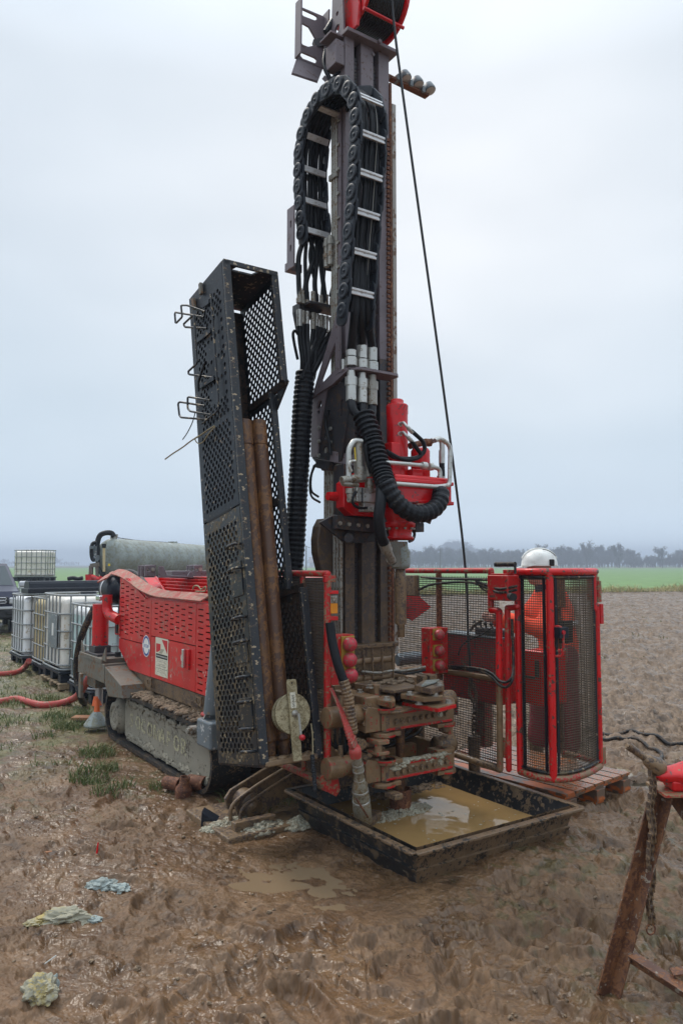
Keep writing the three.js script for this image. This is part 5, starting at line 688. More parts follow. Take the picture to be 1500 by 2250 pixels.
// ---- mast foot, muddy cross pipes and rear frame
{
  const P2 = (x, y, c) => rz(x, y, c);
  part('mast_foot', [bx(-0.21, 0.19, 0.72, 1.07, -0.14, 0.05, 0.01), bx(-0.24, 0.22, 0.60, 0.80, -0.10, 0.12, 0.01), bx(-0.20, 0.2, 1.06, 1.085, -0.16, 0.075, 0.004)], M.mudSteel, rig);
  part('cross_pipe', [cyl(P2(768, 1456, 0.12), P2(862, 1447, 0.12), 0.021, 0.021, 12)], M.mudRed, rig); part('cross_pipe', [cyl(P2(765, 1493, 0.12), P2(882, 1483, 0.12), 0.021, 0.021, 12)], M.mudRed, rig); part('cross_pipe', [cyl(P2(880, 1484, 0.12), P2(915, 1510, 0.12), 0.02, 0.02, 10)], M.mudRed, rig);
  for (const [x0, y0, x1, y1] of [[797, 1428, 801, 1498], [817, 1426, 819, 1492], [839, 1424, 839, 1486], [861, 1424, 864, 1492]]) part('pipe_strap', [beam(P2(x0, y0, 0.15), P2(x1, y1, 0.15), 0.014, 0.008, V(1, 0, 0))], M.mudSteel, rig);
  part('loose_cable', [tube([P2(795, 1475, 0.15), P2(830, 1478, 0.15), P2(865, 1473, 0.15), P2(885, 1474, 0.2), P2(935, 1465, 0.3)], 0.008, 24, 6)], M.zincDull, rig); part('loose_cable', [tube([P2(865, 1476, 0.15), P2(895, 1480, 0.22), P2(935, 1472, 0.3)], 0.008, 24, 6)], M.rubberMud, rig);
  part('rear_frame', [bx(-0.34, 0.34, 0.18, 0.62, -0.30, -0.02, 0.01), bx(-0.16, 0.24, 0.62, 1.0, -0.30, -0.10, 0.01)], M.mudSteel, rig);
  for (const x of [-0.33, 0.30]) part('clamp_column', [bx(x, x + 0.05, 0.30, 0.85, 0.0, 0.10, 0.006)], M.mudRed, rig);
  part('rear_post', [cyl(V(0.34, 0.25, 0.12), V(0.34, 0.62, 0.12), 0.027, 0.027, 12)], M.mudSteel, rig);
}
// ---- the two rod clamps
function clampUnit(yb, yt, upper) {
  const z0 = 0.42, z1 = 0.50, xl = -0.265, xr = 0.295, c = (yb + yt) / 2;
  const u = part('rod_clamp', [bx(xl, xr, yb, yt, z0, z1, 0.006), bx(xl + 0.04, xr - 0.02, yb + 0.005, yt - 0.005, 0.10, 0.16, 0.006)], M.mudRed, rig);
  part('bar_edge', [bx(xl + 0.03, xr - 0.02, yb - 0.003, yb + 0.012, z1 - 0.005, z1 + 0.004, 0.003)], M.redWorn, u); part('bar_edge', [bx(xl + 0.15, xr - 0.06, yt - 0.014, yt + 0.003, z1 - 0.005, z1 + 0.004, 0.003)], M.redWorn, u);
  for (let i = 0; i < 9; i++) part('bolt', [hex(V(xl + 0.10 + i * 0.0485, c - 0.005 + i * 0.001, z1), V(0, 0, 1), 0.0155, 0.016), cyl(V(xl + 0.10 + i * 0.0485, c - 0.005 + i * 0.001, z1 - 0.001), V(xl + 0.10 + i * 0.0485, c - 0.005 + i * 0.001, z1 + 0.004), 0.02, 0.02, 10)], i === 7 ? M.spoil : M.mudSteel, u);
  part('jaw_block', [bx(-0.36, xl + 0.01, yb - 0.005, yt + 0.10 * (upper ? 1 : 0.4), 0.14, 0.47, 0.012), plate('z', 0.478, [[-0.375, yb + 0.0], [-0.27, yb], [-0.27, yt + 0.03], [-0.36, yt + 0.05], [-0.375, yt + 0.02]], 0.03, [], 0.004)], M.mudRed, u);
  const yl = upper ? 0.735 : 0.455;
  part('clamp_cylinder', [lathe([[0.001, 0], [0.055, 0], [0.060, 0.006], [0.060, 0.10], [0.055, 0.105], [0.055, 0.26], [0.001, 0.26]], V(-0.60, yl, 0.42), V(1, 0, 0), 24)], M.mudRed, u);
  part('clamp_cylinder', [lathe([[0.001, 0], [0.052, 0.0], [0.055, 0.012], [0.055, 0.14], [0.001, 0.14]], V(0.405, yl + 0.005, 0.36), V(-1, 0, 0), 24)], M.mudSteel, u);
  part('jaw_block', [bx(0.285, 0.32, yb - 0.002, yt + 0.035, 0.12, 0.47, 0.01)], M.mudRed, u);
  const knuckle = (x, z, y, r, t, m) => part('knuckle_plate', [lathe([[0.001, 0], [r * 0.96, 0], [r, 0.004], [r, t - 0.004], [r * 0.96, t], [0.001, t]], V(x, y, z), UP, 22), bx(x - 0.02, x + 0.10 * Math.sign(0.02 - x), y, y + t, z - r * 0.8, z + r * 0.7, 0.004)], m, u);
  knuckle(-0.225, 0.47, yt + 0.004, 0.066, 0.026, M.mudRed); knuckle(-0.24, 0.47, yb - 0.034, 0.072, 0.026, M.mudRed); knuckle(0.26, 0.45, yt + 0.004, 0.06, 0.026, M.mudRed); knuckle(0.265, 0.45, yb - 0.036, 0.062, 0.026, M.mudRed);
  for (const [x, y] of [[-0.235, yb - 0.034], [0.262, yb - 0.036], [-0.228, yt + 0.02]]) part('knuckle_edge', [lathe([[0.0725, 0.002], [0.0735, 0.002], [0.0735, 0.012], [0.0725, 0.012]].map(([r, q]) => [r * (x > 0 ? 0.86 : y > yt ? 0.92 : 1), q]), V(x, y, x > 0 ? 0.45 : 0.47), UP, 22)], M.redWorn, u);
  part('pivot_pin', [cyl(V(-0.225, yb - 0.05, 0.47), V(-0.225, yt + 0.03, 0.47), 0.034, 0.034, 16)], M.mudSteel, u); part('pivot_pin', [cyl(V(0.262, yb - 0.07, 0.45), V(0.262, yt + 0.035, 0.45), 0.026, 0.026, 14)], M.mudSteel, u);
  for (const x of [-0.5, -0.42]) part('grease_fitting', [cyl(V(x, yl + 0.05, 0.42), V(x, yl + 0.115, 0.42), 0.016, 0.014, 10)], M.mudSteel, u);
  for (const [dx, dy] of [[0.0, 0.045], [0.0, -0.045], [0.03, 0.05], [0.03, -0.05]]) part('bolt', [hex(V(-0.355 + dx, yl + dy, 0.46), V(-0.6, 0, 0.8), 0.016, 0.03)], M.mudSteel, u);
  return u;
}
{
  const up = clampUnit(0.636, 0.735, true), lo = clampUnit(0.352, 0.438, false);
  // top plates and swing jaws of the upper clamp
  const Pz = (a, y) => a.map(([x, q]) => { const p = ry(x, q, y); return [p.x, p.z]; }), sh = (name, a, y, t, m) => part(name, [plate('y', y, Pz(a, y), t, [], 0.004)], m, up);
  sh('top_plate', [[838, 1566], [878, 1566], [945, 1547], [890, 1540], [850, 1548]], 0.745, 0.014, M.mudSteel);
  sh('top_plate', [[884, 1555], [945, 1560], [990, 1545], [930, 1536]], 0.748, 0.012, M.mudSteel);
  sh('swing_jaw', [[770, 1530], [860, 1550], [868, 1545], [865, 1535], [800, 1518], [770, 1512]], 0.80, 0.035, M.mudRed); sh('swing_jaw', [[778, 1508], [835, 1520], [836, 1511], [790, 1500]], 0.845, 0.045, M.mudSteel);
  sh('swing_jaw', [[880, 1530], [930, 1538], [972, 1534], [975, 1522], [930, 1524], [884, 1515]], 0.815, 0.03, M.mudRed); sh('swing_jaw', [[884, 1545], [960, 1560], [1000, 1550], [998, 1540], [955, 1538], [884, 1528]], 0.765, 0.028, M.mudRed);
  sh('swing_jaw', [[910, 1512], [945, 1520], [975, 1512], [972, 1500], [930, 1500]], 0.865, 0.035, M.mudSteel); sh('jaw_cap', [[925, 1508], [955, 1500], [965, 1494], [935, 1496]], 0.892, 0.012, M.galva);
  part('jaw_post', [bx(-0.24, -0.20, 0.80, 0.885, 0.34, 0.40, 0.004)], M.mudRed, up); part('jaw_post', [bx(0.16, 0.20, 0.84, 0.90, 0.30, 0.36, 0.004), bx(0.22, 0.28, 0.845, 0.90, 0.28, 0.36, 0.004)], M.mudSteel, up);
  sh('mud_pan', [[795, 1512], [865, 1520], [920, 1512], [870, 1494], [800, 1498]], 0.845, 0.02, M.mudSteel);
  { const r = rng(71), g = []; for (let i = 0; i < 60; i++) { const q = new THREE.IcosahedronGeometry(0.008 + 0.018 * r(), 1); q.scale(1.2, 0.5, 1); q.translate(-0.16 + 0.32 * r(), 0.855 + 0.012 * r(), 0.10 + 0.2 * r()); g.push(q); } part('mud_clods', g, M.trackMud, up, { kind: 'stuff' }); }
  for (const [x, q, y] of [[790, 1522, 0.835], [850, 1538, 0.835], [812, 1512, 0.868], [900, 1527, 0.832], [955, 1529, 0.832], [985, 1545, 0.782], [920, 1548, 0.782], [965, 1506, 0.884]]) { const p = ry(x, q, y - 0.003); part('jaw_bolt', [hex(p, UP, 0.017, 0.020), cyl(p, p.clone().add(V(0, 0.006, 0)), 0.024, 0.024, 12)], M.zincDull, up); }
  part('jaw_edge', [beam(ry(884, 1546, 0.765), ry(960, 1561, 0.765), 0.006, 0.02, UP, 0.001)], M.redWorn, up); part('jaw_edge', [beam(ry(962, 1561, 0.765), ry(1001, 1551, 0.765), 0.006, 0.02, UP, 0.001)], M.red, up);
  part('clevis', [bx(-0.335, -0.255, 0.575, 0.60, 0.44, 0.56, 0.005), bx(-0.335, -0.255, 0.515, 0.535, 0.44, 0.56, 0.005), cyl(V(-0.315, 0.52, 0.53), V(-0.315, 0.59, 0.53), 0.022, 0.022, 12)], M.redMuddy, up);
  part('ram_eye', [cyl(V(-0.39, 0.575, 0.42), V(-0.39, 0.575, 0.48), 0.03, 0.03, 14), cyl(V(-0.40, 0.57, 0.45), V(-0.30, 0.555, 0.45), 0.016, 0.016, 10)], M.mudSteel, up);
  part('hang_block', [bx(0.30, 0.34, 0.535, 0.585, 0.38, 0.44, 0.006)], M.redMuddy, up);
  part('lower_lug', [bx(-0.25, -0.19, 0.265, 0.30, 0.50, 0.60, 0.008)], M.mudSteel, lo); part('lower_lug', [plate('z', 0.46, [[-0.255, 0.46], [-0.225, 0.46], [-0.225, 0.535], [-0.24, 0.545], [-0.255, 0.535]], 0.03, [hole(-0.24, 0.51, 0.010)])], M.mudSteel, lo);
  { const r = rng(72), g = []; for (let i = 0; i < 150; i++) { const q = new THREE.IcosahedronGeometry(0.006 + 0.014 * r(), 1); q.scale(1.2, 0.7, 1); q.translate(-0.20 + 0.46 * r(), 0.44 + 0.008 * r() - (i % 3 === 0 ? 0.04 * r() : 0), 0.475 + 0.03 * r()); g.push(q); } part('mud_clods', g, M.spoil, lo, { kind: 'stuff' }); }
  for (let i = 0; i < 5; i++) part('clamp_hose', [tube([V(-0.5 + 0.05 * i, 0.66, 0.2), V(-0.48 + 0.03 * i, 0.56 - 0.02 * i, 0.26), V(-0.3, 0.5 - 0.015 * i, 0.22), V(0.0 + 0.08 * i, 0.53, 0.16), V(0.3, 0.6, 0.1)], 0.010, 30, 6)], M.rubberMud, rig);
}
// ---- safety cage
{
  const pr = 0.0215, T = (a, b, m, r = pr, name = 'cage_tube', p = rig) => part(name, [cyl(a, b, r, r, 14), new THREE.SphereGeometry(r, 12, 8).translate(a.x, a.y, a.z), new THREE.SphereGeometry(r, 12, 8).translate(b.x, b.y, b.z)], m, p);
  const XL = -0.56, xR = 0.62;
  // left panel
  const y0 = 0.37; T(V(XL, y0, 0.375), V(XL, 1.545, 0.375), M.redWorn, 0.0205, 'cage_post'); T(V(XL, 1.545, 0.375), V(XL, 1.545, -0.34), M.redWorn, 0.019, 'cage_rail'); T(V(XL, 0.355, 0.375), V(XL, 0.355, -0.34), M.redMuddy, 0.021, 'cage_rail'); T(V(XL, 1.42, 0.10), V(XL, 1.54, 0.10), M.redWorn, 0.017, 'cage_stub'); T(V(XL, 0.36, -0.34), V(XL, 1.545, -0.34), M.redMuddy, 0.02, 'cage_post'); T(V(XL, 0.36, 0.12), V(XL, 0.45, 0.12), M.redMuddy, 0.016, 'cage_stub');
  part('wire_mesh', wireMesh([v2(XL, -0.32), v2(XL, 0.35)], 0.40, 1.52, 0.0155, 0.0024), M.wireMeshMud, rig, { kind: 'stuff' });
  part('post_bracket', [plate('z', 0.40, [[704, 1704], [741, 1702], [747, 1736], [738, 1750], [722, 1742], [704, 1722]].map(([x, y]) => { const p = rz(x, y, 0.40); return [p.x, p.y]; }), 0.012, [], 0.003), bx(XL - 0.02, XL + 0.02, 0.32, 0.42, 0.34, 0.40, 0.004)], M.redMuddy, rig);
  part('hinge_tab', [(() => { const a = rz(712, 1264, 0.39), b = rz(737, 1279, 0.39); return bx(a.x, b.x, b.y, a.y, 0.375, 0.395, 0.003); })()], M.redWorn, rig);
  { const B = (x0, y0_, x1, y1, zz, d) => { const a = rz(x0, y0_, zz), b = rz(x1, y1, zz); return bx(a.x, b.x, b.y, a.y, zz - d, zz, 0.003); };
    part('sensor_bracket', [B(724, 1298, 744, 1305, 0.40, 0.05), B(724, 1355, 743, 1363, 0.40, 0.05)], M.red, rig); part('limit_switch', [B(727, 1309, 741, 1325, 0.40, 0.035), cyl(rz(735, 1316, 0.40), rz(735, 1316, 0.42), 0.013, 0.011, 12)], M.zincDull, rig); part('amber_reflector', [B(727, 1326, 742, 1348, 0.40, 0.03)], M.amber, rig);
    // three red domes in a box, one each side
    for (const [bb, side, doms, R] of [[[727, 1397, 778, 1501], 0.37, [[763, 1415], [763, 1449], [765, 1483]], 0.043], [[944, 1381, 984, 1478], 0.12, [[959, 1394], [959.5, 1429], [960, 1461]], 0.036]]) {
      const bxp = part('dome_box', [B(...bb, side, 0.09)], M.redWorn, rig);
      for (const [x, y] of doms) { const p = rz(x, y, side); part('dome_mount', [bx(p.x - R * 1.08, p.x + R * 1.08, p.y - R * 1.08, p.y + R * 1.08, side - 0.002, side + 0.010, 0.004)], M.hubYellow, bxp); part('red_dome', [new THREE.SphereGeometry(R, 24, 16).translate(p.x, p.y, side + 0.026)], M.domeRed, bxp); }
    } }
  // right side panel, its hinge posts and fittings
  const zf = 0.585, jog = rx(1078, 1340, xR); T(rx(890, 1254, xR).setX(xR), rx(1078, 1254, xR), M.redWorn, 0.019, 'cage_rail'); T(rx(1078, 1254, xR), jog, M.redWorn, 0.021, 'cage_post'); T(jog, rx(1096, 1343, xR), M.red, 0.021, 'cage_post'); T(rx(1096, 1343, xR), rx(1096, 1500, xR), M.red, 0.021, 'cage_post'); T(rx(1096, 1500, xR), rx(1098, 1690, xR), M.mudRed, 0.021, 'cage_post');
  T(rx(963, 1262, xR), rx(968, 1600, xR), M.rust, 0.021, 'cage_post');
  part('cage_rail', [tube([rx(868, 1478, xR), rx(905, 1470, xR), rx(960, 1474, xR), rx(1020, 1481, xR), rx(1092, 1492, xR)], 0.019, 40, 10)], M.mudRed, rig); T(rx(985, 1652, xR), rx(1097, 1690, xR), M.mudSteel, 0.023, 'cage_rail');
  part('wire_mesh', wireMesh([v2(xR, -0.45), v2(xR, 0.575)], 0.33, 1.52, 0.0155, 0.0025), M.wireMesh, rig, { kind: 'stuff' });
  T(rx(1114, 1340, xR + 0.03), rx(1117, 1690, xR + 0.03), M.redWorn, 0.019, 'gate_hinge_post'); T(rx(1114, 1336, xR + 0.03), rx(1135, 1334, xR + 0.03), M.redWorn, 0.019, 'gate_hinge_post'); part('hinge_leaf', [beam(rx(1107, 1620, xR + 0.02), rx(1107, 1665, xR + 0.02), 0.012, 0.03, V(0, 0, 1))], M.redMuddy, rig);
  { const a = rx(1083, 1318, xR), b = rx(1128, 1264, xR); part('latch_box', [bx(xR - 0.055, xR + 0.05, a.y, b.y, a.z, b.z, 0.008), bx(xR - 0.04, xR + 0.03, b.y, b.y + 0.01, a.z + 0.02, b.z - 0.02, 0.003), bx(xR - 0.02, xR + 0.02, b.y + 0.01, b.y + 0.035, b.z - 0.075, b.z - 0.01, 0.004)], M.redWorn, rig); part('latch_knob', [cyl(rx(1120, 1310, xR - 0.07), rx(1127, 1312, xR - 0.10), 0.022, 0.024, 14)], M.dark, rig);
    const g0 = rx(1088, 1240, xR), g1 = rx(1131, 1240, xR); part('grip_handle', [cyl(g0, g1, 0.016, 0.016, 12), cyl(g1, g1.clone().add(V(0, -0.06, 0)), 0.008), cyl(g0, g0.clone().add(V(0, -0.015, 0)), 0.010)], M.rubberMud, rig); }
  part('gate_hose', [tube([rx(925, 1268, xR - 0.03), rx(970, 1272, xR - 0.03), rx(1040, 1273, xR - 0.03), rx(1078, 1274, xR - 0.03)], 0.008, 24, 6), tube([rx(920, 1296, xR - 0.03), rx(945, 1285, xR - 0.03), rx(1040, 1281, xR - 0.03), rx(1070, 1292, xR - 0.03), rx(1100, 1302, xR - 0.06), rx(1135, 1296, xR - 0.02)], 0.009, 40, 6), tube([rx(1045, 1277, xR - 0.03), rx(1075, 1288, xR - 0.03), rx(1100, 1294, xR - 0.06), rx(1135, 1288, xR - 0.02)], 0.009, 30, 6), tube([rx(1050, 1284, xR - 0.03), rx(1060, 1294, xR - 0.03), rx(1076, 1303, xR - 0.03)], 0.006, 16, 6)], M.rubberMud, rig, { kind: 'stuff' });
  part('hose_bracket', [(() => { const a = rx(898, 1308, xR - 0.03), b = rx(918, 1264, xR - 0.03); return bx(xR - 0.06, xR - 0.02, a.y, b.y, a.z, b.z, 0.005); })()], M.mudSteel, rig);
  for (const k of [0, 1]) part('gate_hose', [tube([rx(985, 1463 + k * 5, xR - 0.03), rx(1060, 1471 + k * 5, xR - 0.03), rx(1083, 1482 + k * 8, xR - 0.04), rx(1097, 1496 + k * 9, xR - 0.05), rx(1112, 1499 + k * 11, xR - 0.05), rx(1124, 1488 + k * 8, xR - 0.04), rx(1127, 1460, xR + 0.02), rx(1124, 1360, xR + 0.03)], 0.009, 60, 6)], M.rubberMud, rig);
  part('warning_plate', [plate('z', -0.42, [[884, 1296], [897, 1288], [946, 1334], [905, 1364], [862, 1340]].map(([x, y]) => { const p = rz(x, y, -0.42); return [p.x, p.y]; }), 0.006)], M.redHead, rig);
  part('cable_tray', [tube([rz(872, 1450, -0.6), rz(900, 1446, -0.6), rz(950, 1446, -0.6), rz(990, 1450, -0.6)].map((p) => p), 0.05, 24, 4)], M.greyPaint, rig);
  // swung-out front gate with a rounded bend
  const pts = [[1143, 1695], [1165, 1703], [1190, 1709], [1215, 1712], [1245, 1711], [1275, 1704], [1298, 1694], [1317, 1682]].map(([x, y]) => ry(x, y, 0.30)), yt = 1.553, gp = pts.map((p) => v2(p.x, p.z));
  const gate = part('gate_frame', [tube(pts, 0.023, 50, 12)], M.redMuddy, rig); part('gate_rail', [tube(pts.map((p) => V(p.x, yt, p.z)), 0.023, 50, 12)], M.red, gate);
  const N = pts.length - 1; T(pts[0], V(pts[0].x, yt, pts[0].z), M.red, 0.023, 'gate_post', gate); T(pts[3], V(pts[3].x, yt - 0.01, pts[3].z), M.red, 0.0235, 'gate_post', gate);
  const e = pts[N]; T(V(e.x, 0.31, e.z), V(e.x, 1.33, e.z), M.red, 0.021, 'gate_post', gate); T(V(e.x - 0.03, 1.31, e.z + 0.005), V(e.x - 0.03, yt, e.z + 0.005), M.red, 0.019, 'gate_post', gate);
  part('wire_mesh', wireMesh(gp, 0.335, 1.525, 0.0150, 0.0023), M.wireMeshMud, gate, { kind: 'stuff' });
  for (const k of [[0, 0.045], [3, 0.035], [3, -0.035], [7, -0.05]]) { const d = pts[Math.min(N, k[0] + 1)].clone().sub(pts[Math.max(0, k[0] - 1)]).normalize().multiplyScalar(k[1]), p = pts[k[0]].clone().add(d); part('mesh_strip', [beam(V(p.x, 0.33, p.z), V(p.x, 1.53, p.z), 0.022, 0.005, V(0, 0, 1), 0.001)], M.black, gate); }
  part('mesh_strip', [tube(pts.map((p) => V(p.x, 1.52, p.z)), 0.012, 40, 4)], M.blackMuddy, gate); part('mesh_strip', [tube(pts.map((p) => V(p.x, 0.335, p.z)), 0.012, 40, 4)], M.blackMuddy, gate);
  { const q = pts[3], h = (py) => RIG.z(1226, py, q.z + 0.03); part('gate_handle', [tube([V(q.x + 0.01, h(1377).y, q.z + 0.0), V(q.x + 0.03, h(1377).y, q.z + 0.05), V(q.x + 0.035, h(1385).y, q.z + 0.06), V(q.x + 0.035, h(1435).y, q.z + 0.06), V(q.x + 0.03, h(1441).y, q.z + 0.05), V(q.x + 0.01, h(1441).y, q.z)], 0.008, 40, 8)], M.redWorn, gate);
    const zb = q.z + 0.02, B = (x0, y0_, x1, y1, zz, d, r) => { const a = rz(x0, y0_, zz), b = rz(x1, y1, zz); return bx(a.x, b.x, b.y, a.y, zz - d, zz, r); };
    part('switch_plate', [B(1228, 1364, 1258, 1412, zb, 0.008, 0.002)], M.black, gate); const sb = part('switch_box', [B(1230, 1379, 1249, 1402, zb + 0.05, 0.05, 0.006)], M.blackPlastic, gate); const bp = rz(1239, 1390, zb + 0.06); part('stop_button', [cyl(bp.clone().add(V(0, 0, -0.012)), bp, 0.0135, 0.0125, 16)], M.redRubber, gate);
    part('latch_plate', [beam(V(e.x + 0.03, 1.21, e.z), V(e.x + 0.03, 1.34, e.z), 0.03, 0.045, V(0, 0, 1))], M.red, gate); part('hinge_block', [bx(e.x - 0.005, e.x + 0.055, 1.36, 1.52, e.z - 0.07, e.z - 0.01, 0.006), cyl(V(e.x + 0.035, 1.35, e.z - 0.01), V(e.x + 0.035, 1.49, e.z - 0.01), 0.022, 0.022, 12)], M.redMuddy, gate); part('latch_plate', [bx(e.x - 0.01, e.x + 0.04, 0.31, 0.42, e.z - 0.02, e.z + 0.02, 0.005)], M.redMuddy, gate); }
  // return wing behind the gate
  { const w0 = V(e.x, 0, e.z), w1 = V(e.x + 0.02, 0, e.z - 0.34); T(V(w1.x, 0.33, w1.z), V(w1.x, 1.53, w1.z), M.rust, 0.028, 'gate_post', gate); for (const y of [0.32, 1.53]) part('gate_rail', [cyl(V(w0.x, y, w0.z), V(w1.x, y, w1.z), 0.02)], M.redMuddy, gate); part('wire_mesh', wireMesh([v2(w0.x, w0.z), v2(w1.x, w1.z)], 0.33, 1.52, 0.0155, 0.0025), M.wireMeshMud, gate, { kind: 'stuff' });
    part('wing_box', [bx(w1.x - 0.09, w1.x + 0.03, 1.30, 1.50, w1.z, w1.z + 0.05, 0.006)], M.rust, gate); part('wing_box', [bx(w1.x - 0.20, w1.x + 0.04, 0.92, 1.02, w1.z, w1.z + 0.05, 0.006)], M.redMuddy, gate); }
}
// ---- operator console on its arm beyond the cage
{
  const con = part('control_console', [bx(0.86, 1.04, 0.64, 1.085, -0.24, 0.34, 0.012)], M.redWorn, rig); part('console_top', [bx(0.85, 1.05, 1.085, 1.10, -0.25, 0.35, 0.004)], M.greyPaint, con);  // grey top: reflection on the console top put into its colour
  part('console_cabinet', [(() => { const a = rx(1150, 1545, 0.92), b = rx(1190, 1432, 0.92); return bx(0.92, 1.16, a.y, b.y, a.z, b.z, 0.012); })()], M.redHead, con); part('console_slot', [bx(0.913, 0.921, 0.86, 0.97, 0.60, 0.635, 0.002), bx(0.913, 0.921, 0.845, 0.86, 0.52, 0.60, 0.002)], M.dark, con);
  for (let i = 0; i < 5; i++) part('control_lever', [cyl(V(0.90 + 0.02 * (i % 2), 1.10, 0.10 + i * 0.05), V(0.88, 1.18, 0.08 + i * 0.055), 0.006, 0.006, 6), new THREE.SphereGeometry(0.014, 10, 8).translate(0.88, 1.185, 0.08 + i * 0.055)], M.dark, con);
  part('lever_block', [bx(0.88, 1.0, 1.10, 1.15, 0.08, 0.33, 0.01)], M.primerDark, con); part('console_arm', [bx(0.62, 0.90, 0.50, 0.60, -0.22, -0.12, 0.006), bx(0.95, 1.03, 0.30, 0.64, 0.0, 0.10, 0.006)], M.redMuddy, rig);
  part('console_cable', [tube([rx(1006, 1440, 0.84), rx(1012, 1422, 0.84), rx(1030, 1406, 0.84), rx(1055, 1396, 0.84), rx(1080, 1380, 0.86)], 0.006, 30, 6)], M.rubber, rig); part('hanging_hose', [tube([rx(1033, 1385, 0.84), rx(1040, 1375, 0.84), rx(1060, 1362, 0.85)], 0.012, 14, 6)], M.zincDull, rig);
}
// ================================================================ perforated rod rack leaning back beside the rig, and what stands in it
const RK = new Frame(at(575, 1682, 4.12), 34, 10.5);
{
  const W = 0.385, H = 3.035, Dp = 0.545, base = V(0, 0, 0);
  const rk = thing('rod_rack', 'tall black perforated steel rack leaning back, holding two rusty drill rods', 'rod rack', base, RK);
  // left side: rows of round holes with a plain band, hatch plates left solid
  const holesIn = (z0, z1, y0, y1, r, dz, dy, skip) => { const out = []; let k = 0; for (let y = y0; y <= y1; y += dy, k++) for (let z = z0 + (k % 2) * dz / 2; z <= z1; z += dz) { if (skip && skip(z, y)) continue; out.push(hole(z, y, r, 9)); } return out; };
  const zb = -Dp, z0 = -0.025;
  const hatch = (z, y) => (z > -0.20 && y < 1.14 && ((y > 0.93) || (y > 0.55 && y < 0.66) || (y > 0.18 && y < 0.36))) || (z > -0.32 && z < -0.10 && y > 2.12 && y < 2.72 && ((y * 7) % 1) > 0.2) ;
  part('side_plate', [plate('x', 0, [[zb, 1.46], [z0, 1.46], [z0, H], [zb, H]], 0.008, [...holesIn(zb + 0.075, z0 - 0.055, 1.52, 2.02, 0.0150, 0.052, 0.030), ...holesIn(zb + 0.10, z0 - 0.05, 2.06, H - 0.15, 0.0150, 0.052, 0.030, hatch)])], M.black, rk);
  part('side_plate', [plate('x', 0, [[zb, 0.0], [z0, 0.0], [z0, 1.45], [zb, 1.45]], 0.008, holesIn(zb + 0.06, z0 - 0.07, 0.07, 1.37, 0.0155, 0.052, 0.030, hatch))], M.blackMuddy, rk);
  part('dark_hole_backing', [bx(0.035, 0.040, 0.02, H - 0.04, zb + 0.01, -0.13)], M.blackRust, rk);  // added sheet: puts the dark of the rack interior behind the side holes
  part('front_flange', [bx(-0.004, 0.046, 0, H, -0.024, 0.004, 0.006)], M.blackEdge, rk);
  // right side in three steps, open edges framed
  const R = (ya, yb, zf, r) => plate('x', W, [[zb, ya], [zf, ya], [zf, yb], [zb, yb]], 0.008, holesIn(zb + 0.05, zf - 0.05, ya + 0.05, yb - 0.06, r, 0.054, 0.031));
  part('side_plate', [R(2.27, H, -0.02, 0.0165)], M.black, rk); part('side_plate', [R(0.97, 2.26, -0.16, 0.0165)], M.black, rk); part('side_plate', [R(0.0, 0.96, -0.02, 0.0165)], M.blackRust, rk);
  part('front_flange', [bx(W - 0.046, W + 0.004, 2.27, H, -0.026, 0.002, 0.006), bx(W - 0.006, W + 0.006, 2.25, H, -0.09, -0.02, 0.003)], M.blackEdge, rk); part('front_flange', [bx(W - 0.04, W + 0.004, 0.97, 2.26, -0.186, -0.158, 0.006), bx(W - 0.004, W + 0.008, 0.9, 2.3, -0.24, -0.17, 0.003)], M.blackEdge, rk); part('front_flange', [bx(W - 0.042, W + 0.006, 0.0, 0.96, -0.026, 0.002, 0.006), bx(W - 0.004, W + 0.008, 0.0, 0.97, -0.08, -0.02, 0.003)], M.blackEdge, rk);
  for (const y of [2.265, 0.965]) part('cross_bar', [beam(V(W - 0.01, y, -0.52), V(W - 0.01, y, 0.0), 0.02, 0.045)], M.blackRust, rk);
  part('cross_bar', [beam(V(W - 0.005, 2.29, 0.0), V(W - 0.005, 2.16, -0.17), 0.012, 0.07)], M.blackEdge, rk);
  part('cross_bar', [bx(W - 0.02, W, 1.52, 1.57, -0.5, -0.17, 0.003)], M.blackRust, rk);
  // back: solid strips and a perforated middle, with the slot below the top
  part('back_plate', [plate('z', zb, [[0, 0], [W, 0], [W, H - 0.03], [0.12, H - 0.03], [0.12, H - 0.10], [0, H - 0.06]], 0.008, [...(() => { const o = []; let k = 0; for (let y = 0.35; y < H - 0.30; y += 0.031, k++) for (let x = 0.085 + (k % 2) * 0.027; x < 0.22; x += 0.054) o.push(hole(x, y, 0.0185, 9)); return o; })()])], M.blackRust, rk);
  part('back_strip', [bx(0.235, 0.32, 0.0, H - 0.12, zb + 0.006, zb + 0.05, 0.004)], M.blackRust, rk);
  part('top_plate', [plate('y', H - 0.002, [[0.0, zb], [W, zb], [W, 0.0], [0.0, 0.0]], 0.012, [holePoly([[0.09, -0.09], [0.24, -0.09], [0.27, -0.035], [0.11, -0.035]].map(([a, b]) => [a, b]))]), bx(0, W, H - 0.03, H + 0.004, -0.012, 0.004, 0.003)], M.blackEdge, rk);
  part('bottom_plate', [bx(0, W, -0.012, 0.0, zb, 0)], M.blackRust, rk); { const c = [], r = rng(61); for (let i = 0; i < 60; i++) { const q = new THREE.IcosahedronGeometry(0.012 + 0.014 * r(), 1); q.scale(1.3, 0.7, 1); q.translate(0.05 + (W - 0.09) * r(), 0.004 + 0.016 * r(), -0.01 - 0.10 * r()); c.push(q); } part('bottom_mud', [bx(0.02, W - 0.03, -0.016, 0.016, -0.06, 0.006, 0.008), ...c], M.mudSteel, rk, { kind: 'stuff' }); }
  part('seam', [bx(-0.0052, -0.0032, 1.447, 1.462, zb + 0.06, z0 - 0.1)], M.dark, rk);
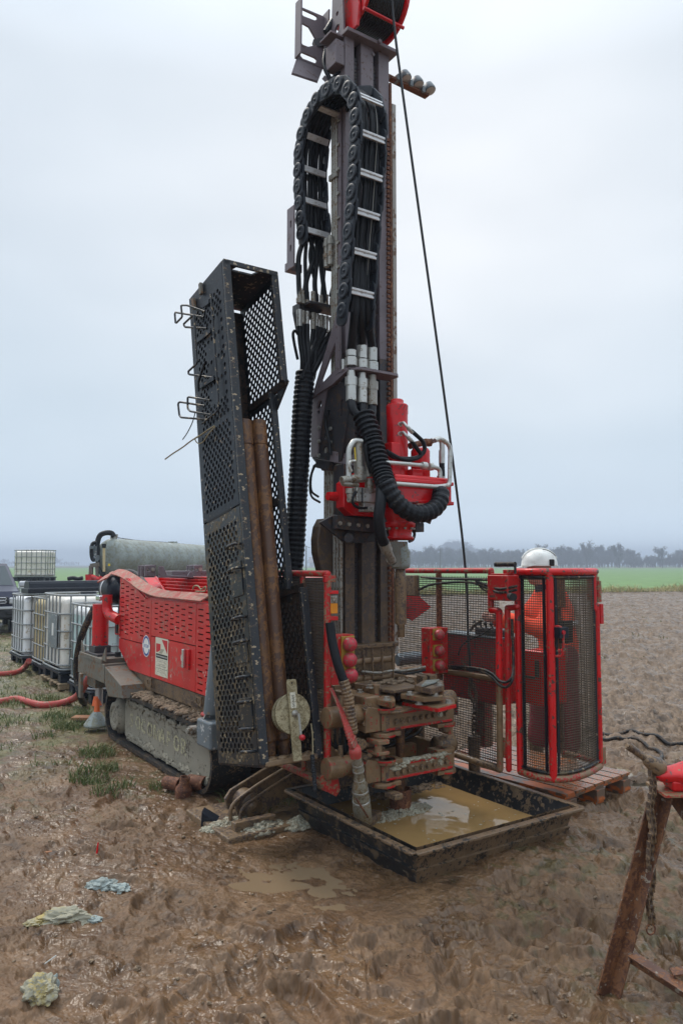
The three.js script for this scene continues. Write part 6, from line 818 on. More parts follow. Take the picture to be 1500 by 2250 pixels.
  // steps of bent bar on the lower left side, small plates behind them
  const rung = (y, za, zc) => part('step_bar', [tube([V(0, y, za), V(-0.035, y, za), V(-0.045, y + 0.004, za + 0.02), V(-0.045, y + 0.006, zc - 0.02), V(-0.035, y + 0.006, zc), V(0, y + 0.006, zc)], 0.0085, 22, 7)], M.blackEdge, rk);
  for (const y of [1.22, 1.08, 0.80, 0.665, 0.47, 0.335, 0.19, 0.07]) rung(y, -0.16, -0.045);
  for (const [a, b] of [[0.93, 1.13], [0.55, 0.66], [0.18, 0.36]]) part('hatch_plate', [bx(-0.012, -0.004, a, b, -0.20, -0.05, 0.003)], M.blackMuddy, rk);
  // bent-wire hooks on the upper left side
  const G = (pts) => pts.map(([x, y, o]) => { const p = RK.x(x, y, 0); p.x = -0.006 - o; return p; });
  const wire = (pts, r = 0.007) => part('wire_hook', [pipe(G(pts), r, 7, 0.012)], M.blackEdge, rk);
  wire([[472, 648, 0.02], [488, 872, 0.02], [489, 902, 0.02], [452, 932, 0.02]]); wire([[452, 685, 0], [432, 675, 0.06], [418, 675, 0.06], [421, 700, 0.06], [406, 715, 0.06], [404, 690, 0.06], [450, 697, 0]]);
  wire([[456, 722, 0], [424, 722, 0.05], [420, 716, 0.05], [444, 694, 0.05], [450, 790, 0.05], [452, 800, 0.05], [431, 819, 0.05], [432, 825, 0.05], [468, 830, 0]]); wire([[464, 880, 0], [430, 874, 0.05], [430, 900, 0.05], [436, 906, 0.05], [466, 912, 0]]); wire([[452, 892, 0], [418, 886, 0.07], [415, 890, 0.07], [418, 916, 0.07], [422, 920, 0.07], [456, 922, 0]]);
  for (const [a, b] of [[[452, 672], [465, 663]], [[436, 752], [468, 727]], [[441, 853], [476, 831]]]) { const q = G([[...a, 0.01], [...b, 0.01]]); part('hook_strap', [beam(q[0], q[1], 0.03, 0.008, V(1, 0, 0), 0.001)], M.black, rk); }
  for (const [a, b] of [[[446, 624], [448, 648]], [[430, 658], [433, 680]]]) { const q = G([[...a, 0.012], [...b, 0.012]]); part('side_lug', [beam(q[0], q[1], 0.03, 0.02, V(1, 0, 0), 0.003)], M.greyRust, rk); }
  part('bungee_cord', [tube(G([[464, 795, 0.03], [458, 815, 0.035], [450, 840, 0.035], [448, 862, 0.03]]), 0.008, 20, 6)], M.rubber, rk);
  part('loose_rope', [tube(G([[477, 936, 0.01], [470, 945, 0.03], [455, 958, 0.04], [438, 970, 0.05], [425, 985, 0.07], [412, 1000, 0.10], [402, 1012, 0.12]]), 0.005, 40, 5)], M.rope, rk); part('loose_rope', [tube(G([[438, 905, 0.02], [434, 930, 0.03], [428, 955, 0.05], [422, 968, 0.06]]), 0.0035, 24, 5)], M.dark, rk);
  part('loose_rope', [tube(G([[478, 938, 0.01], [470, 955, 0.03], [458, 972, 0.03], [446, 975, 0.03], [440, 965, 0.03], [450, 958, 0.03]]), 0.004, 24, 5)], M.rope, rk);
}
[[535, 925, 591, 1640, 0.0, 'rusty drill rod in the perforated rack, the left of its two rods'], [567, 926, 622, 1630, 0.0, 'rusty drill rod in the perforated rack, behind the winder disc']].forEach(([x0, y0, x1, y1, o, label], i) => {
  const z = -0.16 - i * 0.015, a = RK.z(x1, y1, z), b = RK.z(x0, y0, z), d = b.clone().sub(a).normalize(), L = b.distanceTo(a);
  a.addScaledVector(d, -(a.y - 0.004) / d.y); const t = thing('drill_rod', label, 'drill rod', a, RK); const L2 = b.distanceTo(a), r = 0.0485;
  part('pipe', [lathe([[0.001, 0.105], [r, 0.105], [r, L2 - 0.36], [r + 0.001, L2 - 0.358]], a, d, 28)], M.rodRust, t); part('tool_joint', [lathe([[r, L2 - 0.16], [r + 0.0015, L2 - 0.155], [r + 0.0015, L2 - 0.004], [r - 0.003, L2], [r - 0.012, L2], [r - 0.014, L2 - 0.08], [0.001, L2 - 0.08]], a, d, 28), lathe([[r + 0.001, L2 - 0.36], [r + 0.001, L2 - 0.17], [r - 0.004, L2 - 0.162], [r - 0.004, L2 - 0.16]], a, d, 28)], M.rodRust, t);
  const thr = [[0.001, 0], [0.032, 0]]; for (let k = 0; k < 12; k++) thr.push([0.036 + k * 0.0006, 0.008 + k * 0.0075], [0.033 + k * 0.0006, 0.0115 + k * 0.0075]); thr.push([r, 0.105]); part('threaded_pin', [lathe(thr, a, d, 24)], M.rodRust, t);
});
{ // depth winder on the rack's foot
  const c = RK.z(642, 1568, 0.03), R = 0.112, t = thing('cable_winder', 'muddy round cable winder disc with red crank knob on the rack foot', 'winder', V(c.x, 0.01, 0.02), RK);
  part('winder_disc', [lathe([[0.001, 0.012], [0.03, 0.012], [0.032, 0.008], [0.062, 0.008], [0.066, 0.014], [0.072, 0.008], [R - 0.008, 0.008], [R - 0.004, 0.012], [R, 0.008], [R, 0.0], [0.04, -0.004], [0.04, -0.04], [R - 0.01, -0.045], [R - 0.01, -0.052], [0.001, -0.052]], c, V(0, 0, 1), 40)], M.reel, t);
  const p = (x, y, z) => RK.z(x, y, z), s0 = p(628, 1492, 0.05), s1 = p(651, 1495, 0.05), yb = 0.0; part('winder_post', [plate('z', 0.052, [[c.x - 0.030, yb], [c.x + 0.022, yb], [s1.x - 0.004, c.y + 0.17], [s1.x - 0.008, c.y + 0.185], [s0.x + 0.008, c.y + 0.187], [s0.x + 0.002, c.y + 0.17]], 0.010, [hole((s0.x + s1.x) / 2, c.y + 0.165, 0.006)])], M.reel, t);
  part('winder_hub', [lathe([[0.001, 0.045], [0.011, 0.045], [0.012, 0.036], [0.019, 0.034], [0.019, 0.026], [0.001, 0.026]], c, V(0, 0, 1), 18)], M.zincDull, t);
  part('crank', [beam(V(c.x, c.y, 0.10), V(c.x, c.y - 0.125, 0.105), 0.013, 0.006, V(0, 0, 1))], M.zincDull, t); part('crank_knob', [lathe([[0.001, 0.03], [0.014, 0.026], [0.0165, 0.014], [0.012, 0.0], [0.001, 0.0]], V(c.x, c.y - 0.128, 0.10), V(0, 0, 1), 18)], M.redRubber, t);
  const tx = canvasTex(64, 160, (g, w, h) => { g.fillStyle = '#cfcbb8'; g.fillRect(0, 0, w, h); g.fillStyle = '#3a3a38'; g.save(); g.translate(46, 150); g.rotate(-Math.PI / 2); g.font = 'bold 38px sans-serif'; g.fillText('SONDE', 0, 0, 140); g.restore(); const r = rng(3); g.fillStyle = '#6d5b38'; g.globalAlpha = 0.4; for (let i = 0; i < 40; i++) { g.beginPath(); g.ellipse(r() * w, r() * h, 2 + 4 * r(), 2 + 4 * r(), 0, 0, 7); g.fill(); } });
  decal('label_tape', t, V(c.x - 0.020, c.y + 0.03, 0.0585), V(0.034, 0, 0), V(0, 0.085, 0), tx, 0.5);
  const w0 = c.clone().add(V(R - 0.005, -0.01, 0.0)); part('winder_cord', [tube([p(683, 1590, 0.01), p(686, 1610, 0.03), p(687, 1640, 0.04), p(687, 1662, 0.045)], 0.0045, 20, 6)], M.rope, t);
  { const r = rng(19), a = p(686, 1660, 0.05), b = p(692, 1734, 0.06), g = []; for (let i = 0; i < 22; i++) { const q = a.clone().lerp(b, i / 21), e = new THREE.TorusGeometry(0.0085 + 0.003 * r(), 0.0045, 5, 10); e.rotateX(Math.PI / 2 + (r() - 0.5)); e.translate(q.x + (r() - 0.5) * 0.004, q.y, q.z); g.push(e); } part('cord_probe', [...g, cyl(a, b, 0.008, 0.008, 8), lathe([[0.001, 0], [0.009, 0.006], [0.009, 0.02], [0.001, 0.022]], b.clone().add(V(0, -0.016, 0)), UP, 10)], M.ropeBlack, t, { kind: 'stuff' }); }
}
// ================================================================ mud tray with water, pump, spoil
{
  const y1 = 0.205, y0 = 0.0, C = { n: [905, 1879], r: [1272, 1772], l: [654, 1725], f: [1008, 1683] }; let q = ['n', 'r', 'f', 'l'].map((k) => ry(C[k][0], C[k][1], y1)); // true up to a rectangle
  const x0 = -0.535, x1 = 0.712, z1 = 1.12, z0 = -0.13; q = [V(x0, y1, z1), V(x1, y1, z1), V(x1, y1, z0), V(x0, y1, z0)];
  const tr = thing('mud_tray', 'wide black plastic tray of brown mud water under the rod clamps', 'tray', V((x0 + x1) / 2, 0, (z0 + z1) / 2), RIG);
  const off = [[-1, 1], [1, 1], [1, -1], [-1, -1]], ring = (k, y) => q.map((p, i) => V(p.x - off[i][0] * k, y, p.z - off[i][1] * k));
  const wall = (A, B, i) => { const j = (i + 1) % 4, P = [A[i], A[j], B[j], B[i]], pos = [], nu = 34, nv = 4; const S = (u, v) => P[3].clone().lerp(P[2], u).lerp(P[0].clone().lerp(P[1], u), v); for (let a = 0; a < nu; a++) for (let b = 0; b < nv; b++) for (const [u, v] of [[a, b], [a + 1, b], [a + 1, b + 1], [a, b], [a + 1, b + 1], [a, b + 1]]) { const p = S(u / nu, v / nv); pos.push(p.x, p.y, p.z); } const g = new THREE.BufferGeometry(); g.setAttribute('position', new THREE.Float32BufferAttribute(pos, 3)); g.computeVertexNormals(); return g; };
  const o1 = ring(0.035, y1 - 0.03), o2 = ring(0.06, 0.09), o2b = ring(0.05, 0.085), o3 = ring(0.10, -0.06), i1 = ring(0.045, y1), i3 = ring(0.115, -0.02);
  for (let i = 0; i < 4; i++) { const m = i === 0 ? M.trayMud : M.tray; part('tray_wall', [wall(o1, o2, i), wall(o2, o2b, i), wall(o2b, o3, i), wall(i3, i1, i)], m, tr); const a = q[i], b = q[(i + 1) % 4], d = b.clone().sub(a).normalize(), n = V(d.z, 0, -d.x); part('tray_rim', [beam(a.clone().addScaledVector(n, 0).add(V(0, -0.012, 0)), b.clone().add(V(0, -0.012, 0)), 0.042, 0.020, UP, 0.007)], i === 2 ? M.tray : M.trayMud, tr); }
  part('tray_floor', [bx(x0 + 0.11, x1 - 0.11, -0.06, -0.02, z0 + 0.11, z1 - 0.11)], M.trayMud, tr);
  const wy = 0.085, pts = []; { const e = 0.085; pts.push([x0 + e, z0 + e], [x1 - e, z0 + e], [x1 - e, z1 - e], [x0 + e, z1 - e]); }
  const wg = new THREE.PlaneGeometry(x1 - x0 - 0.17, z1 - z0 - 0.17, 120, 120); wg.rotateX(-Math.PI / 2); wg.translate((x0 + x1) / 2, wy, (z0 + z1) / 2); { const p = wg.attributes.position; for (let i = 0; i < p.count; i++) { const x = p.getX(i), z = p.getZ(i); p.setY(i, wy + 0.0006 * noise2(x * 8, z * 8) + 0.00016 * noise2(x * 26, z * 26)); } wg.computeVertexNormals(); }
  const wm = muddyWater(0.31, 0.195, 0.078, 0.06); const w = new THREE.Mesh(wg, wm); w.name = 'mud_water'; w.position.copy(RIG.o); w.rotation.copy(RIG.e); w.userData = { kind: 'structure' }; w.receiveShadow = true; scene.add(w);
  // sediment bank and grey cuttings round the casing
  const heap = (name, label, cat, cx, cz, list, mat, frame = RIG, y = 0) => { const g = [], r = rng(list[0] * 7 + 3); const [s, n, rx_, rz_, s0, s1, hh] = list; for (let i = 0; i < n; i++) { const a = r() * 6.283, k = Math.sqrt(r()), e = new THREE.IcosahedronGeometry(lerp(s0, s1, r() * r()), 1), p = e.attributes.position; for (let j = 0; j < p.count; j++) { const v = V().fromBufferAttribute(p, j), f = 1 + 0.35 * noise3(v.x * 70 + i * 3, v.y * 70, v.z * 70); p.setXYZ(j, v.x * f * 1.2, v.y * f * 0.8, v.z * f); } e.computeVertexNormals(); e.translate(cx + rx_ * k * Math.cos(a), y + hh * (1 - k) * (0.6 + 0.4 * r()), cz + rz_ * k * Math.sin(a)); g.push(e); } const m = single(name, label, cat, g, mat, V(cx, y, cz), frame); m.userData = { kind: 'stuff' }; return m; };
  const k1 = ry(893, 1782, wy); heap('spoil_cuttings', '', '', k1.x, k1.z, [1, 420, 0.20, 0.085, 0.006, 0.020, 0.05], M.spoil, RIG, wy - 0.006);
  const k2 = ry(852, 1790, wy); heap('spoil_mud', '', '', k2.x - 0.06, k2.z + 0.02, [2, 240, 0.14, 0.10, 0.006, 0.018, 0.03], M.spoil, RIG, wy - 0.010);
  const k3 = ry(960, 1752, wy); heap('silt', '', '', k3.x, k3.z - 0.22, [9, 300, 0.42, 0.10, 0.008, 0.03, 0.02], M.mudRed === 0 ? M.spoil : M.trackMud, RIG, wy - 0.012);
  { const r = rng(88), g = []; for (let i = 0; i < 150; i++) { const x = lerp(x0 + 0.13, x1 - 0.13, r()), z = lerp(z0 + 0.13, z1 - 0.12, r()); if (noise2(x * 5 + 3, z * 5) < 0.05) continue; const e = new THREE.IcosahedronGeometry(0.003 + 0.007 * r() * r(), 1); e.scale(1.4, 0.25, 1); e.rotateY(r() * 6); e.translate(x, wy + 0.0008, z); g.push(e); } const m = single('floating_scum', '', '', g, M.spoil, V((x0 + x1) / 2, wy, (z0 + z1) / 2), RIG); m.userData = { kind: 'stuff' }; }
  // pale cuttings on the ground left of the tray
  for (const [px, py, n, a, b, i] of [[510, 1813, 520, 0.20, 0.08, 4], [575, 1822, 520, 0.20, 0.09, 5], [660, 1812, 380, 0.12, 0.09, 6]]) { const p = RIG.L(ground(px, py, 0.0)); heap('spoil_heap', '', '', p.x, p.z, [i, n, a, b, 0.006, 0.022, 0.05], M.spoil, RIG, 0.0); }
  // suction hose with couplings and strainer standing in the tray
  const P = (x, y, z) => rz(x, y, z), zh = 0.54, t = thing('suction_hose', 'dark wrapped suction hose with steel couplings and strainer standing in the mud tray', 'hose', RIG.L(RIG.W(ry(795, 1800, wy).setY(wy))), RIG);
  part('hose', [tube([P(724, 1368, 0.46), P(730, 1410, 0.48), P(742, 1460, 0.51), P(756, 1500, 0.53)], 0.026, 30, 10)], M.rubber, t);
  part('wrapped_hose', [ribbed([P(754, 1494, 0.53), P(764, 1530, 0.54), P(770, 1570, 0.54), P(775, 1610, 0.53)], 0.028, 0.020, 0.003, 12)], M.mudSteel, t);
  const yv = (py) => P(785, py, zh).y, ax = P(797, 1797, 0.43).sub(P(783, 1650, zh)).normalize().negate(), s = (py) => P(783, 1650, zh).addScaledVector(ax, -(yv(1650) - yv(py)) / ax.y);
  const prof = []; for (const [r, py] of [[0.026, 1662], [0.026, 1680], [0.030, 1681], [0.030, 1686], [0.027, 1687], [0.028, 1692], [0.033, 1694], [0.033, 1700], [0.027, 1702], [0.026, 1715], [0.030, 1717], [0.030, 1724], [0.034, 1726], [0.036, 1734], [0.044, 1738], [0.046, 1756], [0.048, 1757], [0.048, 1762], [0.045, 1763], [0.047, 1770], [0.050, 1771], [0.050, 1776], [0.047, 1777], [0.052, 1795], [0.052, 1840]]) prof.push([r, (yv(1662) - yv(py))]);
  part('coupling', [lathe([[0.001, 0], ...prof.map(([r, y]) => [r * 1.0, y]), [0.001, prof[prof.length - 1][1]]], s(1662), ax.clone().negate(), 24)], M.pumpSteel, t);
  for (const [py, r] of [[1683, 0.0315], [1697, 0.0345], [1720, 0.0315], [1747, 0.0475], [1773, 0.0515]]) part('coupling_ring', [lathe([[r - 0.004, -0.006], [r, -0.005], [r, 0.005], [r - 0.004, 0.006]], s(py), ax, 24)], M.zinc, t);
  part('strainer', [(() => { const a = ry(812, 1793, 0.10); return new RoundedBoxGeometry(0.15, 0.075, 0.13, 2, 0.02).rotateY(0.5).translate(a.x - 0.03, wy + 0.012, a.z + 0.02); })()], M.mudSteel, t);
  part('coupling_strap', [tube([P(782, 1755, 0.53), P(795, 1775, 0.52), P(808, 1796, 0.51)], 0.006, 12, 5)], M.rust, t);
  // flat red hose coming down from the cage to the coupling
  const c = curve([P(727, 1512, 0.45), P(742, 1545, 0.5), P(757, 1580, 0.54), P(770, 1618, 0.56), P(779, 1645, zh)]), sh = []; for (let i = 0; i < 26; i++) { const a = c.getPointAt(i / 26), b = c.getPointAt((i + 1) / 26), w = lerp(0.022, 0.075, sstep(0.1, 0.85, i / 26)) * (i > 22 ? 0.9 : 1); sh.push(beam(a, b.clone().lerp(a, -0.2), w, lerp(0.012, 0.016, i / 26) + (i > 20 ? 0.012 : 0), V(0.25, 0.5, 0.8), 0.005)); }
  const lf = thing('layflat_hose', 'faded red flat hose twisting down onto the steel couplings in the tray', 'hose', P(779, 1660, zh), RIG); part('hose', sh, M.hoseRed, lf); part('collar', [lathe([[0.034, 0.0], [0.036, 0.035], [0.030, 0.06], [0.001, 0.06]], P(781, 1662, zh), ax, 20)], M.hoseRed, lf);
}
// ================================================================ water tanks in wire cages, in a row behind the rig
const rrect = (w, d, r, n = 5) => { const o = []; for (const [sx, sz, a0] of [[1, 1, 0], [-1, 1, 1], [-1, -1, 2], [1, -1, 3]]) for (let i = 0; i <= n; i++) { const a = (a0 + i / n) * Math.PI / 2; o.push([sx * (w / 2 - r) + r * Math.cos(a), sz * (d / 2 - r) + r * Math.sin(a)]); } return o; };
const IB = (() => {
  const w = 1.16, d = 1.0, ring = boxUV(tube(rrect(w, d, 0.11).map(([x, z]) => V(x, 0, z)), 0.0105, 96, 6, true)), bar = boxUV(new THREE.CylinderGeometry(0.0105, 0.0105, 0.90, 6, 1, true)), top = boxUV(tube(rrect(w, d, 0.11).map(([x, z]) => V(x, 0, z)), 0.014, 96, 6, true));
  const body = boxUV(new RoundedBoxGeometry(w - 0.05, 0.93, d - 0.05, 5, 0.085)), lid = boxUV(lathe([[0.001, 0.05], [0.10, 0.05], [0.105, 0.045], [0.105, 0.0], [0.115, 0.0], [0.115, -0.02], [0.001, -0.02]], V(0, 0, 0), UP, 24));
  const foot = boxUV(new RoundedBoxGeometry(0.17, 0.11, 0.14, 1, 0.01)), deck = boxUV(new RoundedBoxGeometry(w + 0.02, 0.035, d + 0.02, 1, 0.01));
  return { w, d, ring, bar, top, body, lid, foot, deck };
})();
function tank(label, l, frame, mat, { level = 0, liquid, raise = 0, lidOn = true, plateOn = false, yaw = 0 } = {}) {
  const { w, d } = IB, y0 = raise, b = V(l.x + w / 2, 0, l.z - d / 2), t = thing('water_tank', label, 'water tank', V(b.x, raise, b.z), frame, undefined);
  const P = (n, g, m, x, y, z) => place(n, g, m, t, V(b.x + x, y0 + y, b.z + z));
  const pal = P('tank_pallet', IB.deck, M.blackPlastic, 0, 0.125, 0); for (const x of [-0.48, 0, 0.48]) for (const z of [-0.42, 0, 0.42]) { const f = new THREE.Mesh(IB.foot, M.blackPlastic); f.name = 'foot'; f.position.set(x, -0.07, z); pal.add(f); }
  P('bottle', IB.body, mat, 0, 0.15 + 0.465, 0);
  if (level) part('liquid', [plate('y', y0 + (0.19 + level) / 2, rrect(w - 0.044, d - 0.044, 0.085).map(([x, z]) => [b.x + x, b.z + z]), level - 0.19)], liquid, t);
  if (lidOn) P('lid', IB.lid, M.blackPlastic, -0.12, 1.09, 0.05);
  for (const y of [0.22, 0.43, 0.65, 0.87]) P('cage_ring', IB.ring, M.cageWire, 0, y, 0); P('cage_rim', IB.top, M.cageWire, 0, 1.11, 0); P('cage_rim', IB.top, M.cageWire, 0, 0.165, 0);
  for (const [n, f] of [[6, (k) => [lerp(-w / 2 + 0.12, w / 2 - 0.12, k), d / 2 - 0.010]], [6, (k) => [lerp(-w / 2 + 0.12, w / 2 - 0.12, k), -d / 2 + 0.010]], [5, (k) => [-w / 2 + 0.010, lerp(-d / 2 + 0.12, d / 2 - 0.12, k)]], [5, (k) => [w / 2 - 0.010, lerp(-d / 2 + 0.12, d / 2 - 0.12, k)]]]) for (let i = 0; i < n; i++) { const [x, z] = f(i / (n - 1)); P('cage_bar', IB.bar, M.cageWire, x, 0.65, z); }
  if (plateOn) { part('label_plate', [bx(b.x - w / 2 - 0.016, b.x - w / 2 - 0.010, y0 + 0.42, y0 + 0.86, b.z - 0.12, b.z + 0.36, 0.003)], M.greyPaint, t); part('paper_label', [bx(b.x - w / 2 - 0.019, b.x - w / 2 - 0.0165, y0 + 0.58, y0 + 0.74, b.z + 0.10, b.z + 0.19)], M.white, t); }
  return t;
}
tank('nearest caged tank of pale blue water, behind the red corner jack', V(-0.43, 0, -4.80), RIG, M.bottleWhite, { level: 0.98, liquid: M.bottleBlue });
tank('caged whitish tank with a grey label plate, on a wooden pallet', V(-0.49, 0, -5.98), RIG, M.bottleCream, { raise: 0.09, plateOn: true, level: 0.42, liquid: M.bottleCream });
tank('yellowed caged tank, third back in the row', V(-0.40, 0, -7.10), RIG, M.bottleYellow, { lidOn: false });
tank('clean white caged tank at the far end of the row', V(-0.42, 0, -8.62), RIG, M.bottleWhite, { lidOn: false });
{
  const l = V(-0.49, 0, -5.98), t = thing('wooden_pallet', 'grey wooden pallet under the tank with the label plate', 'pallet', V(0.09, 0, -6.48), RIG); const g = boxUV(bx(-0.6, 0.6, 0, 0.018, -0.06, 0.06, 0.002)), k = boxUV(bx(-0.06, 0.06, 0, 0.055, -0.05, 0.05, 0.002));
  for (let i = 0; i < 6; i++) place('slat', g, M.wood, t, V(0.09, 0.07, -5.99 - i * 0.18)); for (const x of [-0.44, 0.09, 0.6]) for (const z of [-5.98, -6.45, -6.9]) place('block', k, M.wood, t, V(x, 0.012, z));
  const A = ry(65, 1305, 1.145), Bq = ry(206, 1300, 1.145), len = 1.22, h = thing('black_trough', 'upturned black plastic trough lying across the tank tops', 'trough', V(A.x + len / 2, 1.14, A.z - 0.25), RIG);
  part('shell', [plate('x', A.x + len / 2, [[A.z, 1.146], [A.z - 0.01, 1.23], [A.z - 0.05, 1.24], [A.z - 0.07, 1.30], [A.z - 0.10, 1.335], [A.z - 0.40, 1.335], [A.z - 0.44, 1.30], [A.z - 0.46, 1.24], [A.z - 0.50, 1.23], [A.z - 0.51, 1.146]], len - 0.02, [], 0.01), bx(A.x - 0.02, A.x + len + 0.01, 1.146, 1.225, A.z - 0.52, A.z + 0.012, 0.012)], M.blackPlastic, h);
  const st = at(26, 1279, 27), F = new Frame(V(0, 0, 0), -4); const q = F.L(V(at(22, 1279, 27).x, 0, -27));
  tank('whitish caged tank stacked on another, far off by the field', q.clone().setX(q.x + 0.1), F, M.bottleCream, { raise: 1.0, lidOn: false });
  tank('caged tank under another, mostly hidden by the car mirror', q.clone().setX(q.x + 0.25), F, M.bottleWhite, { raise: -0.12, lidOn: false });
}
// ================================================================ slurry tanker behind the hood
{
  const c0 = at(243, 1226, 20), c1 = at(445, 1240, 24.5); c1.y = 1.70; const ax = c1.clone().sub(c0).normalize(), R = 0.525, b = c0.clone().lerp(c1, 0.5).setY(0), t = thing('slurry_tanker', 'long galvanised tank trailer with black hoses, behind the red hood', 'tank trailer', b);
  part('tank', [lathe([[0.001, -0.13], [0.16, -0.122], [0.32, -0.092], [0.44, -0.045], [0.505, 0.02], [R, 0.08], [R, 0.6], [R + 0.004, 0.61], [R + 0.004, 0.63], [R, 0.64], [R, 5.6], [0.48, 5.7], [0.3, 5.8], [0.001, 5.83]], c0, ax, 40)], M.galva, t);
  const A = (x, y, D) => at(x, y, D); part('top_fitting', [cyl(A(250, 1186, 20.2), A(250, 1177, 20.2), 0.10, 0.08), cyl(A(256, 1182, 20.2), A(256, 1174, 20.2), 0.04, 0.04)], M.zincDull, t);
  part('black_hose', [tube([A(251, 1179, 20.1), A(246, 1172, 20.1), A(232, 1171, 20), A(221, 1176, 20), A(215, 1190, 20), A(214, 1222, 20)], 0.07, 40, 10)], M.rubber, t); part('black_hose', [tube([A(213, 1192, 19.9), A(205, 1194, 19.9), A(202, 1202, 19.9), A(202, 1222, 19.9), A(206, 1231, 19.9), A(212, 1228, 19.9)], 0.05, 40, 10)], M.rubber, t); part('black_hose', [tube([A(215, 1230, 19.9), A(217, 1248, 19.9), A(224, 1262, 19.8), A(236, 1274, 19.6)], 0.055, 30, 8)], M.rubber, t);
  part('hose_valve', [cyl(A(210, 1200, 19.95), A(210, 1222, 19.95), 0.05, 0.05), cyl(A(214, 1220, 19.9), A(214, 1234, 19.9), 0.075, 0.06), cyl(A(202, 1200, 19.85), A(202, 1206, 19.85), 0.06, 0.06)], M.greyPaint, t); part('level_tube', [cyl(A(229, 1200, 19.7), A(229, 1258, 19.7), 0.035, 0.035)], M.bottleYellow, t); part('level_valve', [cyl(A(229, 1195, 19.7), A(229, 1204, 19.7), 0.06, 0.05), cyl(A(228, 1256, 19.7), A(228, 1264, 19.7), 0.05, 0.05)], M.dark, t);
  { const p = A(240, 1241, 19.35); part('yellow_sticker', [bx(p.x - 0.025, p.x + 0.025, p.y - 0.03, p.y + 0.03, p.z - 0.02, p.z + 0.0)], M.yellow, t); }
  part('hitch_frame', [beam(A(200, 1243, 19.6), A(218, 1240, 19.6), 0.12, 0.10), beam(A(201, 1243, 19.6), A(199, 1285, 19.6), 0.09, 0.09, V(1, 0, 0)), beam(A(213, 1243, 19.6), A(216, 1300, 19.6), 0.07, 0.07, V(1, 0, 0))], M.greyRust, t); part('red_coupling', [tube([A(192, 1270, 19.4), A(202, 1268, 19.4), A(212, 1272, 19.4), A(220, 1274, 19.4), A(224, 1268, 19.4)], 0.07, 20, 8), cyl(A(196, 1262, 19.4), A(196, 1280, 19.4), 0.09, 0.09)], M.red, t); part('black_clutter', [tube([A(150, 1272, 20), A(160, 1270, 20), A(172, 1272, 20), A(182, 1270, 20)], 0.06, 20, 6)], M.rubber, t);
  part('chassis', [beam(c0.clone().setY(1.15), c1.clone().setY(1.15), 0.7, 0.18)], M.greyRust, t); { const m = c0.clone().lerp(c1, 0.6), s = V(ax.z, 0, -ax.x).normalize(); for (const k of [-1, 1]) part('wheel', [lathe([[0.001, -0.12], [0.3, -0.12], [0.5, -0.14], [0.53, -0.08], [0.53, 0.08], [0.5, 0.14], [0.3, 0.12], [0.001, 0.12]], m.clone().setY(0.53).addScaledVector(s, k * 0.75), s, 26)], M.rubberMud, t); part('axle', [cyl(m.clone().setY(0.53).addScaledVector(s, -0.7), m.clone().setY(0.53).addScaledVector(s, 0.7), 0.07)], M.greyRust, t); }
  part('top_hatch', [cyl(A(380, 1196, 22.9), A(380, 1190, 22.9), 0.16, 0.14), beam(A(366, 1195, 22.8), A(392, 1197, 22.8), 0.03, 0.06)], M.galva, t); part('top_wire', [tube([A(256, 1181, 20.2), A(300, 1187, 21), A(370, 1192, 22.5), A(440, 1199, 24.2)], 0.010, 20, 4)], M.dark, t);
}
